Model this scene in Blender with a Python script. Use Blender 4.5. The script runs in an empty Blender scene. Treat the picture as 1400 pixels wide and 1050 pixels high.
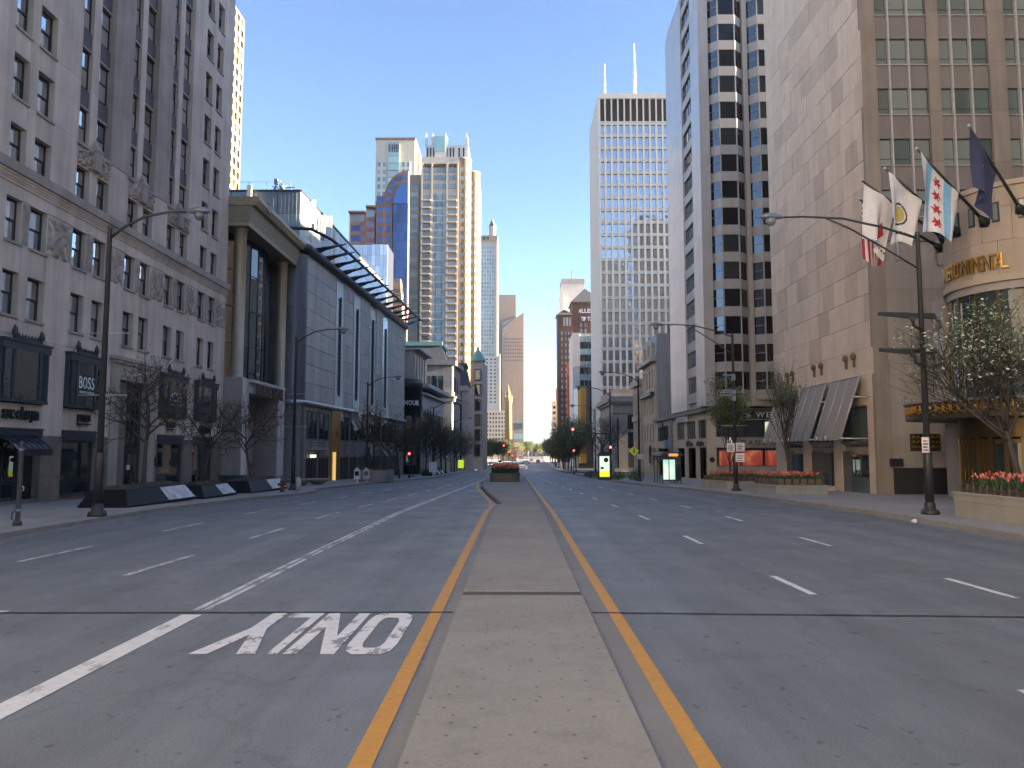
import bpy, bmesh, math, random
from mathutils import Vector, Matrix
R = math.radians
random.seed(7)
scene = bpy.context.scene
COL = scene.collection
# ------------------------------------------------------------------ camera
cam_d = bpy.data.cameras.new('camera'); cam = bpy.data.objects.new('camera', cam_d); COL.objects.link(cam)
cam_d.sensor_fit = 'HORIZONTAL'; cam_d.sensor_width = 36.0; cam_d.lens = 36.0 * 1060 / 1400
cam_d.clip_start = 0.1; cam_d.clip_end = 6000
cam.location = (0, 0, 2.6)
cam.rotation_euler = (R(90) + math.atan(92 / 1060), 0, math.atan(5 / 1060))
scene.camera = cam
# ------------------------------------------------------------------ sky and sun
SUN_AZ, SUN_EL = 91.0, 14.0            # degrees clockwise from +Y (north), and above the horizon
world = bpy.data.worlds.new('World'); scene.world = world; world.use_nodes = True
wn = world.node_tree.nodes; wl = world.node_tree.links
sky = wn.new('ShaderNodeTexSky'); sky.sky_type = 'NISHITA'; sky.sun_disc = False
sky.sun_elevation = R(SUN_EL); sky.sun_rotation = R(SUN_AZ); sky.altitude = 180
sky.air_density = 0.55; sky.dust_density = 0.2; sky.ozone_density = 1.4
wl.new(sky.outputs[0], wn['Background'].inputs[0]); wn['Background'].inputs[1].default_value = 0.05
sd = bpy.data.lights.new('sun', 'SUN'); sd.energy = 5.0; sd.angle = R(0.53); sd.color = (1.0, 0.78, 0.54)
sun = bpy.data.objects.new('sun', sd); COL.objects.link(sun)
sv = Vector((math.sin(R(SUN_AZ)) * math.cos(R(SUN_EL)), math.cos(R(SUN_AZ)) * math.cos(R(SUN_EL)), math.sin(R(SUN_EL))))
sun.rotation_euler = sv.to_track_quat('Z', 'Y').to_euler(); sun.location = (300, 60, 200)
vs = scene.view_settings; vs.view_transform = 'Standard'; vs.look = 'None'; vs.gamma = 1.0; vs.exposure = 3.48
vs.use_curve_mapping = False
scene.render.engine = 'CYCLES'
scene.cycles.max_bounces = 5; scene.cycles.diffuse_bounces = 4; scene.cycles.glossy_bounces = 2; scene.cycles.volume_bounces = 0
scene.cycles.transmission_bounces = 4; scene.cycles.transparent_max_bounces = 6
scene.cycles.caustics_reflective = False; scene.cycles.caustics_refractive = False

# ------------------------------------------------------------------ helpers
class MB:
    def __init__(s): s.v = []; s.f = []; s.m = []; s.sm = []
    def face(s, pts, mi=0, sm=False):
        n = len(s.v); s.v += [tuple(p) for p in pts]; s.f.append(tuple(range(n, n + len(pts)))); s.m.append(mi); s.sm.append(sm); return s
    def box(s, x0, x1, y0, y1, z0, z1, mi=0):
        n = len(s.v)
        s.v += [(x0,y0,z0),(x1,y0,z0),(x1,y1,z0),(x0,y1,z0),(x0,y0,z1),(x1,y0,z1),(x1,y1,z1),(x0,y1,z1)]
        for q in ((0,3,2,1),(4,5,6,7),(0,1,5,4),(1,2,6,5),(2,3,7,6),(3,0,4,7)):
            s.f.append(tuple(n + i for i in q)); s.m.append(mi); s.sm.append(False)
        return s
    def loft(s, rings, mi=0, sm=False, cap=True, close=True):
        n = len(s.v); k = len(rings[0])
        for r in rings: s.v += [tuple(p) for p in r]
        for i in range(len(rings) - 1):
            for j in range(k if close else k - 1):
                a = n + i * k + j; b = n + i * k + (j + 1) % k
                s.f.append((a, b, b + k, a + k)); s.m.append(mi); s.sm.append(sm)
        if cap:
            s.f.append(tuple(n + j for j in reversed(range(k)))); s.m.append(mi); s.sm.append(False)
            e = n + (len(rings) - 1) * k
            s.f.append(tuple(e + j for j in range(k))); s.m.append(mi); s.sm.append(False)
        return s
    def prism(s, poly, z0, z1, mi=0):
        return s.loft([[(x, y, z0) for x, y in poly], [(x, y, z1) for x, y in poly]], mi)
    def lathe(s, prof, n=16, cx=0, cy=0, mi=0, sm=True):
        return s.loft([[(cx + r * math.cos(2*math.pi*j/n), cy + r * math.sin(2*math.pi*j/n), z) for j in range(n)] for r, z in prof], mi, sm)
    def tube(s, pts, rad, n=8, mi=0, sm=True):
        pts = [Vector(p) for p in pts]
        if not hasattr(rad, '__len__'): rad = [rad] * len(pts)
        rings = []; up = None
        for i, p in enumerate(pts):
            d = (pts[min(i+1, len(pts)-1)] - pts[max(i-1, 0)]).normalized()
            if up is None: up = d.orthogonal().normalized()
            else:
                up = up - d * up.dot(d); up = up.normalized() if up.length > 1e-6 else d.orthogonal().normalized()
            w = d.cross(up)
            rings.append([p + (up * math.cos(2*math.pi*j/n) + w * math.sin(2*math.pi*j/n)) * rad[i] for j in range(n)])
        return s.loft(rings, mi, sm)
    def mesh(s, name, *mats):
        me = bpy.data.meshes.new(name); me.from_pydata(s.v, [], s.f)
        for m in mats: me.materials.append(m)
        if len(mats) > 1: me.polygons.foreach_set('material_index', s.m)
        if any(s.sm): me.polygons.foreach_set('use_smooth', s.sm)
        me.update(); return me

def ob(name, data, parent=None, loc=(0,0,0), rz=0.0):
    o = bpy.data.objects.new(name, data); COL.objects.link(o)
    o.location = loc; o.rotation_euler[2] = rz
    if parent: o.parent = parent
    return o
def tag(o, label, cat, group=None):
    o['label'] = label; o['category'] = cat
    if group: o['group'] = group
    return o
def thing(name, label, cat, loc=(0,0,0), rz=0.0, group=None):
    return tag(ob(name, None, None, loc, rz), label, cat, group)
def struct(name, me, parent=None, loc=(0,0,0)):
    o = ob(name, me, parent, loc)
    if not parent: o['kind'] = 'structure'
    return o
def copy_tree(o, parent=None):
    c = o.copy(); COL.objects.link(c); c.parent = parent
    for ch in list(o.children): copy_tree(ch, c)
    return c
_bc = {}
def boxm(w, d, h, mat):
    k = (round(w, 3), round(d, 3), round(h, 3), mat.name)
    if k not in _bc: _bc[k] = MB().box(0, w, 0, d, 0, h).mesh('slab', mat)
    return _bc[k]
class Face:
    """A vertical facade: u runs left to right seen from outside, out is towards the viewer."""
    def __init__(s, root, ox, oy, oz, ang): s.root = root; s.o = (ox, oy, oz); s.a = ang; s.c = math.cos(ang); s.s = math.sin(ang)
    def put(s, name, me, u=0.0, out=0.0, z=0.0):
        x, y = u, -out
        return ob(name, me, s.root, (s.o[0] + x*s.c - y*s.s, s.o[1] + x*s.s + y*s.c, s.o[2] + z), s.a)
    def slab(s, name, u0, u1, z0, z1, out0, out1, mat):
        """box from depth out0 (back) to out1 (front)"""
        return s.put(name, boxm(u1 - u0, out1 - out0, z1 - z0, mat), u0, out1, z0)
EAST, SOUTH, WEST = R(90), 0.0, R(-90)

# ------------------------------------------------------------------ materials
def new_mat(name):
    m = bpy.data.materials.new(name); m.use_nodes = True
    return m, m.node_tree.nodes, m.node_tree.links, m.node_tree.nodes['Principled BSDF']
def rgba(c): return (c[0], c[1], c[2], 1)
def pos_noise(n, l, scale, detail=4, sc3=None, rough=0.55):
    g = n.new('ShaderNodeNewGeometry'); t = n.new('ShaderNodeTexNoise')
    t.inputs['Scale'].default_value = scale; t.inputs['Detail'].default_value = detail; t.inputs['Roughness'].default_value = rough
    if sc3:
        v = n.new('ShaderNodeVectorMath'); v.operation = 'MULTIPLY'; v.inputs[1].default_value = sc3
        l.new(g.outputs['Position'], v.inputs[0]); l.new(v.outputs[0], t.inputs['Vector'])
    else: l.new(g.outputs['Position'], t.inputs['Vector'])
    return t.outputs['Fac']
def ramp(n, l, fac, stops):
    r = n.new('ShaderNodeValToRGB'); l.new(fac, r.inputs[0])
    e = r.color_ramp.elements
    while len(e) < len(stops): e.new(0.5)
    for i, (p, c) in enumerate(stops):
        e[i].position = p; e[i].color = rgba(c) if hasattr(c, '__len__') else (c, c, c, 1)
    return r.outputs[0]
def mul(n, l, a, b, f=1.0):
    x = n.new('ShaderNodeMix'); x.data_type = 'RGBA'; x.blend_type = 'MULTIPLY'; x.inputs[0].default_value = f
    l.new(a, x.inputs[6])
    if hasattr(b, 'default_value'): l.new(b, x.inputs[7])
    else: x.inputs[7].default_value = rgba(b)
    return x.outputs[2]
def mixc(n, l, fac, a, b):
    x = n.new('ShaderNodeMix'); x.data_type = 'RGBA'
    if hasattr(fac, 'default_value'): l.new(fac, x.inputs[0])
    else: x.inputs[0].default_value = fac
    for i, c in ((6, a), (7, b)):
        if hasattr(c, 'default_value'): l.new(c, x.inputs[i])
        else: x.inputs[i].default_value = rgba(c)
    return x.outputs[2]
def bump(n, l, b, h, strength=0.2, dist=0.02):
    u = n.new('ShaderNodeBump'); u.inputs['Strength'].default_value = strength; u.inputs['Distance'].default_value = dist
    l.new(h, u.inputs['Height']); l.new(u.outputs[0], b.inputs['Normal'])
def rnd_node(n): return n.new('ShaderNodeObjectInfo').outputs['Random']
MATS = {}
def stone(name, col, var=0.10, rnd=0.10, streak=0.12, rough=0.85, scale=0.5, fine=0.06, tint=None):
    """natural stone or concrete: world-space mottling, weather streaks, per-piece tint"""
    if name in MATS: return MATS[name]
    m, n, l, b = new_mat(name)
    c1 = ramp(n, l, pos_noise(n, l, scale, 5), [(0.3, [c * (1 - var) for c in col]), (0.7, [min(1, c * (1 + var)) for c in col])])
    if streak: c1 = mul(n, l, c1, ramp(n, l, pos_noise(n, l, 1.0, 4, (1.3, 1.3, 0.09)), [(0.30, 1 - 2.2 * streak), (0.62, 1.0)]))
    if rnd:
        t = tint or col
        c1 = mul(n, l, c1, ramp(n, l, rnd_node(n), [(0.0, 1 - rnd), (0.5, 1.0), (1.0, [min(1, 1 - rnd * 0.3 + rnd * 0.5 * k) for k in (1, .86, .78)])]))
    f = pos_noise(n, l, 18, 3)
    c1 = mul(n, l, c1, ramp(n, l, f, [(0.3, 1 - 2 * fine), (0.7, 1.0)]))
    l.new(c1, b.inputs['Base Color']); b.inputs['Roughness'].default_value = rough
    bump(n, l, b, f, 0.25, 0.01)
    MATS[name] = m; return m
def paint(name, col, rough=0.45, metal=0.0, var=0.08, rnd=0.0, spec=0.5):
    if name in MATS: return MATS[name]
    m, n, l, b = new_mat(name)
    f = pos_noise(n, l, 3.0, 4)
    c1 = ramp(n, l, f, [(0.3, [c * (1 - var) for c in col]), (0.7, [min(1, c * (1 + var)) for c in col])])
    if rnd: c1 = mul(n, l, c1, ramp(n, l, rnd_node(n), [(0, 1 - rnd), (1, 1)]))
    l.new(c1, b.inputs['Base Color']); b.inputs['Roughness'].default_value = rough; b.inputs['Metallic'].default_value = metal
    b.inputs['Specular IOR Level'].default_value = spec
    MATS[name] = m; return m
def glass(name, col, ior=1.5, rough=0.02, curtain=None, share=0.4, wave=0.0, wscale=0.6, mirror=0.0):
    """window seen from outside: dark room or drawn blind behind a reflecting pane"""
    if name in MATS: return MATS[name]
    m, n, l, b = new_mat(name)
    if curtain:
        c1 = ramp(n, l, rnd_node(n), [(0, col), (1 - share - 0.02, [c * 1.5 for c in col]), (1 - share, [c * .75 for c in curtain]), (1, curtain)])
    else: c1 = ramp(n, l, rnd_node(n), [(0, [c * 0.6 for c in col]), (1, [c * 1.3 for c in col])])
    l.new(c1, b.inputs['Base Color']); b.inputs['Roughness'].default_value = rough; b.inputs['IOR'].default_value = ior
    if mirror:
        g = n.new('ShaderNodeBsdfGlossy'); g.inputs['Roughness'].default_value = rough; g.inputs['Color'].default_value = (.9, .93, .96, 1)
        x = n.new('ShaderNodeMixShader'); x.inputs[0].default_value = mirror
        l.new(b.outputs[0], x.inputs[1]); l.new(g.outputs[0], x.inputs[2]); l.new(x.outputs[0], n['Material Output'].inputs[0])
    if wave:
        bump(n, l, b, pos_noise(n, l, wscale, 2), wave, 0.05)
        if mirror: l.new(b.inputs['Normal'].links[0].from_socket, g.inputs['Normal'])
    MATS[name] = m; return m
def emit(name, col, strength, base=(0.02, 0.02, 0.02)):
    if name in MATS: return MATS[name]
    m, n, l, b = new_mat(name); b.inputs['Base Color'].default_value = rgba(base)
    b.inputs['Emission Color'].default_value = rgba(col); b.inputs['Emission Strength'].default_value = strength * .13
    MATS[name] = m; return m

# ------------------------------------------------------------------ ground profile and street edges
def gz(Y):
    if Y < 33: return 0.0
    if Y < 240: return -0.015 * (Y - 33)
    if Y < 293:
        t = (Y - 240) / 53; return -3.105 - 0.795 * (t - t * t / 2)
    return -3.5
def interp(tab, Y):
    if Y <= tab[0][0]: return tab[0][1]
    for (a, p), (b, q) in zip(tab, tab[1:]):
        if Y <= b: return p + (q - p) * (Y - a) / (b - a)
    return tab[-1][1]
KL = [(-30, -15.3), (36, -15.4), (44, -15.2), (49, -14.3), (55, -14.0), (57, -14.4), (60, -15.4), (80, -14.4), (110, -11.2), (190, -12.0), (300, -11.0), (500, -2), (900, 9)]
KR = [(-30, 14.9), (30, 14.8), (48, 14.2), (61, 13.6), (70, 12.4), (78, 11.5), (117, 10.6), (195, 11.3), (343, 14.6), (500, 18), (900, 31)]
def stations(y0, y1, fine=2.0, lim=120):
    out = []; y = y0
    while y < y1 - 1e-6: out.append(y); y += fine if y < lim else 12.0
    out.append(y1); return out
def strip(mb, ys, fa, fb, dz, mi=0, n=1):
    """sheet between the lines x = fa(y) and x = fb(y), following the ground"""
    for ya, yb in zip(ys, ys[1:]):
        for i in range(n):
            t0, t1 = i / n, (i + 1) / n
            L = lambda y, t: (fa(y) + (fb(y) - fa(y)) * t, y, gz(y) + dz)
            mb.face([L(ya, t0), L(ya, t1), L(yb, t1), L(yb, t0)], mi)
# ================================================================== the setting
def asphalt_mat():
    m, n, l, b = new_mat('road_concrete')
    big = ramp(n, l, pos_noise(n, l, 0.11, 5, (1, 0.22, 1)), [(0.3, (.172, .194, .218)), (0.7, (.235, .260, .288))])
    mid = ramp(n, l, pos_noise(n, l, 0.9, 5, (1, 0.45, 1), 0.65), [(0.30, .80), (0.62, 1.0)])
    c = mul(n, l, big, mid)
    f = pos_noise(n, l, 42, 4, None, .7); c = mul(n, l, c, ramp(n, l, f, [(0.33, .60), (0.60, 1.0)]))
    c = mul(n, l, c, ramp(n, l, pos_noise(n, l, 1.0, 5, (2.6, .05, 1), .6), [(0.33, .84), (0.6, 1.0)]))
    # worn wheel paths, polished a little paler along each lane
    g = n.new('ShaderNodeNewGeometry'); s = n.new('ShaderNodeSeparateXYZ'); l.new(g.outputs['Position'], s.inputs[0])
    w = n.new('ShaderNodeMath'); w.operation = 'MULTIPLY'; w.inputs[1].default_value = 2 * math.pi / 1.8; l.new(s.outputs[0], w.inputs[0])
    w2 = n.new('ShaderNodeMath'); w2.operation = 'SINE'; l.new(w.outputs[0], w2.inputs[0])
    w3 = n.new('ShaderNodeMath'); w3.operation = 'MULTIPLY_ADD'; w3.inputs[1].default_value = 0.5; w3.inputs[2].default_value = 0.5; l.new(w2.outputs[0], w3.inputs[0])
    c = mul(n, l, c, ramp(n, l, w3.outputs[0], [(0, .90), (1, 1.0)]))
    c = mul(n, l, c, ramp(n, l, pos_noise(n, l, .30, 4, (1.6, .10, 1), .6), [(0.36, .87), (0.58, 1.0)]))
    # oil spots and tar dabs
    sp = ramp(n, l, pos_noise(n, l, 4.2, 2, (1, 0.8, 1)), [(0.66, 1.0), (0.71, .55)])
    c = mul(n, l, c, sp)
    crk = n.new('ShaderNodeTexVoronoi'); crk.feature = 'DISTANCE_TO_EDGE'; crk.inputs['Scale'].default_value = .16
    gg = n.new('ShaderNodeNewGeometry'); nn = n.new('ShaderNodeTexNoise'); nn.inputs['Scale'].default_value = 1.1; nn.inputs['Detail'].default_value = 5
    l.new(gg.outputs['Position'], nn.inputs['Vector'])
    ad = n.new('ShaderNodeVectorMath'); ad.operation = 'MULTIPLY_ADD'; ad.inputs[1].default_value = (1.6, 1.6, 0); l.new(nn.outputs['Color'], ad.inputs[0]); l.new(gg.outputs['Position'], ad.inputs[2])
    l.new(ad.outputs[0], crk.inputs['Vector'])
    c = mul(n, l, c, ramp(n, l, crk.outputs['Distance'], [(0.0, .72), (0.006, 1.0)]), .6)
    l.new(c, b.inputs['Base Color'])
    l.new(ramp(n, l, pos_noise(n, l, 0.5, 3), [(0.3, .50), (0.7, .72)]), b.inputs['Roughness'])
    bump(n, l, b, f, 0.35, 0.006)
    return m
ROAD = asphalt_mat()
def pave_mat(name, col, jx, jy, jdark=0.72, spots=True):
    m, n, l, b = new_mat(name)
    c = ramp(n, l, pos_noise(n, l, 0.35, 5), [(0.3, [k * .86 for k in col]), (0.7, [min(1, k * 1.08) for k in col])])
    f = pos_noise(n, l, 30, 3); c = mul(n, l, c, ramp(n, l, f, [(0.3, .84), (0.65, 1)]))
    if jx:
        g = n.new('ShaderNodeNewGeometry'); s = n.new('ShaderNodeSeparateXYZ'); l.new(g.outputs['Position'], s.inputs[0])
        for ax, per in ((0, jx), (1, jy)):
            a = n.new('ShaderNodeMath'); a.operation = 'PINGPONG'; a.inputs[1].default_value = per / 2; l.new(s.outputs[ax], a.inputs[0])
            c = mul(n, l, c, ramp(n, l, a.outputs[0], [(0.006, jdark), (0.012, 1)]))
    if spots:   # chewing gum and grime
        v = n.new('ShaderNodeTexVoronoi'); v.voronoi_dimensions = '2D'; v.inputs['Scale'].default_value = 3.4; v.inputs['Randomness'].default_value = 1
        g2 = n.new('ShaderNodeNewGeometry'); l.new(g2.outputs['Position'], v.inputs['Vector'])
        k = ramp(n, l, v.outputs['Distance'], [(0.05, .45), (0.085, 1)])
        on = n.new('ShaderNodeMath'); on.operation = 'GREATER_THAN'; on.inputs[1].default_value = .55
        sx = n.new('ShaderNodeSeparateXYZ'); l.new(v.outputs['Color'], sx.inputs[0]); l.new(sx.outputs[0], on.inputs[0])
        c = mixc(n, l, on.outputs[0], c, mul(n, l, c, k))
        c = mul(n, l, c, ramp(n, l, pos_noise(n, l, 1.7, 6, None, .7), [(0.33, .86), (0.52, 1)]))
    l.new(c, b.inputs['Base Color']); b.inputs['Roughness'].default_value = .85
    bump(n, l, b, f, 0.3, 0.006)
    return m
WALK = pave_mat('sidewalk_concrete', (.31, .295, .28), 1.83, 1.83, .80, False)
MEDC = pave_mat('median_concrete', (.265, .258, .238), 0, 0)
GUT = pave_mat('gutter_concrete', (.20, .20, .20), 0, 0, spots=False)
KERB = stone('kerb_stone', (.24, .225, .21), .12, .14, 0, .85, 1.5)
GROUND = stone('ground', (.07, .07, .066), .1, 0, 0, .9, .05)
DARKJ = paint('expansion_joint', (.035, .035, .038), .7)
def worn(name, col, under=(.17, .175, .18), lo=.40, hi=.47, scale=2.2, rough=.6):
    m, n, l, b = new_mat(name)
    f = pos_noise(n, l, scale, 7, (1.0, .5, 1), .72)
    k = ramp(n, l, f, [(lo, 1.0), (hi, 0.0)])
    g = n.new('ShaderNodeMath'); g.operation = 'MULTIPLY'; g.inputs[1].default_value = .85; l.new(k, g.inputs[0])
    base = ramp(n, l, pos_noise(n, l, 9, 4), [(0.3, [c * .82 for c in col]), (0.65, col)])
    l.new(mixc(n, l, g.outputs[0], base, under), b.inputs['Base Color']); b.inputs['Roughness'].default_value = rough
    return m
YEL = worn('yellow_line_paint', (.50, .25, .04), lo=.33, hi=.40, scale=3.0)
WHT = worn('white_line_paint', (.66, .67, .68), lo=.36, hi=.46, scale=2.6)
WHT2 = worn('worn_white_paint', (.60, .62, .64), lo=.43, hi=.52, scale=1.9)

mb = MB(); mb.face([(-3000, -1500, -5.0), (3000, -1500, -5.0), (3000, 4500, -5.0), (-3000, 4500, -5.0)])
struct('ground', mb.mesh('ground', GROUND))
ys = stations(-30, 900)
mb = MB(); strip(mb, ys, lambda y: interp(KL, y) - .3, lambda y: interp(KR, y) + .3, 0, n=2)
struct('road', mb.mesh('road', ROAD))
# cross street, opening to the east between the pale stone block and the bank
mb = MB(); mb.face([(-80, 150, gz(150) - .004), (160, 150, gz(150) - .004), (160, 172, gz(172) - .004), (-80, 172, gz(172) - .004)])
struct('cross_street', mb.mesh('cross_street', ROAD))
def sidewalk(side, tab, y0, y1, wide=16):
    yy = stations(y0, y1); mb = MB()
    f0 = lambda y: interp(tab, y) + side * .16; f1 = lambda y: interp(tab, y) + side * wide
    if side > 0: strip(mb, yy, f0, f1, .15)
    else: strip(mb, yy, f1, f0, .15)
    struct('sidewalk', mb.mesh('sidewalk', WALK))
    k = ob('kerb', None); k['kind'] = 'structure'
    # near kerb stones are single pieces, the far run is one mesh
    y = y0; far = MB()
    while y < y1 - .2:
        L = 2.4 if y < 110 else 12
        e = min(y + L - .012, y1); a, b = interp(tab, y), interp(tab, e)
        g = MB() if y < 110 else far
        A0, A1 = (a, y), (a + side * .155, y); B0, B1 = (b, e), (b + side * .155, e)
        q = [A0, A1, B1, B0] if side > 0 else [A1, A0, B0, B1]
        zz = [gz(p[1]) for p in q]; ch = random.uniform(-.004, .004)
        lo = [(p[0], p[1], z - .05) for p, z in zip(q, zz)]; hi = [(p[0], p[1], z + .154 + ch) for p, z in zip(q, zz)]
        g.loft([lo, hi])
        if y < 110: ob('kerb_stone', g.mesh('kerb_stone', KERB), k)
        y += L
    if far.f: struct('far_kerb', far.mesh('far_kerb', KERB), k)
sidewalk(-1, KL, -30, 900, 30)
sidewalk(1, KR, -30, 149, 22)
sidewalk(1, KR, 173, 900, 22)
# gutters along the kerbs
def band(name, y0, y1, fa, fb, dz, mat, parent=None, st=2.0):
    mb = MB(); strip(mb, stations(y0, y1, st), fa, fb, dz); return struct(name, mb.mesh(name, mat), parent)
band('gutter', -30, 300, lambda y: interp(KL, y) + .002, lambda y: interp(KL, y) + .45, .004, GUT)
band('gutter', -30, 148, lambda y: interp(KR, y) - .45, lambda y: interp(KR, y) - .002, .004, GUT)
# median: low concrete island that widens on its left side past the turn bay
ML = [(-30, -.97), (35, -.95), (39.3, -.82), (50, -1.75), (66, -2.9), (84, -3.7), (150, -3.7)]
MRx = 1.18
med = ob('median', None); med['kind'] = 'structure'
def med_slab(y0, y1, top, bot=-.05):
    yy = stations(y0, y1, 1.5); mb = MB()
    rings = []
    for y in yy:
        a = interp(ML, y); rings.append([(a, y, gz(y) + bot), (MRx, y, gz(y) + bot), (MRx, y, gz(y) + top), (a, y, gz(y) + top)])
    mb.loft(rings); ob('median_slab', mb.mesh('median_slab', MEDC), med)
med_slab(-30, 14.05, .055); med_slab(14.5, 39.2, .055); med_slab(39.22, 60, .075); med_slab(60.02, 92, .08); med_slab(92.02, 146, .09)
mb = MB()
rings = []
for y in stations(39.3, 84, 1.5):
    a = interp(ML, y); hgt = .08 + .07 * min(1, (y - 39.3) / 5)
    rings.append([(a - .02, y, gz(y) - .03), (a + .16, y, gz(y) - .03), (a + .16, y, gz(y) + hgt), (a - .02, y, gz(y) + hgt)])
mb.loft(rings); ob('median_kerb', mb.mesh('median_kerb', paint('dark_kerb', (.10, .095, .09), .8)), med)  # one even dark tone, darker than the other kerbs
def jagged(name, x0, x1, y0, y1, z, mat, parent):
    """dark filler strip with an uneven edge"""
    mb = MB(); n = 60; r = random.Random(int(x0 * 7 + 99)); lo = []; hi = []
    for i in range(n + 1):
        t = i / n; x = x0 + (x1 - x0) * t; lo.append((x, y0(x) + r.uniform(-.012, .012), z)); hi.append((x, y1(x) + r.uniform(-.012, .012), z))
    for i in range(n): mb.face([lo[i], lo[i+1], hi[i+1], hi[i]])
    return struct(name, mb.mesh(name, mat), parent)
mb = MB(); mb.box(interp(ML, 14) + .003, MRx - .003, 14.06, 14.49, -.04, .035); ob('expansion_joint', mb.mesh('expansion_joint', paint('joint_filler', (.075, .066, .058), .85)), med)
jagged('expansion_joint', -15.3, -1.02, lambda x: 12.78 + x * .012, lambda x: 12.86 + x * .012, .0125, DARKJ, None)
jagged('expansion_joint', 1.24, 14.8, lambda x: 12.80 - x * .045, lambda x: 12.875 - x * .045, .0125, DARKJ, None)
band('gutter', -30, 39, lambda y: interp(ML, y) - .17, lambda y: interp(ML, y) - .002, .004, GUT)
band('gutter', -30, 146, lambda y: MRx + .002, lambda y: MRx + .34, .004, GUT)
# painted markings
def yl(y): return interp([(-30, -1.31), (33, -1.27), (39, -1.15), (45, -1.55), (66, -3.25), (84, -4.0), (150, -4.0)], y)
band('yellow_line', -30, 148, lambda y: yl(y) - .10, lambda y: yl(y) + .10, .008, YEL)
band('yellow_line', -30, 148, lambda y: 1.60 - .0005 * y - .095, lambda y: 1.60 - .0005 * y + .095, .008, YEL)
wl_ = lambda y: -5.16 + .015 * max(0, y - 20)
band('white_line', -10, 12.6, lambda y: wl_(y) - .16, lambda y: wl_(y) + .16, .008, WHT)
band('white_line', 12.95, 100, lambda y: wl_(y) - .14, lambda y: wl_(y) - .03, .008, WHT2)
band('white_line', 12.95, 100, lambda y: wl_(y) + .02, lambda y: wl_(y) + .13, .008, WHT2)
marks = []
lane = lambda x0, k: (lambda y: x0 - k * max(0, y - 8))
R1, R2 = lane(5.55, .022), lane(9.05, .028); L1, L2 = lane(-8.5, -.035), lane(-12.1, -.035)
def dashes(f, y0, per, ln, y1, mat, w=.075):
    y = y0
    while y < y1:
        band('lane_dash', y, y + ln, lambda q: f(q) - w, lambda q: f(q) + w, .008, mat); y += per
dashes(R1, -1.1, 7.75, 2.1, 150, WHT); dashes(R2, 14.05 - 7.6, 7.6, 2.15, 150, WHT)
dashes(L1, 9.6, 6.9, 3.3, 130, WHT2); dashes(L2, 11.5, 7.0, 3.0, 130, WHT2)
for y0 in (141.5, 146.5):
    band('crosswalk_line', y0, y0 + .5, lambda y: MRx + .5, lambda y: interp(KR, y) - .3, .008, WHT)
    band('crosswalk_line', y0, y0 + .5, lambda y: interp(KL, y) + .3, lambda y: interp(ML, y) - .5, .008, WHT)
for k in range(14): band('crosswalk_bar', 174.5, 178.5, lambda y, k=k: 1.0 + k * .75, lambda y, k=k: 1.4 + k * .75, .008, WHT)
# the word painted in the turn bay, to be read by traffic coming the other way
def word(name, letters, x_right, y_near, y_far, wid, gap, z, mat):
    """letters as polygons in a 0..1 box, seen from the far side: x runs towards -X, up runs towards the camera"""
    x = x_right
    for L, wid in letters:
        mb = MB()
        for poly in L:
            mb.face([(x - px * wid, y_far - py * (y_far - y_near), z) for px, py in poly])
        struct('lane_letter', mb.mesh('lane_letter', mat)); x -= wid + (gap if wid > .55 else -.22)
t, s_ = .27, .11
def ring(pts_o, pts_i):
    return [[pts_o[i], pts_o[(i+1) % len(pts_o)], pts_i[(i+1) % len(pts_o)], pts_i[i]] for i in range(len(pts_o))]
oo = [(.22, 0), (.78, 0), (.94, .07), (1, .2), (1, .8), (.94, .93), (.78, 1), (.22, 1), (.06, .93), (0, .8), (0, .2), (.06, .07)]
ii = [(.38, .13), (.62, .13), (.68, .16), (.72, .24), (.72, .76), (.68, .84), (.62, .87), (.38, .87), (.32, .84), (.28, .76), (.28, .24), (.32, .16)]
Lo = ring(oo, ii)
Ln = [[(0, 0), (t, 0), (t, 1), (0, 1)], [(1 - t, 0), (1, 0), (1, 1), (1 - t, 1)], [(t, .62), (1 - t, 0), (1 - t, .38), (t, 1)]]
Ll = [[(0, 0), (t, 0), (t, 1), (0, 1)], [(t, 0), (1, 0), (1, .13), (t, .13)]]
Ly = [[(.36, 0), (.64, 0), (.64, .42), (.36, .42)], [(.36, .42), (.5, .42), (.5, .58), (.28, 1), (0, 1)], [(.5, .42), (.64, .42), (1, 1), (.72, 1), (.5, .58)]]
ONLYM = worn('lane_word_paint', (.66, .67, .69), lo=.415, hi=.45, scale=3.2)
word('lane_word', [(Lo, .66), (Ln, .66), (Ll, .50), (Ly, .86)], -1.60, 10.2, 12.72, .6, .075, .008, ONLYM)
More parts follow.
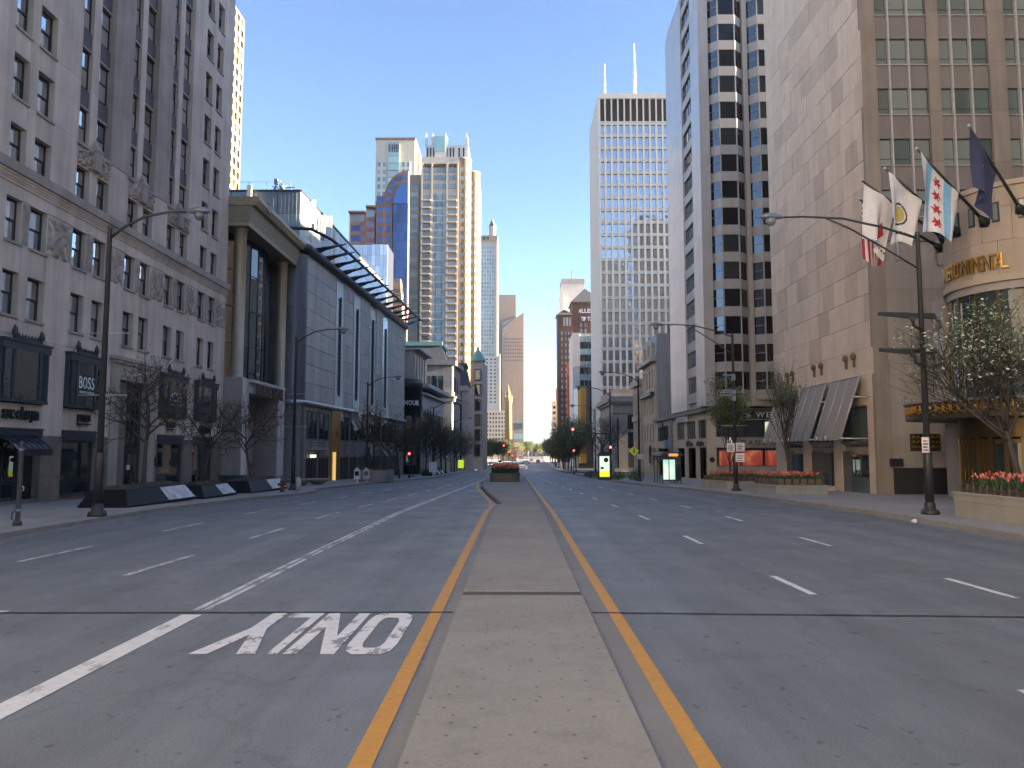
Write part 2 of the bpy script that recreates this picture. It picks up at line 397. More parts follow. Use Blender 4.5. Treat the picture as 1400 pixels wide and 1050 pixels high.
# ================================================================== shared builders
_tc = {}
SERIF = {'B': [(0,0),(0,1)], 'M': [(0,0),(1,0),(0,1),(1,1)], 'E': [(0,0),(0,1)], 'N': [(0,0),(0,1),(1,1)], 'W': [(0,1),(.5,1),(1,1)],
         'A': [(0,0),(1,0)], 'R': [(0,0),(0,1),(1,0)], 'H': [(0,0),(1,0),(0,1),(1,1)], 'U': [(0,1),(1,1)], 'T': [(.5,0)], 'I': [(0,0),(0,1)], 'L': [(0,0),(0,1)]}
def raw_text(s, depth, weight=0.0):
    k = (s, depth, weight)
    if k not in _tc:
        cu = bpy.data.curves.new('text', 'FONT'); cu.body = s; cu.extrude = depth / 2; cu.offset = weight; cu.resolution_u = 3
        o = bpy.data.objects.new('text', cu); COL.objects.link(o)
        bpy.context.view_layer.update()
        me = bpy.data.meshes.new_from_object(o.evaluated_get(bpy.context.evaluated_depsgraph_get()))
        bpy.data.objects.remove(o)
        vs_ = [tuple(v.co) for v in me.vertices]; fs = [tuple(p.vertices) for p in me.polygons]
        _tc[k] = (vs_, fs)
    return _tc[k]
def text_mesh(s, w, h, depth, mat, serif=False, weight=0.0):
    """lettering in the XZ plane, front towards -Y, fitted into w x h"""
    vs_, fs = raw_text(s, 0.1, weight)
    x0 = min(v[0] for v in vs_); x1 = max(v[0] for v in vs_); y0 = min(v[1] for v in vs_); y1 = max(v[1] for v in vs_)
    sx, sy = w / (x1 - x0), h / (y1 - y0)
    mb = MB(); mb.v = [((v[0] - x0) * sx, -(v[2] + .05) / .1 * depth, (v[1] - y0) * sy) for v in vs_]
    mb.f = list(fs); mb.m = [0] * len(fs); mb.sm = [False] * len(fs)
    return mb.mesh('letters', mat)
def serif_word(face, s, u0, z0, w, h, out, depth, mat, name='letter', parent_name=None):
    """one object per letter, with small serifs on the stroke ends"""
    adv = {'I': .45, "'": .3, '·': .4, ' ': .5, 'M': 1.15, 'W': 1.3, 'E': .82, 'L': .78, 'S': .8, 'B': .85}
    tot = sum(adv.get(c, 1.0) for c in s); u = u0
    for c in s:
        a = adv.get(c, 1.0) * w / tot
        if c != ' ':
            if c == "'": me = MB().box(0, a * .5, -depth, 0, h * .66, h).mesh('letters', mat); face.put(name, me, u + a * .2, out, z0); u += a; continue
            if c == '·': me = MB().box(0, a * .5, -depth, 0, h * .4, h * .6).mesh('letters', mat); face.put(name, me, u + a * .2, out, z0); u += a; continue
            me0 = text_mesh(c, a * .82, h, depth, mat)
            mb = MB(); mb.v = [tuple(v.co) for v in me0.vertices]; mb.f = [tuple(p.vertices) for p in me0.polygons]; mb.m = [0]*len(mb.f); mb.sm = [False]*len(mb.f)
            for qx, qz in SERIF.get(c, []):
                cx = a * .82 * (.1 + .8 * qx); zz = 0 if qz == 0 else h * .94
                mb.box(cx - a * .17, cx + a * .17, -depth * .98, -depth * .02, zz, zz + h * .06)
            face.put(name, mb.mesh('letters', mat), u, out, z0)
        u += a
def letters(face, s, w, h, depth, mat, u0, out, z0, weight=0.0):
    """one object per letter, widths in proportion"""
    prop = {'I': .4, 'l': .4, 'i': .4, 'r': .65, 't': .6, ' ': .55, 'M': 1.25, 'W': 1.35, '\u00b7': .4, '-': .6}
    low = {'a': .74, 'c': .74, 'e': .74, 'n': .74, 'o': .74, 'r': .74, 's': .74, 'u': .74, 'y': .95}
    tot = sum(prop.get(c, 1.0) for c in s); u = u0
    for c in s:
        a = prop.get(c, 1.0) * w / tot
        if c == '\u00b7': face.put('letter', boxm(a * .5, depth, h * .16, mat), u + a * .2, out + depth, z0 + h * .3)
        elif c != ' ':
            face.put('letter', text_mesh(c, a * .84, h * low.get(c, 1.0), depth, mat, weight=weight), u, out, z0 - (h * .2 if c == 'y' else 0))
        u += a
def marks(face, n, w, h, depth, mat, u0, out, z0, seed):
    """small unreadable sign letters"""
    rn = random.Random(seed); a = w / n
    for i in range(n):
        hh = h * rn.choice((1, .7, .7, .85)); x0 = a * rn.uniform(.05, .15); mb = MB().box(x0, x0 + a * .2, -depth, 0, 0, hh).box(x0 + a * .2, a * .85, -depth, 0, hh * rn.choice((0, .45)), hh * rn.choice((.6, .75)))
        face.put('letter', mb.mesh('mark', mat), u0 + i * a, out, z0)
_wc = {}
def win_meshes(w, h, style, fm, gm):
    """returns (frame mesh, [(pane mesh, offset)]) ; front of frame at y=0, pane behind it"""
    k = (round(w, 2), round(h, 2), style, fm.name, gm.name)
    if k in _wc: return _wc[k]
    b = MB(); fw = .07 if w > .9 else .05; panes = []
    b.box(0, w, 0, .09, 0, fw); b.box(0, w, 0, .09, h - fw, h); b.box(0, fw, 0, .09, fw, h - fw); b.box(w - fw, w, 0, .09, fw, h - fw)
    if style == 'sash':
        m_ = h * .52; b.box(fw, w - fw, .01, .10, m_ - .045, m_ + .045)
        panes.append((boxm(w - 2*fw, .02, h - fw - m_ - .045, gm), (fw, .035, m_ + .045)))
        panes.append((boxm(w - 2*fw, .02, m_ - .045 - fw, gm), (fw, .065, fw)))
    elif style == 'grid':      # two by three lights
        for i in (1,): b.box(w*i/2 - .025, w*i/2 + .025, .01, .09, fw, h - fw)
        for i in (1, 2): b.box(fw, w - fw, .012, .088, h*i/3 - .02, h*i/3 + .02)
        panes.append((boxm(w - 2*fw, .02, h - 2*fw, gm), (fw, .05, fw)))
    elif style.startswith('mull'):
        n = int(style[4:])
        for i in range(1, n): b.box(w*i/n - .03, w*i/n + .03, .01, .09, fw, h - fw)
        for i in range(n):
            x0 = fw if i == 0 else w*i/n + .03; x1 = w - fw if i == n-1 else w*(i+1)/n - .03
            panes.append((boxm(x1 - x0, .02, h - 2*fw, gm), (x0, .05, fw)))
    else: panes.append((boxm(w - 2*fw, .02, h - 2*fw, gm), (fw, .05, fw)))
    _wc[k] = (b.mesh('window', fm), panes); return _wc[k]
def window(face, u, z, w, h, rec, style, fm, gm, sill=None, name='window'):
    me, panes = win_meshes(w, h, style, fm, gm)
    o = face.put(name, me, u, -rec, z)
    for p, off in panes: ob('pane', p, o, off)
    if sill: ob('sill', boxm(w + .16, rec + .10, .12, sill), o, (-.08, -rec - .08, -.12))
    return o
def relief(w, h, depth, mat, seed, nx=22, nz=22):
    nx, nz = int(nx * 1.8), int(nz * 1.8)
    """carved stone panel with figure-like swirls"""
    r = random.Random(seed); mb = MB(); pts = []
    ph = [(r.uniform(5, 17), r.uniform(4, 15), r.uniform(0, 6.3), r.uniform(-1, 1)) for _ in range(9)]
    cx, cz = r.uniform(.4, .6), r.uniform(.45, .6)
    for j in range(nz + 1):
        for i in range(nx + 1):
            x, z = i / nx, j / nz
            d = sum(k * math.sin(a * x * 2 + 2.2 * math.sin(b * z + p) + p) for a, b, p, k in ph) / 3.2
            fig = math.exp(-(((x - cx + .12 * math.sin(z * 7 + seed)) / .16) ** 2 + ((z - cz) / .4) ** 2))
            e = min(1, min(x, 1 - x, z, 1 - z) / .06)
            d = (max(-1, min(1, d * 1.8)) * .62 + fig * .55) * e - (1 - e) * .4
            pts.append((x * w, -depth * d, z * h))
    mb.v = pts; n = nx + 1
    for j in range(nz):
        for i in range(nx): mb.f.append((j*n+i, j*n+i+1, (j+1)*n+i+1, (j+1)*n+i))
    mb.m = [0] * len(mb.f); mb.sm = [True] * len(mb.f)
    return mb.mesh('relief', mat)

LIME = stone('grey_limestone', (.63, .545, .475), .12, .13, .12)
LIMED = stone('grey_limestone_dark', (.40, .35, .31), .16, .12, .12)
SPAN = stone('dark_spandrel_metal', (.095, .085, .09), .1, .08, .05, .6)
BROWN = stone('brown_granite', (.20, .172, .15), .22, .12, .06, .45, 1.2)
BLKM = paint('black_iron', (.022, .024, .028), .42, 0, .1)
NAVY = paint('dark_navy_frame', (.035, .042, .055), .4, 0, .1)
WGLASS = glass('sash_window_glass', (.018, .021, .024), 1.62, .015, (.30, .29, .27), .34, .03, 1.2, .62)
SHOPG = glass('shop_window_glass', (.030, .036, .040), 1.52, .01, None, 0, .03, .7, .10)
WHITEL = paint('white_letter', (.75, .77, .8), .5)
GRANB = paint('pale_blind', (.5, .5, .48), .8)

# ================================================================== west side: stone office block with shop bays
Y0 = 33.0
rt = thing('office_building', 'grey limestone office block with sash windows, carved panels and dark shop bays', 'building', (-23.87, Y0, 0))
F = Face(rt, 0, 0, 0, EAST)
END = 62.95 - Y0
cols = [(35.36,36.57),(37.22,38.6),(40.9,42.2),(42.97,44.2),(46.47,47.75),(48.43,49.75),(51.85,53.15),(53.9,55.2),(57.44,58.7),(59.5,60.76)]
cols = [(a - Y0, b - Y0) for a, b in cols]
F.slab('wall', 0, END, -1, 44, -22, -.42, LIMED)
def piers(z0, z1, out, skip=()):
    e = [0] + [x for c in cols for x in c] + [END]
    for i in range(0, len(e), 2):
        if i // 2 in skip: continue
        F.slab('stone_block', e[i] + .004, e[i+1] - .004, z0 + .004, z1 - .004, -.42, out, LIME)
ROWS = [(9.03, 11.12), (12.55, 14.65), (16.35, 18.2)] + [(19.5 + 3.42 * k, 21.65 + 3.42 * k) for k in range(7)]
zb = 8.15
for ri, (zs, zt) in enumerate(ROWS):
    nz = ROWS[ri + 1][0] if ri + 1 < len(ROWS) else 44
    lo = zb if ri == 0 else zs
    # piers between the openings, one block per storey; plain spandrels, or dark metal ones in the three middle bays
    upper = ri >= 3
    for i in range(11):
        e = [0] + [x for c in cols for x in c] + [END]
        a, b = e[2*i], e[2*i+1]
        mull = i in (1, 3, 5, 7, 9)
        out = 0.0
        if upper and i in (3, 5, 7): out = -.16          # slender mullions set back between the piers
        if upper and i in (4, 6): out = .04
        if ri == 1 and not (i in (0,)):                 # carved panels between the windows
            F.slab('stone_block', a + .004, b - .004, lo + .004, zs, -.42, -.02, LIME) if lo < zs - .05 else None
            F.slab('stone_block', a + .004, b - .004, zs + .004, nz - .004, -.42, -.045, LIME)
            F.put('carved_panel', relief(b - a - .14, zt - zs - .06, .13 if not mull else .09, LIMED, 10 * ri + i, 20 if not mull else 8, 20), a + .07, .0, zs + .03)
            F.slab('stone_block', a + .004, b - .004, zt + .05, nz - .004, -.045, 0, LIME)
            continue
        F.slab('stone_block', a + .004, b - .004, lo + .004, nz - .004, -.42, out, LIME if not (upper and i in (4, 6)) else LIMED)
    for ci, (a, b) in enumerate(cols):
        mid = 2 <= ci <= 7
        dark = upper and mid
        if ri == 0: F.slab('stone_block', a + .004, b - .004, zb, zs - .13, -.42, -.012, LIME)
        if dark:
            F.slab('spandrel', a + .004, b - .004, zt + .12, nz - .10, -.42, -.26, SPAN)
            F.slab('spandrel_ledge', a + .004, b - .004, zt + .004, zt + .116, -.42, -.20, LIMED)
        else: F.slab('stone_block', a + .004, b - .004, zt + .004, nz - (.004 if dark else .13), -.42, -.012, LIME)
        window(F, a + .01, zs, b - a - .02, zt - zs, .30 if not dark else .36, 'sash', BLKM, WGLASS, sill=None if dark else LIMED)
# cornice above the carved storey
for k, (z0, z1, o) in enumerate([(15.30, 15.42, .05), (15.424, 15.54, .09), (15.544, 15.66, .13), (15.664, 15.80, .18), (15.804, 16.28, .30)]):
    u = 0.0; j = 0
    while u < END - .1:
        e = min(u + 5.2, END + o * .3); F.slab('cornice_stone', u + .004, e - .004, z0, z1, -.02, o, LIME if k < 4 else LIMED); u += 5.2
# arched ornament over the first windows of the middle bays
for a, b in ((cols[2][0], cols[3][1]), (cols[4][0], cols[5][1]), (cols[6][0], cols[7][1])):
    w = b - a
    F.put('carved_ornament', relief(w * .46, 1.1, .22, LIMED, int(a * 5), 16, 14), a, .06, 18.28)
    F.put('carved_ornament', relief(w * .46, 1.1, .22, LIMED, int(a * 9), 16, 14), a + w * .54, .06, 18.28)
    F.slab('ornament_ledge', a - .1, a + w * .46, 19.32, 19.5, -.3, .16, LIMED); F.slab('ornament_ledge', a + w * .54, b + .1, 19.32, 19.5, -.3, .16, LIMED)
    mb = MB(); c = a + w / 2
    mb.loft([[(-.35, 0, 0), (.35, 0, 0), (.35, -.3, 0), (-.35, -.3, 0)], [(-.30, 0, 1.0), (.30, 0, 1.0), (.30, -.34, 1.0), (-.30, -.34, 1.0)], [(-.36, 0, 1.15), (.36, 0, 1.15), (.36, -.4, 1.15), (-.36, -.4, 1.15)], [(-.05, 0, 1.75), (.05, 0, 1.75), (.05, -.08, 1.75), (-.05, -.08, 1.75)]])
    F.put('keystone_figure', mb.mesh('keystone', LIMED), c, -.02, 18.35)
# ---------------- shop level
bays = [(35.3, 38.95, True), (40.72, 43.95, True), (51.6, 55.6, True), (57.3, 61.15, True)]
e = [0.0]
for a, b, _ in bays[:2]: e += [a - Y0, b - Y0]
e += [45.35 - Y0, 51.05 - Y0]
for a, b, _ in bays[2:]: e += [a - Y0, b - Y0]
e += [END]
for i in range(0, len(e), 2):
    a, b = e[i], e[i+1]
    F.slab('granite_block', a + .004, b - .004, -.6, 1.3, -.42, .03, BROWN); F.slab('granite_block', a + .004, b - .004, 1.306, 3.38, -.42, .03, BROWN)
    F.slab('stone_block', a + .004, b - .004, 3.386, 5.7, -.42, .0, LIME); F.slab('stone_block', a + .004, b - .004, 5.706, zb - .006, -.42, .0, LIME)
crest_h = .22
def shop_bay(a, b, txt, idx):
    w = b - a
    F.slab('stone_block', a + .004, b - .004, 3.72, 4.88, -.42, -.02, LIME)
    F.slab('stone_block', a + .004, b - .004, 7.55, zb - .006, -.42, -.03, LIME)
    # projecting iron display case
    o = F.put('display_bay', MB().box(0, w, -.28, .40, 0, .16).box(0, w, -.34, .40, 2.50, 2.86).box(-.06, w + .06, -.40, .3, 2.86, 2.96)
              .box(0, .16, -.24, .3, .16, 2.50).box(w - .16, w, -.24, .3, .16, 2.50)
              .box(w * .20, w * .20 + .16, -.34, -.12, .16, 2.50).box(w * .80 - .16, w * .80, -.34, -.12, .16, 2.50).mesh('bay_frame', NAVY), a, 0, 4.93)
    for x0, x1 in ((.16, w * .20), (w * .20 + .16, w * .80 - .16), (w * .80, w - .16)):
        ob('pane', boxm(x1 - x0, .02, 2.34, SHOPG), o, (x0, -.29, .16))
    cr = MB().box(w * .2, w * .8, -.32, -.26, 2.96, 3.10)
    n = 9
    for k in range(n): 
        cx = w * .2 + (k + .5) * w * .6 / n; cr.prism([(cx - .06, -.32), (cx + .06, -.32), (cx + .06, -.26), (cx - .06, -.26)], 3.10, 3.16 + .05 * (k % 2)); cr.tube([(cx, -.29, 3.14), (cx, -.29, 3.28)], [.05, .012], 5)
    ob('cresting', cr.mesh('cresting', BLKM), o)
    for cx in (w * .2 + .06, w * .8 - .06):
        ob('finial', MB().lathe([(.07, 2.96), (.05, 3.1), (.12, 3.22), (.10, 3.38), (.03, 3.62)], 6, cx - .06, -.30).lathe([(.05, 3.15), (.09, 3.3), (.02, 3.56)], 6, cx + .09, -.30).mesh('finial', BLKM), o)
    if txt:
        serif_word(F, 'BOSS', a + w * .26, 6.0, w * .49, .66, .312, .02, WHITEL)
        letters(F, 'HUGO BOSS', w * .44, .13, .015, WHITEL, a + w * .29, .312, 5.74)
    # shop window below
    z0 = .05 if idx else .25
    F.slab('granite_block', a + .004, b - .004, -.6, z0, -.42, .0, BROWN)
    F.put('roller_box', MB().box(0, w, -.10, .3, 3.36, 3.72).box(-.03, w + .03, -.14, .3, 3.62, 3.70).box(0, w, -.05, .3, 3.14, 3.36).mesh('roller_box', NAVY), a, 0, 0)
    return z0
for i, (a, b, _) in enumerate(bays):
    a -= Y0; b -= Y0; w = b - a
    z0 = shop_bay(a, b, i in (1, 2), i)
    if i == 0:
        window(F, a + .01, z0, 2.0, 3.10 - z0, .12, 'mull2', BLKM, SHOPG, name='shop_window')
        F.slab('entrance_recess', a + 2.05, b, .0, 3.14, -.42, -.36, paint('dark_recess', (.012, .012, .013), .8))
    else:
        window(F, a + .01, z0 + (.25 if i < 2 else .0), w - .02, 3.13 - z0 - (.25 if i < 2 else 0), .12, 'plain' if i < 3 else 'mull2', NAVY, SHOPG, name='shop_window')
letters(F, 'o arc·chuyn', 3.3, .62, .12, BLKM, 35.3 - Y0, 0, 4.12, .02)
letters(F, 'BOSS', 1.25, .40, .14, BLKM, 42.05 - Y0, 0, 4.22, .03); F.slab('lettering_bar', 42.05 - Y0, 43.3 - Y0, 4.06, 4.13, 0, .14, BLKM)
letters(F, 'BOSS', 1.25, .40, .14, BLKM, 52.9 - Y0, 0, 4.22, .03); F.slab('lettering_bar', 52.9 - Y0, 54.15 - Y0, 4.06, 4.13, 0, .14, BLKM)
mb = MB()
for k in range(3): mb.tube([(k * .7, -.08, .05), (k * .7 + .2, -.08, .55), (k * .7 + .42, -.08, .62), (k * .7 + .6, -.08, .1)], .09, 6)
mb.tube([(.0, -.08, -.1), (.9, -.08, -.02), (1.9, -.08, .06)], .05, 6)
F.put('script_lettering', mb.mesh('script', BLKM), 58.3 - Y0, 0, 3.95)
# stone portal
pa, pb = 45.35 - Y0, 51.05 - Y0
F.slab('portal_pier', pa, pa + .95, -.5, 6.9, -.42, .12, LIMED); F.slab('portal_pier', pb - .95, pb, -.5, 6.9, -.42, .12, LIMED)
F.slab('portal_lintel', pa, pb, 6.904, 8.05, -.42, .12, LIMED)
F.slab('portal_cornice', pa - .25, pb + .25, 8.054, 8.26, -.42, .34, LIMED); F.slab('portal_cornice', pa - .14, pb + .14, 7.86, 8.05, .13, .24, LIMED)
F.put('carved_panel', relief(3.6, .75, .12, LIMED, 77, 30, 10), pa + 1.05, .14, 7.02)
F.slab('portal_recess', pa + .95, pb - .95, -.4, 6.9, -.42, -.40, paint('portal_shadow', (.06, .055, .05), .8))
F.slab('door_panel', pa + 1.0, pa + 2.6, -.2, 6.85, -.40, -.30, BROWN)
d = F.put('door', MB().box(0, 1.5, 0, .06, 0, 2.9).mesh('door', BLKM), pa + 2.7, -.30, -.1)
ob('pane', boxm(.5, .02, 1.9, SHOPG), d, (.16, -.025, .6)); ob('pane', boxm(.5, .02, 1.9, SHOPG), d, (.86, -.025, .6)); ob('notice', boxm(.38, .01, .3, GRANB), d, (.2, -.04, 1.55))
window(F, pa + 2.65, 2.95, 1.6, 3.6, .33, 'grid', BLKM, SHOPG)
F.put('wall_lamp', MB().lathe([(.02, 0), (.1, .1), (.1, .5), (.03, .62)], 8).mesh('wall_lamp', BLKM), pb + .2, .15, 1.6)
# curved awning over the near entrance
aw = thing('awning', 'glossy black ribbed quarter-round canopy over the shop entrance', 'canopy', (-23.87, 35.4, 0))
A = Face(aw, 0, 0, 0, EAST); mb = MB(); mb2 = MB()
prof = [(0.0, 3.30), (.35, 3.28), (.75, 3.16), (1.1, 2.95), (1.35, 2.66)]
for k in range(6):
    u0, u1 = k * .42 - .3, k * .42 + .05
    for (o0, z0), (o1, z1) in zip(prof, prof[1:]): mb.face([(u0, -o0, z0), (u1 + .07, -o0, z0), (u1 + .07, -o1, z1), (u0, -o1, z1)], 0, True)
    mb2.tube([(u1 + .035, -o - .03, z + .03) for o, z in prof], .035, 6)
A.put('canopy_skin', mb.mesh('skin', paint('glossy_black_vinyl', (.05, .055, .065), .18)), 0, 0, 0)
A.put('canopy_ribs', mb2.mesh('ribs', BLKM), 0, 0, 0)
A.put('fascia', MB().box(-.3, 2.25, -1.42, -1.34, 2.4, 2.72).mesh('fascia', BLKM), 0, 0, 0)
# ================================================================== facade grid helper
def grid(face, us, zs, rec, wall, gm, cap=300, pier_out=0.0, span_out=-.03, name='window', pier_w=None, span_h=None, depth=.5, piername='pier', spanname='spandrel'):
    """us, zs: lists of window (start, end) pairs. Piers and spandrels stand proud of separate panes."""
    U0, U1 = us[0][0] - (pier_w or .3), us[-1][1] + (pier_w or .3); Z0, Z1 = zs[0][0] - (span_h or .3), zs[-1][1] + (span_h or .3)
    e = [U0] + [x for p in us for x in p] + [U1]
    for i in range(0, len(e), 2): face.slab(piername, e[i], e[i+1], Z0, Z1, -depth, pier_out, wall)
    q = [Z0] + [x for p in zs for x in p] + [Z1]
    for i in range(0, len(q), 2): face.slab(spanname, U0 + .02, U1 - .02, q[i], q[i+1], -depth, span_out, wall)
    cells = [(u, z) for z in zs for u in us]; n = 0; rest = MB()
    for (u0, u1), (z0, z1) in cells:
        if n < cap: face.slab(name, u0, u1, z0, z1, -depth + .02, -rec, gm); n += 1
        else: rest.box(u0, u1, rec, depth - .02, z0, z1)
    if rest.f: o = face.put(name + 's', rest.mesh('windows', gm)); o['kind'] = 'stuff'
def cells(a, b, n, frac):
    w = (b - a) / n; return [(a + w * i + w * (1 - frac) / 2, a + w * (i + 1) - w * (1 - frac) / 2) for i in range(n)]

DGRAN = stone('dark_grey_granite', (.21, .205, .20), .12, .16, .10, .5, 1.0)
GPANEL = stone('grey_stone_panel', (.46, .465, .44), .10, .16, .08, .55, .8)
GOLDB = paint('champagne_bronze', (.36, .30, .21), .42, .35, .1)
GOLDD = paint('champagne_bronze_dark', (.26, .22, .155), .5, .3, .1)
PSTONE = stone('pale_portal_stone', (.55, .52, .50), .08, .08, .08)
PGREY = stone('portal_side_stone', (.30, .28, .275), .08, .10, .05)
AQUA = glass('pale_aqua_glass', (.42, .52, .54), 1.6, .08, None, 0, .02, 1)
TEALG = glass('teal_curtain_glass', (.035, .055, .058), 1.7, .02, None, 0, .05, .5)
STEEL = paint('brushed_steel', (.45, .47, .5), .35, .7, .06)
DSTEEL = paint('dark_steel', (.05, .053, .06), .4, .4, .1)
GOLDP = paint('gold_panel', (.36, .23, .055), .38, .45, .08)
GOLDL = emit('lit_gold_doorway', (1.0, .62, .20), .55, (.4, .25, .08))
BRONZEL = paint('brown_sign_letter', (.085, .055, .045), .5)

# ================================================================== entrance portal with bronze columns
rt = thing('store_entrance', 'tall bronze columned entrance bay above a pale stone portal box with sign letters', 'entrance', (-22.3, 62.97, 0))
F = Face(rt, 0, 0, 0, EAST); W = 11.5
# lower box: frame of stone courses
zt = 8.62
for k, (z0, z1) in enumerate([(-.35, 1.05), (1.06, 2.3), (2.31, 3.6), (3.61, 4.9), (4.91, 6.2), (6.21, 7.5)]):
    F.slab('stone_block', 0, 1.65, z0, z1, -5.0, -.02, PGREY); F.slab('stone_block', 9.55, W, z0, z1, -5.0, -.02, PGREY)
F.slab('stone_block', 0, W, 7.51, zt, -5.0, -.02, PGREY)
fr = [(.02, .62, .3, zt), (.70, 1.5, .3, 7.45), (9.7, 10.4, .3, 7.45), (10.48, W - .02, .3, zt)]
for u0, u1, z0, z1 in fr: F.slab('stone_facing', u0, u1, z0, z1, -.02, .05 if (u0 < .1 or u1 > 11) else .02, PSTONE)
F.slab('stone_facing', .63, W - .63, 7.47, zt - .004, -.02, .048, PSTONE)
F.slab('sign_shelf', 1.4, 10.6, 8.36, 8.60, .05, .35, PSTONE)
for i, c in enumerate('NORDSTROM'): F.put('letter', text_mesh(c, .62, 1.0, .16, BRONZEL, weight=.015), 2.35 + i * .83, .30, 7.30)
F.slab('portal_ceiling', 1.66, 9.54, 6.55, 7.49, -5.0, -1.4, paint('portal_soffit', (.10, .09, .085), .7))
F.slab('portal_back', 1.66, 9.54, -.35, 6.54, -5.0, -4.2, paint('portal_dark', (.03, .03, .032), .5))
for k in range(5): 
    window(F, 1.75 + k * 1.1, 3.0, 1.0, 3.4, 3.4, 'plain', DSTEEL, TEALG); window(F, 1.75 + k * 1.1, -.3, 1.0, 2.4, 3.4, 'plain', DSTEEL, TEALG)
F.slab('lit_band', 1.7, 7.4, 2.25, 2.95, -3.4, -2.6, emit('lit_amber_band', (1.0, .66, .30), .38, (.4, .3, .15)))
F.slab('portal_inner_wall', 7.5, 9.5, -.3, 6.5, -3.6, -2.2, PGREY); F.slab('wall_plaque', 8.3, 9.1, 1.0, 1.5, -2.2, -2.12, DSTEEL)
# upper bay
for u in (1.2, 12.9): 
    F.put('column', MB().lathe([(.62, 0), (.62, .15), (.50, .2), (.50, 12.6), (.60, 12.7), (.60, 12.9)], 20).mesh('column', GOLDB), u, -.95, zt)
F.slab('back_wall', -.0, 14.4, zt, 25, -14, -2.6, DGRAN)
for k in range(4): window(F, .02, 8.7 + k * 3.15, .62, 3.05, 2.0, 'plain', DSTEEL, TEALG)
pts = []
for i in range(8):
    t = i / 7; u = 1.9 + t * 10.3; pts.append((u, .35 - 1.35 * abs(2 * t - 1) ** 2.2))
for i in range(7):
    (u0, o0), (u1, o1) = pts[i], pts[i+1]
    for k in range(4):
        z0 = 8.7 + k * 3.17; mb = MB(); mb.face([(u0, 1.45 - o0, z0), (u1, 1.45 - o1, z0), (u1, 1.45 - o1, z0 + 3.1), (u0, 1.45 - o0, z0 + 3.1)])
        F.put('glass_panel', mb.mesh('pane', TEALG))
    F.put('mullion', MB().tube([(u0, 1.43 - o0, 8.65), (u0, 1.43 - o0, 21.4)], .05, 6).mesh('mullion', DSTEEL))
for k in range(1, 4): F.put('transom', MB().tube([(u, 1.44 - o, 8.67 + k * 3.17) for u, o in pts], .045, 6).mesh('transom', DSTEEL))
def cprof(u0, u1, prof):
    mb = MB(); mb.loft([[(u, -o, z) for o, z in prof] for u in (u0, u1)]); return mb
F.put('cornice_beam', cprof(-.02, 14.2, [(-2.4, 21.3), (.10, 21.3), (.16, 21.62), (-2.4, 21.62)]).mesh('beam', GOLDB))
F.put('cornice_fascia', cprof(-.05, 14.3, [(-2.4, 21.63), (.12, 21.63), (.42, 23.0), (-2.4, 23.0)]).mesh('fascia', GOLDD))
F.put('cornice_cap', cprof(-.12, 14.5, [(-2.4, 23.01), (.70, 23.01), (.95, 23.45), (.95, 23.75), (-2.4, 23.75)]).mesh('cap', GOLDB))
F.put('cornice_gable', MB().loft([[(2.4, -.96, 23.2), (2.9, -.96, 23.2), (2.9, 1.5, 23.2), (2.4, 1.5, 23.2)], [(2.4, -.96, 24.0), (3.3, -.96, 24.0), (3.3, 1.5, 24.0), (2.4, 1.5, 24.0)]]).mesh('gable', GOLDD))

# ================================================================== department store: dark panelled block with rounded corner
ANG = R(90) - math.atan(.0594)
rt = thing('department_store', 'dark grey panelled store with pale glass strips, silver band and overhanging steel canopy', 'building', (-21.5, 77.5, 0))
F = Face(rt, 0, 0, 0, ANG); FS = Face(rt, -3.4, 0, 0, SOUTH); L = 51.0
F.slab('wall', .6, L, -2, 23.0, -30, -.3, DGRAN); 
FS.slab('wall', 0, 3.0, -1, 23.0, -.6, -.25, DGRAN)
nrow = 8; zb, zt = 7.75, 22.9; rh = (zt - zb) / nrow
strips = [(11.2, 14.9), (18.9, 22.7), (27.1, 31.1), (34.6, 39.1)]
edges = [1.15] + [x for s in strips for x in s] + [L]
for i in range(0, len(edges), 2):
    a, b = edges[i], edges[i+1]; n = max(1, round((b - a) / 2.6))
    for r_ in range(nrow):
        for k in range(n):
            u0 = a + (b - a) * k / n; u1 = a + (b - a) * (k + 1) / n
            F.slab('stone_panel', u0 + .02, u1 - .02, zb + rh * r_ + .025, zb + rh * (r_ + 1) - .025, -.3, random.uniform(-.008, .008), GPANEL)
for r_ in range(nrow): FS.slab('stone_panel', .02, 2.55, zb + rh * r_ + .025, zb + rh * (r_ + 1) - .025, -.3, 0, DGRAN)
# curved metal corner
mb = MB(); R0 = 1.15
arc = lambda z: [(-.0 - R0 + R0 * math.sin(t), R0 - R0 * math.cos(t), z) for t in [math.pi / 2 * k / 8 for k in range(9)]]
rings = [arc(zb), arc(zt)]
mb.loft(rings, 0, True, False, False); ob('corner_panel', mb.mesh('corner', paint('blue_grey_metal', (.10, .115, .15), .35, .3)), rt, (.07, -.02, 0))
for a, b in strips:
    F.slab('glass_strip', a + .05, b - .05, zb + .0, zt - .02, -.3, -.10, AQUA)
    for s in (0, 1):
        F.slab('strip_edge', (a + .01, b - .06)[s], (a + .06, b - .01)[s], zb - 1.6, zt, -.2, .06, STEEL)
    F.slab('glass_strip', a + .07, b - .07, zb - 1.5, zb - .1, -.2, .02, AQUA)
    m = a + (b - a) * .52; lad = MB(); slots = MB()
    for k in range(22):
        z = 9.2 + k * .52
        F.slab('slot', m - .38, m + .08, z, z + .30, -.10, -.06, DSTEEL)
        lad.box(m - .42, m + .42, -.10, .1, z + .36, z + .44)
    F.put('louvre_ladder', lad.mesh('ladder', DSTEEL))
    F.slab('ladder_post', m + .12, m + .18, 9.0, 20.8, -.1, .08, DSTEEL)
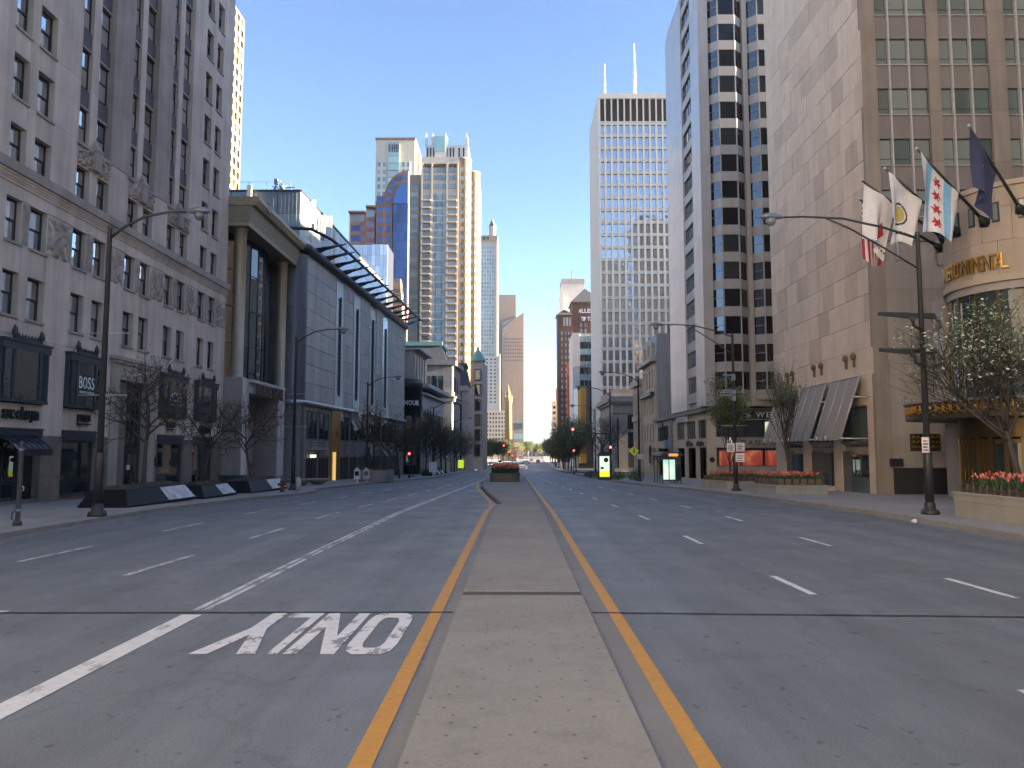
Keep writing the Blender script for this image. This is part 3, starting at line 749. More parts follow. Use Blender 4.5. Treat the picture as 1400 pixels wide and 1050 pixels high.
# silver half round band
def bandtube(mb, z, r, o, a=1.2, b=None):
    b = b or L
    c = F.c; s = F.s
    pts = [(-3.4, -.35 - o + .3, z)] + [(-R0 + (R0 + o) * math.sin(t) + .07, R0 - (R0 + o) * math.cos(t), z) for t in [math.pi / 2 * k / 6 for k in range(7)]]
    for u in (a + 2, (a + b) / 2, b): pts.append((u * c + o * s, u * s - o * c, z))
    return mb.tube(pts, r, 10)
ob('silver_band', bandtube(MB(), 7.55, .24, .12).mesh('band', STEEL), rt)
ob('eave_pipe', bandtube(MB(), 23.35, .55, .10).mesh('eave', DSTEEL), rt)
# canopy: outrigger rail with glass fins
mb = MB(); c, s = F.c, F.s
P = lambda u, o, z: (u * c + o * s, u * s - o * c, z)
rail = [(-4.5, -.9, 24.9), (-1.5, -1.5, 24.95), (.9, -1.2, 24.9), P(2.5, 2.0, 24.8)] + [P(u, 2.5, 24.6) for u in (8, 20, 35, L)]
ob('canopy_rail', mb.tube(rail, .17, 8).mesh('rail', DSTEEL), rt)
FIN = glass('canopy_fin_glass', (.10, .12, .15), 1.5, .1)
for k in range(15):
    u = 2.6 + k * 3.4; mb = MB()
    mb.loft([[P(u, .1, 23.85), P(u + 1.5, .1, 23.85), P(u + .9, 3.3, 24.5), P(u + .7, 3.3, 24.5)], [P(u, .1, 23.93), P(u + 1.5, .1, 23.93), P(u + .9, 3.3, 24.58), P(u + .7, 3.3, 24.58)]])
    ob('canopy_fin', mb.mesh('fin', FIN), rt)
    ob('canopy_arm', MB().tube([P(u + .75, 0, 23.4), P(u + .8, 2.5, 24.6)], .07, 6).mesh('arm', DSTEEL), rt)
# base storey
for i in range(12):
    u0 = 1.2 + i * 4.15; F.slab('granite_block', u0, min(L, u0 + 4.13), -2, 2.4, -.3, -.05, DGRAN); F.slab('granite_block', u0, min(L, u0 + 4.13), 2.42, 7.3, -.3, -.06, DGRAN)
FS.slab('granite_block', 0, 3.3, -1, 7.3, -.3, -.02, DGRAN)
for i in range(11):
    u0 = 2.0 + i * 4.15
    if i == 2: continue
    window(F, u0, 3.9, 1.5, 2.9, .0, 'plain', DSTEEL, SHOPG); window(F, u0 + 1.75, 3.9, 1.5, 2.9, .0, 'plain', DSTEEL, SHOPG)
    v = MB()
    for k in range(6): v.box(0, 1.5, -.06, .02, k * .28, k * .28 + .16)
    F.put('vent_louvre', v.mesh('louvre', STEEL), u0 + 1.75, .0, 2.15)
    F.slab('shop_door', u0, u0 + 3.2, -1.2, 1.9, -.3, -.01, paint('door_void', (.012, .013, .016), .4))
    for k in range(3): F.slab('door_post', u0 + k * 1.5 + .05, u0 + k * 1.5 + .12, -1.2, 1.9, -.02, .05, DSTEEL)
F.slab('gold_panel', 10.3, 13.6, -1, 7.2, -.2, .10, GOLDP); F.slab('gold_recess_shade', 11.9, 13.2, -1, 2.6, .10, .14, paint('gold_shadow', (.13, .08, .02), .5))  # dark slab laid on the panel paints the shade of a door gap
F.slab('lit_doorway', 10.8, 11.9, -1, 2.5, .10, .16, GOLDL); F.slab('house_number', 12.1, 12.5, 4.2, 4.9, .1, .15, DSTEEL)
F.slab('lit_sign', 3.2, 4.2, 1.95, 2.25, .0, .3, emit('small_lit_sign', (.9, 1.0, .7), 1.2))
F.slab('door_canopy', 2.4, 6.2, 2.75, 3.0, .0, 1.0, STEEL)
# awning hoods, flags over the far door
for u in (26.0, 34.0):
    mb = MB(); mb.loft([[(0, 0, 1.2), (1.8, 0, 1.2), (1.8, -.9, .0), (0, -.9, .0)], [(0, 0, 1.25), (1.8, 0, 1.25), (1.8, -.95, .0), (0, -.95, .0)]]); F.put('awning_hood', mb.mesh('hood', BLKM), u, .0, 2.0)

# glazed upper storey set back on its roof
rt = thing('glazed_penthouse', 'blue grey ribbed glass block rising behind the store roof, roof antennas on it', 'building', (-24.2, 85, 0))
A2 = R(90) - math.atan(.03); F = Face(rt, 0, 0, 22.0, A2); FS = Face(rt, -26, 0, 22.0, SOUTH); hh = 9.75
CW = glass('ribbed_aqua_glass', (.40, .475, .49), 1.55, .12, None, 0, .01, 1); CW2 = glass('ribbed_grey_glass', (.34, .40, .42), 1.5, .2)
F.slab('wall', .1, 47, 0, hh, -24, -.08, DSTEEL); FS.slab('wall', 0, 25.7, 0, hh, -.5, -.08, DSTEEL)
for i in range(11):
    for k in range(3):
        z0, z1 = [(0, 3.6), (3.64, 7.2), (7.24, hh)][k]; F.slab('glass_panel', .04 + i * 4.27, i * 4.27 + 4.25, z0, z1, -.08, 0, CW)
        if i < 10: FS.slab('glass_panel', .04 + i * 2.6, i * 2.6 + 2.58, z0, z1, -.08, 0, CW2)
for i in range(10):
    rb = MB()
    for j in range(1, 6): rb.box(i * 2.6 + j * .43, i * 2.6 + j * .43 + .03, -.03, .01, .05, hh)
    FS.put('glass_rib', rb.mesh('rib', CW2))
F.slab('lit_reveal', 14.3, 15.2, .5, hh - .3, 0, .10, paint('cream_reveal', (.75, .68, .42), .5)); F.slab('roof_edge', 0, 47, hh, hh + .2, -.4, .12, DSTEEL); FS.slab('roof_edge', 0, 26, hh, hh + .2, -.4, .10, DSTEEL)
rl = MB()
for k in range(12): rl.tube([(-26 + k * 2, .4, 31.9), (-26 + k * 2, .4, 33.0)], .03, 5)
rl.tube([(-26, .4, 33.0), (-3, .4, 33.0)], .03, 5); ob('roof_rail', rl.mesh('rail', DSTEEL), rt)
ANT = paint('antenna_white', (.5, .5, .52), .5)
for i, (x, y, z, h_) in enumerate([(-10.2, -.5, 28.6, 3.0), (-5.6, -.5, 29.2, 3.1), (.55, 3.4, 29.0, 2.9), (1.0, 6.3, 28.4, 2.6)]):
    a = thing('panel_antenna', ['slim pale panel antenna fixed to the ribbed glass wall, farther from its corner', 'slim pale panel antenna fixed to the ribbed glass wall beside its corner', 'pale panel antenna on the street side of the glass block, beside its corner', 'pale panel antenna with a box behind it on the street side of the glass block'][i], 'antenna', (-24.2 + x, 85 + y, z), 0, 'roof antennas')
    ob('radome', MB().box(-.24, .24, -.14, .14, 0, h_).mesh('radome', ANT), a)
    ob('bracket', MB().box(-.06, .06, .1, .62, h_ * .3, h_ * .36).box(-.06, .06, .1, .62, h_ * .7, h_ * .76).box(-.16, .16, -.1, .2, -.5, -.02).mesh('bracket', DSTEEL), a)
    if i == 3: ob('equipment_box', MB().box(.1, .9, .2, .7, h_ * .45, h_).mesh('box', ANT), a)
tm = MB()
for k in range(9): tm.tube([(random.uniform(-1.2, 1.2), random.uniform(-.2, .2), 0), (random.uniform(-1.2, 1.2), random.uniform(-.2, .2), random.uniform(.7, 1.9))], .06, 5)
tm.box(-.9, -.5, -.2, .2, 1.0, 1.6); tm.box(.3, 1.5, -.05, .05, .6, .7); tm.box(-.3, .1, -.15, .15, .5, 1.1)
tag(ob('roof_mast', tm.mesh('mast', paint('mast_grey', (.16, .2, .28), .5)), None, (-26.6, 86, 31.9)), 'tangle of small dark aerials on the roof edge of the glass block', 'antenna')

# ================================================================== farther along the west side
CREAM = stone('cream_limestone', (.50, .455, .395), .08, .08, .06)
TAN = stone('tan_limestone', (.42, .37, .32), .10, .10, .10)
PINKS = stone('pinkish_limestone', (.46, .40, .35), .10, .08, .08)
SLATE = stone('blue_slate', (.055, .062, .075), .2, .1, .05, .6, 2)
COPPER = paint('green_copper', (.16, .33, .29), .6, 0, .15)
DGLASS = glass('dark_far_glass', (.02, .023, .027), 1.6, .03, (.16, .155, .14), .25)
BLACKP = paint('black_cladding', (.02, .021, .023), .35)
# corner sportswear shop
rt = thing('corner_shop', 'shop with black rounded corner drum, white sign letters and cream upper storey', 'building', (-17.0, 135, -2))
F = Face(rt, 0, 0, 0, ANG); FS = Face(rt, -5.5, 0, 0, SOUTH)
F.slab('wall', .5, 28, 0, 16.5, -14, -.3, BLACKP); 
mb = MB(); mb.lathe([(2.6, 0), (2.6, 11.3), (2.75, 11.4), (2.75, 15.2), (2.9, 15.3), (2.9, 17.2), (2.7, 17.3)], 28); ob('corner_drum', mb.mesh('drum', BLACKP), rt, (-2.4, 2.3, 0))
for k in range(6):
    t = R(-140 + k * 22); mb = MB(); mb.box(-.42, .42, -.04, .04, 0, 1.1); o = ob('drum_window', mb.mesh('pane', DGLASS), rt, (-2.4 + 2.78 * math.cos(t), 2.3 + 2.78 * math.sin(t), 15.5), t + R(90))
for k in range(5):
    t = R(-150 + k * 26); mb = MB(); mb.box(-.5, .5, -.03, .03, 0, 8.6); ob('tall_window', mb.mesh('pane', SHOPG), rt, (-2.4 + 2.62 * math.cos(t), 2.3 + 2.62 * math.sin(t), 2.2), t + R(90))
for i, ch in enumerate('R ARMOUR'):
    if ch == ' ': continue
    t = R(-150 + i * 15); ob('letter', text_mesh(ch, .62, .85, .08, WHITEL, weight=.02), rt, (-2.4 + 2.82 * math.cos(t), 2.3 + 2.82 * math.sin(t), 12.6), t + R(90))
for k in range(9):
    u = 3.2 + k * 2.75; F.slab('stone_pier', u, u + .7, 1.5, 11.5, -.3, .15, PSTONE); F.slab('shop_window', u + .72, u + 2.73, 1.5, 11.4, -.3, -.1, SHOPG)
F.slab('sign_fascia', 3, 28, 11.6, 14.6, -.3, .25, PSTONE); F.slab('cornice', 2.2, 28.6, 15.9, 16.6, -.4, 1.5, PSTONE); F.slab('cornice', 2.6, 28.3, 14.7, 15.0, -.3, .9, PSTONE)
for k in range(7): F.slab('attic_window', 3.5 + k * 3.4, 6.2 + k * 3.4, 15.02, 15.88, -.3, -.05, DGLASS)
# cream upper storey
F2 = Face(rt, -1.0, 3.0, 16.7, ANG); FS2 = Face(rt, -7.0, 3.0, 16.7, SOUTH)
F2.slab('wall', 0, 13, 0, 6.0, -12, -.25, CREAM); FS2.slab('wall', 0, 5.7, 0, 6, -.6, -.2, CREAM)
for k in range(5): FS2.slab('stone_block', 3.6, 5.98, k * 1.12, k * 1.12 + 1.1, -.2, 0, CREAM)
FS2.slab('window', .1, 3.5, 2.9, 5.2, -.2, -.1, DGLASS); FS2.slab('window', .1, 3.5, .1, 1.2, -.2, -.1, DGLASS); FS2.slab('aqua_panel', .1, 3.5, 1.3, 2.8, -.2, -.06, paint('aqua_panel', (.30, .48, .42), .4))
for k in range(5): F2.slab('pane', .3 + k * 2.5, 2.65 + k * 2.5, .3, 5.3, -.25, -.12, TEALG); F2.slab('mullion', .02 + k * 2.5, .28 + k * 2.5, 0, 5.4, -.25, 0, PSTONE)
F2.slab('roof_slab', -.3, 13.5, 6.0, 6.35, -12, .9, PSTONE); FS2.slab('roof_slab', -.5, 6.9, 6.0, 6.34, -1, .5, PSTONE)

def mansard(rt, x0, x1, y0, y1, z0, z1, inset, mat, cap):
    mb = MB(); mb.loft([[(x0, y0, z0), (x1, y0, z0), (x1, y1, z0), (x0, y1, z0)], [(x0 + inset, y0 + inset, z1), (x1 - inset, y0 + inset, z1), (x1 - inset, y1 - inset, z1), (x0 + inset, y1 - inset, z1)]])
    r_ = ob('roof', mb.mesh('roof', mat), rt)
    ob('roof_crest', MB().box(x0 + inset - .3, x1 - inset + .3, y0 + inset - .3, y1 - inset + .3, z1, z1 + .9).mesh('crest', cap), r_)
    return r_
rt = thing('mansard_building', 'limestone building with triple windows, dark slate mansard and green copper ridge', 'building', (-14.4, 175, -2.5))
FS = Face(rt, -14, 0, 0, SOUTH); F = Face(rt, 0, 0, 0, ANG)
FS.slab('wall', 0, 13.96, 0, 25.5, -18, -.3, TAN)
for k in range(22): 
    FS.slab('stone_course', 0, 14.0, k * 1.16, k * 1.16 + 1.13, -.3, 0 if k != 15 else .25, TAN); F.slab('stone_course', .31, 14, k * 1.16, k * 1.16 + 1.13, -.3, 0 if k != 15 else .25, TAN)
for k in range(3): 
    for z0, z1 in ((18.6, 22.2), (11.5, 15.2)): FS.slab('window', 7.9 + k * 1.5, 9.0 + k * 1.5, z0, z1, -.2, .06, DGLASS)
    F.slab('window', 2 + k * 3, 3.6 + k * 3, 18.6, 22.2, -.2, .06, DGLASS)
mb = MB(); mb.prism([(0, 0)] * 0 or [(-.7, 0), (.7, 0), (.7, 2.6), (.5, 3.1), (0, 3.4), (-.5, 3.1), (-.7, 2.6)], 0, .1); aw_ = FS.put('arched_window', mb.mesh('arch', DGLASS), 4.3, .12, 18.4); aw_.rotation_euler = (R(90), 0, 0)
for nm, z0, z1, o in (('cornice', 24.6, 25.6, .9), ('string_course', 16.4, 17.2, .5), ('string_course', 17.21, 17.5, .8)): FS.slab(nm, -.1, 14.0 + o, z0, z1, -.3, o, TAN); F.slab(nm, .35, 14, z0 + .01, z1 - .01, -.3, o - .02, TAN)
r_ = mansard(rt, -18, -1.2, .8, 16, 25.6, 29.4, 1.6, SLATE, COPPER)
d_ = ob('dormer', MB().box(-9.2, -7.0, .5, 2.2, 25.7, 27.9).mesh('dormer', CREAM), rt); ob('pane', boxm(1.2, .03, 1.5, DGLASS), d_, (-8.7, .46, 26.0))

rt = thing('narrow_stone_building', 'narrow pale stone front with tall dark window slot and small slate roof', 'building', (-12.5, 206, -2.9))
FS = Face(rt, -5, 0, 0, SOUTH); F = Face(rt, 0, 0, 0, ANG)
FS.slab('wall', 0, 4.9, 0, 23, -14, -.2, PINKS); FS.slab('stone_pier', 0, 1.9, 0, 21.5, -.2, .0, PINKS); FS.slab('stone_pier', 3.2, 5, 0, 21.5, -.2, .0, PINKS); F.slab('stone_pier', .22, 12, 0, 21.5, -.3, 0, PINKS)
for k in range(6): FS.slab('window', 1.95, 3.15, 3 + k * 2.6, 5.4 + k * 2.6, -.2, -.1, DGLASS)
FS.slab('cornice', -.1, 5.4, 21.5, 22.3, -.3, .4, PINKS); FS.slab('cornice', -.1, 5.3, 18.6, 19.0, -.3, .25, PINKS); FS.slab('window', 1.9, 3.2, 19.4, 21.2, -.2, .03, DGLASS)
mansard(rt, -5, .2, .2, 10, 23, 28.2, 1.2, SLATE, SLATE)
rt = thing('bay_window_building', 'grey stone front with stacked dark bay windows and copper turret cap', 'building', (-10.0, 236, -3.1))
FS = Face(rt, -3.6, 0, 0, SOUTH); F = Face(rt, 0, 0, 0, ANG)
FS.slab('wall', 0, 3.55, 0, 33, -14, -.2, PINKS); F.slab('wall', .25, 14, 0, 33, -.3, 0, PINKS)
for k in range(6):
    o = FS.put('bay_window', MB().box(0, 1.7, -.55, .2, 0, 3.6).mesh('bay', paint('bay_frame', (.06, .045, .05), .5)), 1.1, 0, 4.2 + k * 4.6); ob('pane', boxm(1.4, .03, 2.9, DGLASS), o, (.15, -.59, .35))
    FS.slab('stone_band', 0, 3.6, 3.0 + k * 4.6, 4.1 + k * 4.6, -.2, .25, PINKS)
mb = MB(); mb.lathe([(2.2, 33), (2.4, 33.6), (1.7, 35), (.6, 36.6), (.1, 38.2)], 12, -1.6, 1.6); ob('turret_cap', mb.mesh('cap', COPPER), rt)

# ================================================================== skyline on the west side
SKYG = glass('sky_blue_curtain', (.025, .105, .34), 1.7, .02, None, 0, .02, .08)
REDG = stone('red_granite_cladding', (.25, .145, .115), .08, .06, .04)
PEACH = stone('peach_precast', (.30, .235, .17), .06, .06, .05)
PEACHL = stone('pale_peach_precast', (.60, .52, .42), .06, .06, .05)
TGLASS = glass('tower_glass', (.16, .20, .22), 1.7, .05, (.32, .35, .34), .5)  # pale tones put into the colour for reflected sky
GGLASS = glass('green_tower_glass', (.20, .31, .32), 1.8, .05, (.26, .36, .37), .5)
PALEW = stone('pale_precast', (.58, .56, .52), .05, .04, .03)
# far lit tower behind the stone block
rt = thing('sunlit_tower', 'bright sunlit apartment tower rising behind the limestone office block', 'building', (-78.6, 170, -4))
SUNC = stone('sunny_buff_concrete', (.17, .145, .10), .06, .05, .05)
F = Face(rt, 0, 0, 0, EAST); F.slab('wall', 0, 45, 0, 132, -24, -.5, SUNC)
grid(F, cells(14, 44.6, 10, .6), cells(60, 131, 22, .6), .35, SUNC, DGLASS, 230, span_h=.8, pier_w=.8)
# stepped red granite and blue glass tower with quarter arch
rt = thing('arched_tower', 'stepped red granite office tower with bright blue glass strip under a rounded top', 'building', (-66, 300, -4))
FS = Face(rt, 0, 0, 0, SOUTH)
FS.slab('wall', .2, 23.0, 0, 100.5, -5, -.6, REDG)
grid(FS, cells(.5, 6.3, 1, .92), cells(60, 100.6, 10, .62), .15, REDG, glass('blue_office_glass', (.06, .10, .24), 1.6, .05, (.30, .36, .44), .4), 60, span_h=.6, pier_w=.5)
grid(FS, cells(6.8, 10.2, 1, .92), cells(60, 102.6, 10, .62), .15, REDG, MATS['blue_office_glass'], 60, span_h=.6, pier_w=.2)
grid(FS, cells(10.6, 17.2, 2, .66), cells(60, 108, 12, .62), .15, REDG, SKYG, 60, span_h=.4, pier_w=.3, pier_out=.03)
FS.slab('wall', 10.4, 23.3, 60, 105.5, -5, -.6, REDG)
mb = MB(); N = 14; AC = 23.3
# rounded top: outer ring of granite and the blue panes inside it
arc_o = [(AC - 9.9 * math.cos(math.pi/2*k/N), 104.5 + 13.6 * math.sin(math.pi/2*k/N)) for k in range(N+1)]
mb.loft([[(x, 0, z) for x, z in arc_o] + [(AC, 0, 104.5)], [(x, 4, z) for x, z in arc_o] + [(AC, 4, 104.5)]]); FS.put('arched_top', mb.mesh('arch', REDG), 0, -.02, 0)
for k in range(5):
    t = math.pi / 2 * (k + .5) / 5; cx, cz = AC - 8.0 * math.cos(t), 104.5 + 11.2 * math.sin(t)
    mb = MB(); mb.box(-.85, .85, -.12, .05, -.9, .9); o = FS.put('arch_window', mb.mesh('pane', SKYG), cx, 0, cz); o.rotation_euler[1] = -(math.pi / 2 - t) * .6
mb = MB(); arc_i = [(AC - 5.8 * math.cos(math.pi/2*k/N), 104.5 + 8.6 * math.sin(math.pi/2*k/N)) for k in range(N+1)]
mb.loft([[(x, -.16, z) for x, z in arc_i] + [(AC, -.16, 104.4)], [(x, .1, z) for x, z in arc_i] + [(AC, .1, 104.4)]]); FS.put('arch_glass', mb.mesh('archglass', SKYG), 0, 0, 0)
grid(FS, cells(17.5, 23.3, 4, .92), cells(30, 104.3, 20, .94), .05, DSTEEL, SKYG, 140, pier_out=.0, span_h=.1, pier_w=.1, piername='mullion', spanname='transom')
FS.slab('coping', -.3, 6.5, 100.9, 101.6, -4, .2, REDG); FS.slab('coping', 6.51, 10.4, 103.1, 103.8, -4, .2, REDG)
# big peach tower with balconies
rt = thing('balcony_tower', 'tall peach apartment tower with stacked balconies and crown of pinnacles', 'building', (-50, 340, -4))
FS = Face(rt, 0, 0, 0, SOUTH)
FS.slab('wall', 0, 7.4, 0, 131, -16, -.5, PEACH)
grid(FS, cells(.3, 7.2, 1, .72), cells(40, 127, 26, .56), .2, PEACH, TGLASS, 60, span_h=.5, pier_w=.3)
FS.slab('wall', 7.4, 24.5, 0, 134, -26, -.4, PEACHL)
rowz = cells(38, 122, 25, .62)
for z0, z1 in rowz:
    for a, b in ((8.0, 11.6), (19.4, 23.2)):
        FS.slab('window', a, b, z0, z1, -.4, -.15, TGLASS); FS.slab('balcony', a - .3, b + .3, z0 - .75, z0 - .05, -.4, 1.3, PEACHL)
    for a, b in ((12.8, 14.2), (14.5, 17.0), (17.3, 18.7)): FS.slab('bay_window', a, b, z0 - .2, z1 + .4, -.2, .45, TGLASS)
    FS.slab('bay_spandrel', 12.7, 18.8, z0 - 1.1, z0 - .22, -.2, .40, PEACHL)
for u in (7.5, 12.0, 18.85, 23.6): FS.slab('pier', u, u + .75, 30, 136, -.3, .7, PEACHL)
for z0 in (124.5, 128.5, 132.0):
    for a, b in ((8.2, 11.4), (12.9, 14.2), (14.6, 17.0), (17.3, 18.6), (19.6, 23.0)): FS.slab('window', a, b, z0, z0 + 2.2, -.4, -.1, TGLASS)
FS.slab('parapet', 7.3, 24.6, 135.9, 139.0, -20, .3, PEACHL)
FS.slab('crown', 9.2, 28.5, 138.0, 145.5, -18, -2, PALEW); FS.slab('crown_glass', 13.0, 18.0, 142.5, 149.5, -6, -1.4, GGLASS)
for u in (9.6, 11, 12.4, 18.6, 20, 21.4, 24, 26): FS.slab('crown_window', u, u + .8, 139.6, 144.2, -2.2, -1.9, DGLASS)
for u in (9.4, 12.4, 18.4, 27.8): FS.put('pinnacle', MB().loft([[(-.7, 0, 0), (.7, 0, 0), (.7, 1.4, 0), (-.7, 1.4, 0)], [(-.7, 0, 3.5), (.7, 0, 3.5), (.7, 1.4, 3.5), (-.7, 1.4, 3.5)], [(-.1, .6, 6), (.1, .6, 6), (.1, .8, 6), (-.1, .8, 6)]]).mesh('pinnacle', PALEW), u, -1.8, 145.5)
# rounded bays on the sunny corner
for i, (cx, cy, rr, ht) in enumerate(((26.2, 3.4, 3.6, 138.0), (30.2, 8.0, 3.4, 133.5))):
    ob('round_bay', MB().lathe([(rr, 0), (rr, ht), (rr + .25, ht + .1), (rr + .25, ht + 1)], 20, cx, cy).mesh('bay', PEACH), rt)
    for z0, z1 in cells(38, ht - 3, 25 if i == 0 else 23, .5):
        for t in (-95, -55, -15):
            if i == 0 and t == -15: continue
            o = ob('bay_window', boxm(1.7, .08, z1 - z0, TGLASS), rt, (cx + (rr + .02) * math.cos(R(t)) - .85 * math.cos(R(t + 90)), cy + (rr + .02) * math.sin(R(t)) - .85 * math.sin(R(t + 90)), z0), R(t + 90))
FE = Face(rt, 33.2, 9, 0, EAST); FE.slab('wall', 0, 18, 0, 132, -6, 0, PEACH)
# pale tower behind
rt = thing('pale_tower', 'pale stone tower with green glass centre strip and sunlit stepped side, behind the arched tower', 'building', (-80, 430, -4))
FS = Face(rt, 0, 0, 0, SOUTH); FS.slab('wall', 0, 22.5, 0, 184.5, -24, -.4, PEACHL)
grid(FS, cells(.6, 6.5, 2, .6), cells(120, 172, 12, .62), .2, PALEW, TGLASS, 40, span_h=.5, pier_w=.3); grid(FS, cells(14.4, 20, 2, .6), cells(120, 172, 12, .62), .2, PALEW, TGLASS, 40, span_h=.5, pier_w=.3)
for z0, z1 in cells(120, 183, 15, .9): FS.slab('glass_panel', 7.3, 13.6, z0, z1, -.3, .5, GGLASS)
for k in range(6): FS.slab('louvre', 7.5 + k * 1.0, 8.1 + k * 1.0, 177, 181.5, .5, .56, DGLASS)
FS.slab('coping', -.3, 22.8, 184.5, 185.6, -24, .4, REDG)
ob('stepped_wing', MB().box(22.4, 25.0, 2, 20, 0, 178).box(25.0, 26.5, 4, 20, 0, 168).mesh('wing', CREAM), rt)
# slim twin spired tower
rt = thing('spired_tower', 'slim green glass tower with stone corners and twin pointed turrets on the roof', 'building', (-33, 600, -4))
FS = Face(rt, 0, 0, 0, SOUTH); FS.slab('wall', 0, 18.4, 0, 174, -22, -.4, CREAM)
grid(FS, cells(3.9, 16.2, 6, .78), cells(80, 168, 28, .8), .2, PALEW, GGLASS, 200, span_h=.4, pier_w=.3)
grid(FS, cells(.2, 3.2, 1, .5), cells(80, 168, 28, .5), .2, CREAM, DGLASS, 40, span_h=.4, pier_w=.3)
FS.slab('stone_edge', 17.0, 18.6, 70, 176, -22, .1, CREAM); FS.slab('parapet', -.2, 18.7, 172, 176.5, -22, .3, PEACH)
for k in range(4): FS.slab('parapet_window', 1.5 + k * 3, 3.0 + k * 3, 173, 175.4, .2, .34, DGLASS)
for cx in (1.5, 14.6): ob('turret', MB().lathe([(2.6, 176), (2.6, 184), (3.0, 184.2)], 10, cx, 3).mesh('turret', PALEW), rt); ob('spire', MB().lathe([(3.0, 184.2), (.2, 191), (.12, 196)], 10, cx, 3).mesh('spire', SLATE), rt)
FS2 = Face(rt, 3.8, -20, 0, SOUTH); FS2.slab('wall', 0, 17.4, 0, 78, -10, -.4, PALEW)
grid(FS2, cells(3.0, 15.2, 4, .42), cells(42, 77, 13, .45), .25, PALEW, DGLASS, 80, span_h=.4, pier_w=.5)
FS2.slab('glass_edge', .1, 2.6, 30, 80, -.3, .5, GGLASS); FS2.slab('stone_edge', 16.2, 17.6, 20, 80, -6, .2, PEACHL)
# marble tower with slanted top
rt = thing('slant_top_tower', 'pinkish stone tower with a slanted top in front of a plain taller slab', 'building', (-15, 680, -4))
FS = Face(rt, 0, 0, 0, SOUTH); PINKT = stone('pink_marble', (.44, .33, .265), .05, .04, .03)
FS.slab('back_slab', 0, 15.2, 0, 147, -24, -8, PINKT)
mb = MB(); mb.loft([[(3.0, 0, 0), (22.2, 0, 0), (22.2, 0, 129.5), (3.0, 0, 116)], [(3.0, 18, 0), (22.2, 18, 0), (22.2, 18, 129.5), (3.0, 18, 116)]]); FS.put('wall', mb.mesh('wall', PINKT), 0, -.01, 0)
for k, z in enumerate((117.5, 113.5, 109.5)): 
    mb = MB(); mb.loft([[(3.2, -.3, z), (10.5 - k * 1.6, -.3, z + 5.2 - k), (10.5 - k * 1.6, -.3, z + 6.4 - k), (3.2, -.3, z + 1.4)], [(3.2, .1, z), (10.5 - k * 1.6, .1, z + 5.2 - k), (10.5 - k * 1.6, .1, z + 6.4 - k), (3.2, .1, z + 1.4)]]); FS.put('slanted_glass', mb.mesh('glass', GGLASS))
grid(FS, cells(4, 21.4, 9, .4), cells(42, 84, 13, .42), .1, PINKT, DGLASS, 130, span_h=.4, pier_w=.5)
for k in range(9): 
    for j in range(9): FS.slab('window', 4.6 + k * 1.95, 5.3 + k * 1.95, 86 + j * 3.2, 87.2 + j * 3.2, 0, .05, DGLASS) if 86 + j * 3.2 < 108 else None
FS.slab('base_wall', -8, 22.2, 0, 39.5, -24, .4, TAN)
for k in range(3): FS.slab('base_window', 13, 21, 8 + k * 9, 13 + k * 9, .4, .5, [DGLASS, GGLASS, DGLASS][k])
rt = thing('low_stone_block', 'low pale stone block at the foot of the far towers', 'building', (-22, 560, -4))
FS = Face(rt, 0, 0, 0, SOUTH); FS.slab('wall', 0, 18, 0, 36, -12, -.3, PEACHL)
grid(FS, cells(.5, 17.5, 8, .5), cells(14, 35, 7, .5), .2, PEACHL, DGLASS, 60, span_h=.5, pier_w=.4)
# old stone water tower
rt = thing('stone_water_tower', 'slender golden limestone tower with pointed battlements far down the avenue', 'tower', (-4.5, 480, -4))
ob('base', MB().box(-5, 5, -5, 5, 0, 9).box(-3.6, 3.6, -3.6, 3.6, 9, 14).mesh('base', PEACH), rt)
WTS = stone('golden_limestone', (.26, .19, .10), .08, 0, .05)
ob('shaft', MB().lathe([(2.3, 14), (2.1, 36), (2.6, 37), (2.6, 39), (1.6, 39.2), (1.6, 42), (.5, 45), (.1, 48)], 8).mesh('shaft', WTS), rt)
for k in range(8): ob('battlement', MB().tube([(2.3 * math.cos(k * .785), 2.3 * math.sin(k * .785), 38.8), (2.3 * math.cos(k * .785), 2.3 * math.sin(k * .785), 41.6)], [.4, .05], 6).mesh('battlement', WTS), rt)
# mirrored block and terraced block above the store roof
rt = thing('mirror_block', 'small mirror glass office block with dark mullions above the store roof', 'building', (-43.4, 200, -2))
FS = Face(rt, 0, 0, 0, SOUTH); MIR = glass('mirror_glass', (.30, .31, .30), 1.6, .06, None, 0, .35, .12, .35); MIRB = glass('pale_mirror_glass', (.42, .49, .56), 1.6, .05, None, 0, .05, .3, .3)
FS.slab('wall', .1, 9.7, 0, 58.9, -10, -.1, DSTEEL)
for k in range(5):
    for j in range(8): FS.slab('glass_panel', .05 + k * 1.1, 1.1 + k * 1.1, 36 + j * 2.85, 38.8 + j * 2.85, -.1, 0, MIR)
for k in range(4):
    for j in range(8): FS.slab('glass_panel', 5.6 + k * 1.05, 6.6 + k * 1.05, 36 + j * 2.85, 38.8 + j * 2.85, -.1, .35, MIRB)
rt = thing('terraced_block', 'small orange lit terraced apartment block behind the mirror glass block', 'building', (-37.5, 224, -2))
for k in range(6): ob('storey', MB().box(0, 4.2 - .35 * max(0, k - 2), k * .9, 10, 36 + k * 3.4, 38.0 + k * 3.4).mesh('storey', PEACH), rt); ob('window_band', MB().box(.3, 3.9 - .35 * max(0, k - 2), .5 + k * .9, 10, 38.0 + k * 3.4, 39.4 + k * 3.4).mesh('band', DGLASS), rt)
ob('base_wall', MB().box(0, 4.2, .1, 10, 0, 36).mesh('base', PEACH), rt)
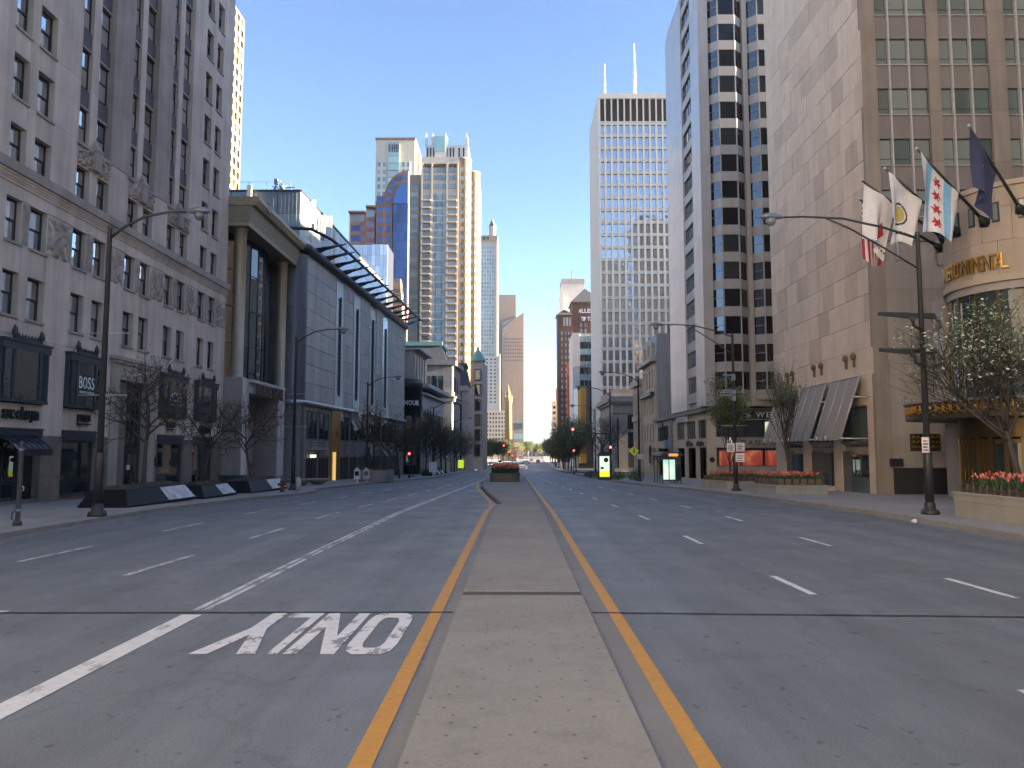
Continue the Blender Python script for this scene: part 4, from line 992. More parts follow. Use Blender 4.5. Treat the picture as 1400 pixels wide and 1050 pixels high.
# ================================================================== east side: hotel annex of warm stone
WARM = stone('warm_limestone', (.65, .515, .39), .07, .24, .05, .8, .9)
WARMG = stone('grey_brown_limestone', (.29, .25, .215), .10, .12, .10)
WARMD = stone('shaded_grey_stone', (.36, .325, .31), .08, .08, .08)  # this and the grey-brown above: annex stone, south-side shade put into the colour
BGRAN = stone('black_granite', (.045, .045, .05), .15, .06, .03, .3, 1.5)
GREENG = glass('grey_green_blind_glass', (.08, .105, .10), 1.55, .05, (.20, .235, .22), .6)
SCREEN = paint('taupe_mesh_screen', (.26, .225, .19), .7, 0, .05)
SILV = paint('pale_metal_trim', (.50, .49, .47), .4, .4)
BRONZE = paint('dark_bronze', (.09, .065, .035), .4, .6, .1)
GOLDF = paint('gilded_metal', (.55, .28, .07), .35, .8, .15)
rt = thing('hotel_annex', 'tall windowless warm stone wall with slanted mesh screens, windows on its grey side', 'building', (22.9, 49.4, 0))
FW = Face(rt, 0, 19.1, 0, WEST); FS = Face(rt, 0, 0, 0, SOUTH)     # west face runs from the far end towards the camera
LW = 19.1; TOPK = 53.0
ob('wall', MB().box(.31, 40, .31, 18.9, -.6, TOPK).mesh('core', WARMD), rt)
ch = 1.77; z = 7.55; row = 0; cnt = 0; far = MB()
while z < TOPK - .5:
    u = 0.0; k = row % 3
    offs = [0, .95, 1.7][k]; first = True
    while u < LW - .02:
        w = (1.9 if k != 1 else 2.35) if not first else 1.9 - offs * .6
        first = False; e = min(u + w, LW)
        if LW - e < .6: e = LW
        d = random.uniform(-.022, .010)
        if z < 36: FW.slab('stone_panel', u + .014, e - .014, z + .014, z + ch - .014, -.30, d, WARM); cnt += 1
        else: far.box(u + .008, e - .008, -d, .30, z + .008, z + ch - .008)
        u = e
    z += ch; row += 1
o = FW.put('upper_stone_panels', far.mesh('panels', WARM)); o['kind'] = 'stuff'
# ground storey piers and shop openings on the west face
Yu = lambda y: 68.5 - y
piersK = [(68.5, 66.25), (62.1, 60.85), (56.1, 54.85), (50.6, 49.4)]
for a, b in piersK:
    for z0, z1 in ((-.6, 1.2), (1.21, 3.3), (3.31, 5.4), (5.41, 7.54)): FW.slab('stone_panel', Yu(a) + .005, Yu(b) - .005, z0, z1, -.31, -.003, WARM)
FW.slab('lintel', Yu(66.25), Yu(50.6), 5.6, 7.54, -.31, -.012, WARM)
for i, (a, b) in enumerate([(66.25, 62.1), (60.85, 56.1), (54.85, 50.6)]):
    u0, u1 = Yu(a), Yu(b); w = u1 - u0
    FW.slab('recess', u0, u1, -.5, 5.6, -.9, -.32, paint('recess_plaster', (.13, .115, .10), .8))
    FW.slab('transom_glass', u0 + .1, u1 - .1, 3.35, 5.5, -.32, -.16, GREENG)
    for k in range(4): FW.slab('transom_bar', u0 + .08 + k * (w - .22) / 3, u0 + .14 + k * (w - .22) / 3, 3.3, 5.55, -.32, -.10, DSTEEL)
    mb = MB(); mb.loft([[(u0 + .1, .9, 2.3), (u1 - .1, .9, 2.3), (u1 - .1, -.05, 3.25), (u0 + .1, -.05, 3.25)], [(u0 + .1, .9, 2.36), (u1 - .1, .9, 2.36), (u1 - .1, -.05, 3.31), (u0 + .1, -.05, 3.31)]])
    g_ = FW.put('glass_canopy', mb.mesh('canopy', GREENG))
    for k in range(4): ob('rafter', MB().tube([(u0 + .15 + k * (w - .3) / 3, .9, 2.36), (u0 + .15 + k * (w - .3) / 3, -.06, 3.34)], .04, 5).mesh('rafter', DSTEEL), g_)
    if i == 1:
        FW.slab('side_panel', u0, u0 + 2.0, -.4, 2.6, -.32, -.2, paint('recess_plaster', (.13, .115, .10), .8)); FW.slab('door', u0 + 2.4, u0 + 3.9, -.35, 2.5, -.32, -.12, BGRAN)
        FW.slab('step', u0, u1, -.5, -.12, -.3, .5, WARM); FW.slab('step', u0, u1, -.12, .1, -.3, .15, WARM)
    else:
        window(FW, u0 + 1.3, -.2, w - 1.4, 2.6, -.0 + .1, 'mull2', DSTEEL, SHOPG, name='shop_window'); FW.slab('side_panel', u0, u0 + 1.3, -.4, 2.6, -.32, -.1, paint('recess_plaster', (.13, .115, .10), .8))
        FW.slab('stall_riser', u0 + 1.3, u1 - .02, -.4, .9, -.2, -.06, GREENG)
# slanted mesh screens hung off the wall
for i, (ya, yb) in enumerate([(66.6, 62.4), (60.9, 56.2), (55.2, 50.75)]):
    u0, u1 = Yu(ya), Yu(yb); w = u1 - u0
    s = FW.put('mesh_screen', MB().loft([[(0, 1.25 - 1.55 - 1.45, 0), (w, 1.25 - 1.55 - 1.45, 0), (w, -.30, 4.2), (0, -.30, 4.2)], [(0, -1.70, 0), (w, -1.70, 0), (w, -.25, 4.2), (0, -.25, 4.2)]]).mesh('screen', SCREEN), u0, 0, 3.33)
    for k in (0, .02, .32, .66, .98, 1.0):
        if k in (.02, .98): continue
        ob('screen_rib', MB().tube([(w * k, -1.79, 0), (w * k, -.34, 4.22)], .035, 5).mesh('rib', SILV), s)
    ob('screen_rail', MB().tube([(0, -.33, 4.22), (w, -.33, 4.22)], .05, 5).mesh('rail', SILV), s)
    for zz, o_ in ((.1, 1.7), (2.8, .85)): ob('screen_strut', MB().tube([(w, -o_, zz), (w + .5, -o_, zz), (w + .5, 0, zz)], .05, 5).tube([(w, -o_, zz), (w + .45, -o_ - .03, zz)], .07, 6).mesh('strut', SILV), s)
    ob('spot_lamp', MB().lathe([(.06, 0), (.09, .12), (.09, .26), (.04, .3)], 8, w * .2, -1.9).lathe([(.06, 0), (.09, .12), (.09, .26), (.04, .3)], 8, w * .55, -1.9).mesh('lamp', SILV), s)
RUST = paint('rust_stain', (.12, .085, .06), .8)
for ya in (64.9, 63.7, 59.1, 57.7, 53.35, 52.1):
    mb = MB(); mb.lathe([(.10, 0), (.2, .12), (.2, .3), (.08, .45)], 8); mb.box(-.05, .05, -.03, .2, -.5, .05); FW.put('wall_bracket', mb.mesh('bracket', RUST), Yu(ya), .12, 8.75)
# handrails at the door
for k, y in enumerate((59.6, 57.2)):
    t_ = thing('handrail', ['black steel handrail at the hotel annex steps, on the side by the far flower boxes', 'black steel handrail at the hotel annex steps, on the side by the round tower'][k], 'handrail', (21.7, y, gz(y) + .15), 0, 'handrails at the annex steps')
    ob('rail', MB().tube([(0, 0, 0), (0, 0, .85), (.25, .02, 1.0), (1.0, .05, 1.2), (1.15, .05, 1.1), (1.15, .05, .1)], .03, 6).mesh('rail', BLKM), t_)
# south side of the annex: piers, mullioned windows and spandrels
FS.slab('stone_panel', .0, .98, -.6, TOPK, -.3, 0, WARMG)
S0 = [14.57] + [16.2 + 3.43 * k for k in range(13)]
bayx = [(.98, 4.37), (5.14, 8.42), (9.52, 12.9), (13.8, 17.2), (18.1, 21.5)]
for a, b in bayx:
    for k in range(13):
        zs = 16.2 + 3.43 * k + 1.65; zt_ = zs + 1.78
        FS.slab('spandrel_panel', a + .01, b - .01, zs - 1.62, zs - .06, -.31, -.13, stone('mauve_grey_spandrel', (.21, .185, .18), .06, .06, .05))
        FS.slab('spandrel_ledge', a + .01, b - .01, zs - .055, zs - .005, -.31, -.02, SILV)
        m1, m2 = a + (b - a) * .25, a + (b - a) * .63
        for p, q in ((a + .02, m1 - .06), (m1 + .06, m2 - .06), (m2 + .06, b - .02)):
            o = FS.put('window', MB().box(0, q - p, .0, .06, 0, .05).box(0, q - p, 0, .06, zt_ - zs - .05, zt_ - zs).box(0, q - p, 0, .05, .42, .46).box(-.012, .022, .001, .055, .002, zt_ - zs - .002).box(q - p - .022, q - p + .012, .001, .055, .002, zt_ - zs - .002).mesh('w', DSTEEL) if ('kw', round(q-p, 3)) not in _wc else _wc[('kw', round(q-p, 3))], p, -.20, zs)
            _wc[('kw', round(q - p, 3))] = o.data
            ob('pane', boxm(q - p, .02, zt_ - zs - .1, GREENG), o, (0, .03, .05))
    for m in (a + (b - a) * .25, a + (b - a) * .63): FS.slab('mullion', m - .055, m + .055, 14.9, TOPK, -.3, .05, SILV)
for a, b in [(4.37, 5.14), (8.42, 9.52), (12.9, 13.8), (17.2, 18.1), (21.5, 24)]:
    for k in range(13): FS.slab('stone_panel', a, b, 14.6 + 3.43 * k + .008, 14.6 + 3.43 * (k + 1) - .008, -.31, .04, WARMG)
FS.slab('stone_panel', .99, 24, 14.0, 14.85, -.31, -.06, WARMD)
for k, (z0, z1) in enumerate([(1.55, 3.5), (3.5, 5.5), (5.5, 7.5), (7.5, 9.25), (9.25, 11.1), (11.1, 13.05), (13.05, 13.99)]):
    u = .99 - (k % 2) * .0; n = 0
    for w in ([3.2, 2.2, 4, 4, 4, 4] if k % 2 else [1.9, 3.4, 3.2, 4, 4, 4]): FS.slab('stone_panel', u + .006, u + w - .006, z0 + .006, z1 - .006, -.31, random.uniform(-.01, .006), WARMD); u += w
for k in range(5): FS.slab('granite_block', .99 + k * 1.5 + .004, .99 + (k + 1) * 1.5 - .004, -.6, 1.54, -.31, .03, BGRAN)
FS.slab('vent_box', .75, 1.5, 1.65, 2.15, 0, .25, BLKM)

# ================================================================== hotel with the round entrance tower
CX, CY, RD = 26.58, 40.3, 3.5
rt = thing('round_hotel_tower', 'round stone hotel entrance tower with gilt letters, tall curved windows and gilded canopy', 'hotel', (CX, CY, 0))
DR = stone('drum_limestone', (.43, .345, .27), .06, .10, .08)
def arcpanel(r0, r1, a0, a1, z0, z1, n=6):
    mb = MB(); rings = []
    for k in range(n + 1):
        t = R(a0 + (a1 - a0) * k / n); c_, s_ = math.cos(t), math.sin(t)
        rings.append([(r1 * c_, r1 * s_, z0), (r0 * c_, r0 * s_, z0), (r0 * c_, r0 * s_, z1), (r1 * c_, r1 * s_, z1)])
    return mb.loft(rings)
ob('core', MB().lathe([(3.1, 4.3), (3.1, 15.6)], 40).mesh('core', WARMD), rt); ob('lobby_core', MB().lathe([(2.7, -.5), (2.7, 4.29)], 32).mesh('lobby', paint('lobby_dark', (.03, .024, .018), .5)), rt)
for k, (z0, z1) in enumerate([(11.35, 13.05), (13.05, 14.75), (14.75, 15.75)]):
    for j in range(9):
        a0 = 90 + j * 22 + (k % 2) * 11; ob('stone_panel', arcpanel(3.1, RD, a0 + .12, a0 + 21.9, z0 + .006, z1 - .006).mesh('panel', DR), rt)
for z0, z1, r0, r1 in ((15.75, 16.0, 3.0, 3.62), (11.0, 11.34, 3.0, 3.60), (10.6, 10.99, 3.0, 3.45)): ob('stone_ring', arcpanel(r0, r1, 85, 300, z0, z1, 30).mesh('ring', DR if z0 > 11.2 or z0 == 11.0 else WARMD), rt)
# letters round the drum
GLET = paint('gilt_letter', (.50, .27, .06), .3, .85, .1)
msg = 'INTER·CONTINENTAL'; span = (164, 229); wts = {'I': .5, '·': .4}
tw = sum(wts.get(c, 1) for c in msg); a = span[0]
for c_ in msg:
    da = (span[1] - span[0]) * wts.get(c_, 1) / tw; am = R(a + da / 2); a += da
    if c_ == '·': me = MB().box(-.05, .05, -.1, 0, .3, .42).mesh('dot', GLET)
    else:
        w_ = (.34 if c_ != 'I' else .12); me0 = text_mesh(c_, w_, .78, .10, GLET)
        me = me0; me.transform(Matrix.Translation((-w_ / 2, 0, 0)))
    rr = RD + .06; ob('letter', me, rt, (rr * math.cos(am), rr * math.sin(am), 11.62), am + R(90))
for am in (172, 188, 203, 222, 240):
    o = ob('slit_window', MB().box(-.16, .16, -.05, .1, 0, 1.0).mesh('slit', BLKM), rt, ((RD) * math.cos(R(am)), (RD) * math.sin(R(am)), 14.0), R(am + 90)); ob('pane', boxm(.2, .02, .84, GREENG), o, (-.1, -.07, .08))
# curved windows
DRG = glass('curved_dark_glass', (.035, .05, .055), 1.4, .02)
for j in range(9):
    a0 = 100 + j * 20
    ob('curved_window', arcpanel(3.15, 3.25, a0 + .8, a0 + 19.2, 5.2, 7.7).mesh('pane', DRG), rt); ob('curved_window', arcpanel(3.15, 3.25, a0 + .8, a0 + 19.2, 7.8, 10.55).mesh('pane', DRG), rt)
    ob('mullion', MB().box(-.09, .09, -.16, .1, 5.1, 10.6).mesh('mullion', BRONZE), rt, (3.25 * math.cos(R(a0)), 3.25 * math.sin(R(a0)), 0), R(a0 + 90))
    ob('curtain', arcpanel(3.27, 3.29, a0 + 1.2, a0 + 3.4, 5.4, 10.3).mesh('curtain', paint('pale_curtain', (.45, .45, .46), .8)), rt) if j in (1, 3, 4) else None
ob('sill_ring', arcpanel(3.0, 3.5, 85, 300, 4.95, 5.15, 30).mesh('ring', WARMD), rt)
ob('side_pier', MB().box(-3.0, -2.3, 2.2, 3.2, 5.2, 11.0).mesh('pier', WARMD), rt)
# canopy
ob('canopy_slab', arcpanel(2.6, 5.7, 90, 300, 4.25, 4.45, 40).mesh('slab', BRONZE), rt)
ob('canopy_fascia', arcpanel(5.45, 5.62, 90, 300, 4.46, 5.05, 40).mesh('fascia', BRONZE), rt)
ob('canopy_lip', arcpanel(5.3, 5.8, 90, 300, 5.06, 5.16, 40).mesh('lip', paint('grey_canopy_lip', (.2, .2, .2), .5)), rt)
for j in range(30):
    am = 122 + j * 4.2; mb = MB(); r_ = random.Random(j)
    for q in range(3):
        cz = .13 + q * .17; mb.tube([(-.17, -.05, cz), (-.08, -.07, cz + .1 * r_.choice((-1, 1))), (.03, -.05, cz), (.12, -.07, cz + .1), (.17, -.05, cz - .05)], .028, 5)
    mb.tube([(0, -.05, .05), (.06 * r_.choice((-1, 1)), -.07, .25), (0, -.05, .52)], .035, 5)
    ob('gilded_scroll', mb.mesh('scroll', GOLDF), rt, (5.62 * math.cos(R(am)), 5.62 * math.sin(R(am)), 4.46), R(am + 90))
# bronze entrance below
ob('entrance_wall', MB().box(-1.6, 8, 2.4, 5.0, -.4, 4.2).mesh('wall', WARMD), rt)
WBR = paint('warm_bronze', (.13, .085, .036), .35, .6)
for j in range(11):
    a0 = 128 + j * 13.0; a1 = a0 + 13.0; am = R(a0); door = j % 3 != 2
    ob('bronze_post', MB().box(-.11, .11, -.14, .14, -.3, 3.3).mesh('post', WBR), rt, (3.1 * math.cos(am), 3.1 * math.sin(am), 0), am + R(90))
    if door:
        d_ = ob('door', arcpanel(3.0, 3.1, a0 + 2.4, a1 - 2.4, -.1, .12, 3).mesh('rail', WBR), rt)
        ob('pane', arcpanel(3.02, 3.06, a0 + 2.4, a1 - 2.4, .12, 3.0, 3).mesh('pane', DRG), d_); ob('top_rail', arcpanel(3.0, 3.1, a0 + 2.4, a1 - 2.4, 3.0, 3.2, 3).mesh('rail', WBR), d_)
        hm = R(a0 + 4.0); ob('handle', MB().tube([(3.16 * math.cos(hm), 3.16 * math.sin(hm), .9), (3.16 * math.cos(hm), 3.16 * math.sin(hm), 1.7)], .025, 6).mesh('handle', GOLDF), d_)
    else: ob('bronze_panel', arcpanel(3.0, 3.1, a0 + 2.4, a1 - 2.4, -.2, 3.2, 3).mesh('panel', WBR), rt)
ob('bronze_fascia', arcpanel(2.7, 3.2, 120, 280, 3.31, 4.24, 30).mesh('fascia', WBR), rt)
ob('hotel_wing', MB().box(3.2, 26, -22, 8.4, -.5, 17).mesh('wing', WARM), rt); ob('unseen_hotel_body', MB().box(26.01, 46, -22, 8.4, -.5, 62).mesh('body', WARM), rt)  # unseen hotel body, set back and sized to keep sun off the street
ob('wall_panel', MB().box(-3.9, -2.2, 4.4, 4.5, 2.6, 3.6).mesh('panel', BRONZE), rt)
for j in range(6):
    mb = MB(); 
    for q in range(3): mb.tube([(-.1, -.03, .15 + q * .28), (0, -.05, .28 + q * .28), (.1, -.03, .15 + q * .28)], .03, 5)
    ob('gilded_scroll', mb.mesh('scroll', GOLDF), rt, (-3.75 + j * .27, 4.38, 2.65))

# ---------------- flags on the round tower
def sheet(P, Q, mats, pick, n=26, m=26, sag=0, seed=1, w_hoist=.42, fly=3.0, swing=(0, 0, 0), thin=.38):
    """flag hung by its hoist along a slanted pole, cloth falling in folds"""
    r_ = random.Random(seed); d = (P - Q); L_ = d.length; d.normalize(); mb = MB()
    side = d.cross(Vector((0, 0, 1))).normalized(); a1, a2, a3 = r_.uniform(0, 6), r_.uniform(0, 6), r_.uniform(5, 8)
    gr = []
    for j in range(m + 1):
        t = j / m; rowp = []
        for i in range(n + 1):
            s = i / n
            squeeze = 1 - thin * t ** .8                       # folds gather towards the lower end
            p = P - d * (.18 + s * w_hoist * L_ * squeeze)
            amp = .10 + .34 * t
            p = p + side * (amp * math.sin(a3 * s + a1 + 1.5 * t) * .55 + .10 * t * math.sin(13 * s + a2)) + Vector((0, 0, -1)) * (fly * t * (1 - .08 * math.sin(4 * s + a2))) + Vector(swing) * t * t
            p = p + d * (.12 * t * math.sin(9 * s + a1))
            rowp.append(p)
        gr.append(rowp)
    for j in range(m):
        for i in range(n):
            mb.face([gr[j][i], gr[j][i+1], gr[j+1][i+1], gr[j+1][i]], pick((i + .5) / n, (j + .5) / m), True)
    return mb
FLW = paint('white_flag_cloth', (.68, .67, .68), .8); FLB = paint('pale_blue_flag_cloth', (.20, .44, .68), .8); FLR = paint('red_flag_cloth', (.42, .03, .05), .8); FLN = paint('navy_flag_cloth', (.035, .045, .10), .8); FLG = paint('gold_seal_cloth', (.5, .4, .12), .8); FLK = paint('dark_seal_cloth', (.06, .05, .05), .8)
def star6(s, t, cs, ct, r_):
    dx, dy = (s - cs) * 1.0, (t - ct) * 1.25; q = math.hypot(dx, dy)
    if q > r_: return False
    a_ = math.atan2(dy, dx); k = abs(((a_ / (math.pi / 3)) % 1) - .5) * 2
    return q < r_ * (.42 + .58 * k ** 1.3)
def pk_us(s, t):
    if s < .52 and t < .42: return 2 if (int(s * 17) + int(t * 22)) % 2 else 1
    return 3 if int(s * 13) % 2 == 0 else 2
def pk_chi(s, t):
    for ct in (.17, .39, .61, .83):
        if star6(s, t, .5, ct, .115): return 3
    return 1 if (.17 < s < .34 or .66 < s < .83) else 0
def pk_seal(s, t):
    q = math.hypot(s - .45, (t - .52) * 1.3)
    if q < .17: return 1
    if .20 < q < .245: return 2
    if .80 < t < .86 and .2 < s < .8 and int(s * 30) % 3: return 2
    return 0
def pk_navy(s, t): return 1 if star6(s, t, .35, .45, .06) else 0
flags = [((23.75, 42.6, 13.9), (19.2, 42.3, 16.6), [FLN, FLN, FLW, FLR], pk_us, 'american flag with stars and red stripes hanging on the round tower', (0, 0, 0), 3.3),
         ((23.3, 41.4, 14.1), (18.5, 40.4, 17.0), [FLW, FLR, FLK], lambda s, t: (1 if abs(s - .7) + abs(t - .62) < .16 else 2 if (.84 < t < .89 and s > .4 and int(s * 24) % 2) else 0), 'white flag with a small red crest hanging beside the striped flag', (0, .2, 0), 3.2),
         ((23.12, 39.8, 14.0), (18.8, 38.4, 16.9), [FLW, FLG, FLK], pk_seal, 'white flag with a gold seal in a dark ring hanging on the round tower', (-.1, 0, 0), 3.3),
         ((23.67, 38.36, 14.1), (19.5, 36.6, 17.2), [FLW, FLB, FLB, FLR], pk_chi, 'white flag with pale blue bars and red stars hanging on the round tower', (0, 0, 0), 3.5),
         ((24.81, 37.28, 14.36), (20.9, 34.65, 17.5), [FLN, FLW], pk_navy, 'dark navy flag hanging on the round tower', (0, 0, 0), 3.0)]
for i, (b_, t_, mats, pick, lab, sw, fl) in enumerate(flags):
    B_, T_ = Vector(b_), Vector(t_); d_ = (T_ - B_).normalized()
    o = thing('flagpole', 'slanted black ' + lab.replace('hanging on the round tower', 'flagpole').replace('hanging beside the striped flag', 'flagpole') if False else ['slanted black pole carrying the striped american flag', 'slanted black pole carrying the white flag with red crest', 'slanted black pole carrying the white flag with gold seal', 'slanted black pole carrying the pale blue barred flag', 'slanted black pole carrying the navy flag'][i], 'flagpole', b_, 0, 'flagpoles on the round tower')
    ob('pole', MB().tube([(0, 0, 0), T_ - B_], [.085, .05], 8).mesh('pole', BLKM), o)
    ob('bracket', MB().tube([tuple(-d_ * .1), tuple(d_ * .55)], [.34, .05], 4).mesh('bracket', BLKM), o)
    ob('finial', MB().lathe([(.02, -.08), (.09, 0), (.02, .09)], 8).mesh('finial', SILV), o, tuple(T_ - B_ + d_ * .05))
    me = sheet(T_, B_, mats, pick, 52, 52, seed=i + 3, fly=fl, swing=sw, w_hoist=[.34, .40, .46, .56, .5][i], thin=[.45, .45, .38, .28, .5][i]).mesh('flag', *mats)
    fo = tag(ob('flag', me), lab, 'flag', 'flags on the round tower')

# ================================================================== tower block with angled bays above clothing shops
BAYC = stone('beige_concrete', (.42, .385, .345), .05, .04, .05, .7)
POL = stone('polished_pale_stone', (.47, .43, .395), .06, .08, .03, .22, .35)
POLD = paint('dark_window_frame', (.05, .045, .042), .4)
BWG = glass('bronze_window_glass', (.016, .015, .014), 1.5, .02, (.045, .043, .04), .3); BWS = glass('sky_window_glass', (.03, .032, .035), 2.0, .02, None, 0, .02, .6)
rt = thing('bay_window_tower', 'tall beige tower with stacked angled bay windows above two storeys of shops', 'building', (22.7, 92.5, 0))
FS = Face(rt, 0, 0, 0, SOUTH); FW = Face(rt, 0, 20.5, 0, WEST)
ob('wall', MB().box(.35, 30, .5, 20.3, 8.0, 66).mesh('core', BAYC), rt)
ST = 3.33
def baypoly(z0, z1, w, o, m): 
    mb = MB(); mb.prism([(0, .45), (1.05, -o), (w - 1.05, -o), (w, .45)], z0, z1); return mb.mesh('bay', m)
mspan = baypoly(0, 1.2, 4.2, .55, BAYC)
paneL = MB(); paneL.loft([[(.06, .40, 0), (.98, -.44, 0), (.98, -.40, 0), (.06, .44, 0)], [(.06, .40, 2.13), (.98, -.44, 2.13), (.98, -.40, 2.13), (.06, .44, 2.13)]]); paneL = paneL.mesh('pane', BWS)
paneR = MB(); paneR.loft([[(3.22, -.44, 0), (4.14, .40, 0), (4.14, .44, 0), (3.22, -.40, 0)], [(3.22, -.44, 2.13), (4.14, .40, 2.13), (4.14, .44, 2.13), (3.22, -.40, 2.13)]]); paneR = paneR.mesh('pane', BWG)
paneC = MB().box(1.14, 3.06, -.42, -.38, 0, 2.13).mesh('pane', BWG)
bpost = MB().box(0, .16, -.5, -.3, 0, 2.13).mesh('post', BAYC); bbar = MB().tube([(.06, .37, 1.05), (.98, -.47, 1.05)], .035, 5).mesh('bar', BAYC)
for bx in (1.25, 6.15, 11.05):
    for k in range(16):
        z = 8.75 + k * ST
        FS.put('bay_spandrel', mspan, bx, 0, z)
        o = FS.put('bay_window', paneC, bx, 0, z + 1.2); ob('side_pane', paneL, o); ob('side_pane', paneR, o); ob('mullion', bpost, o, (1.0, 0, 0)); ob('mullion', bpost, o, (3.04, 0, 0)); ob('glazing_bar', bbar, o)
for a, b in ((-.02, 1.2), (5.5, 6.1), (10.4, 11.0)): FS.slab('pier', a, b, 8.0, 66, -.5, .0 if a < 0 else -.15, POL if a < 0 else BAYC)
# west side: polished stone, one recessed strip of windows
uw = lambda y: 113.0 - y
for a, b in ((113.0, 102.6), (97.1, 92.55)):
    for k in range(27):
        z = 8.0 + k * 2.1; n = 3 if a > 105 else 2
        for j in range(n): p, q = uw(a) + (uw(b) - uw(a)) * j / n, uw(a) + (uw(b) - uw(a)) * (j + 1) / n; FW.slab('stone_panel', p + .006, q - .006, z + .005, z + 2.095, -.34, random.uniform(-.01, 0), POL)
for k in range(17):
    z = 8.75 + k * ST
    FW.slab('strip_spandrel', uw(102.58), uw(97.12), z, z + 1.25, -.34, -.12, BAYC)
    window(FW, uw(102.55), z + 1.26, 5.4, 2.05, .26, 'mull4', POLD, BWS)
# shop podium
CRM = stone('cream_shop_stone', (.52, .43, .32), .05, .08, .05)
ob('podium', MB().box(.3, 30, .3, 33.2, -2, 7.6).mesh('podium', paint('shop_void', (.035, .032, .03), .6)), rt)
FP = Face(rt, 0, 33.5, 0, WEST); up = lambda y: 126.0 - y
FP.slab('cornice', up(126), up(92.2), 7.3, 7.75, -.3, .5, POLD); FS.slab('cornice', -.45, 26, 7.29, 7.74, -.28, .45, POLD)
FP.slab('brown_pier', up(114.2), up(112.2), -2, 7.3, -.3, .12, BROWN)
for (a, b), wins in (((112.2, 92.5), [(109.5, 104.7), (103.4, 98.2), (97.0, 92.9)]), ((126, 114.2), [(124.6, 115.4)])):
    e = [a] + [x for w in wins for x in w] + [b]
    for i in range(0, len(e), 2): FP.slab('stone_pier', up(e[i]) + .003, up(e[i+1]) - .003, -2, 7.29, -.3, 0, CRM)
    for p, q in wins:
        for z0, z1 in ((6.45, 7.29), (3.05, 4.15)): FP.slab('stone_panel', up(p), up(q), z0, z1, -.3, -.01, CRM)
        window(FP, up(p), 4.17, p - q, 2.26, .15, 'mull4', POLD, SHOPG); window(FP, up(p), -1.2, p - q, 4.2, .25, 'mull3', POLD, SHOPG, name='shop_window')
FP.put('sign_board', MB().box(0, 6.2, -.35, -.05, 0, .85).mesh('board', PSTONE), up(108.2), 0, 6.5); marks(FP, 7, 4.6, .5, .05, paint('pale_grey_letter', (.32, .31, .31), .5), up(107.4), .36, 6.68, 4)
for y0, y1 in ((103.3, 99.6), (97.4, 93.8)): marks(FP, 6, y0 - y1, .7, .12, BLKM, up(y0), 0, 3.25, int(y0))
FP.slab('blue_sign', up(117.2), up(115.3), 3.1, 4.3, 0, .35, paint('blue_sign', (.09, .2, .36), .4)); FP.slab('small_sign', up(122.6), up(119.6), 6.3, 7.0, 0, .2, BLKM)
FP.slab('dark_awning', up(124.8), up(115), 1.2, 2.6, 0, .6, BLKM)
# south shop fronts
FS.slab('stone_pier', .0, 1.15, -1.4, 7.28, -.3, 0.002, CRM); FS.slab('sign_band', 1.3, 26, 6.45, 7.28, -.3, .12, BLKM)
serif_word(FS, "MEN'S WEARHOUSE", 1.45, 6.62, 12.9, .62, .12, .06, WHITEL)
FS.slab('sign_ledge', 1.3, 26, 6.3, 6.44, -.3, .25, WARMG)
for k in range(5): window(FS, 1.3 + k * 2.75, 4.3, 2.6, 2.0, .1, 'plain', POLD, SHOPG)
FS.slab('poster', 7.0, 8.5, 4.4, 6.1, -.05, -.02, emit('lit_poster', (.9, .95, .6), .5, (.6, .6, .5)))
FS.slab('stone_panel', 1.16, 3.4, 3.05, 4.28, -.3, -.02, PSTONE); FS.slab('sign_band', 3.0, 26, 3.02, 4.26, -.3, .1, stone('taupe_sign_stone', (.30, .27, .23), .05, .05, .05))
for i, c_ in enumerate('PANDORA'): FS.put('letter', text_mesh(c_, .55, .62, .06, BLKM), 4.05 + i * .86, .1, 3.3)
FS.slab('dark_lintel', 1.2, 26, 2.78, 3.01, -.3, .06, BLKM)
def pink_mat():
    m, n, l, b = new_mat('lit_pink_display')
    c_ = ramp(n, l, pos_noise(n, l, .8, 3, (1, 1, .55)), [(0.3, (.20, .018, .014)), (0.5, (.50, .085, .05)), (0.68, (.95, .42, .16))])
    l.new(c_, b.inputs['Emission Color']); b.inputs['Emission Strength'].default_value = .045; b.inputs['Base Color'].default_value = (.2, .06, .05, 1); b.inputs['Roughness'].default_value = .12
    return m
PINKD = pink_mat()
for k in range(5): 
    u = 1.45 + k * 2.7 if k else 1.3
    o = FS.put('shop_window', MB().box(0, 2.55, 0, .08, 0, .07).box(0, 2.55, 0, .08, 1.83, 1.9).box(0, .07, 0, .08, .07, 1.83).box(2.48, 2.55, 0, .08, .07, 1.83).mesh('frame', POLD), 1.4 + k * 2.7, .02, .86)
    ob('display', boxm(2.41, .02, 1.76, PINKD), o, (.07, .05, .07))
FS.slab('stall_riser', 1.2, 26, -1.4, .84, -.3, .05, TAN)
FS.put('round_logo', MB().lathe([(.32, 0), (.32, .06)], 20).mesh('logo', BLKM), .6, .0, 1.6).rotation_euler = (R(90), 0, 0)

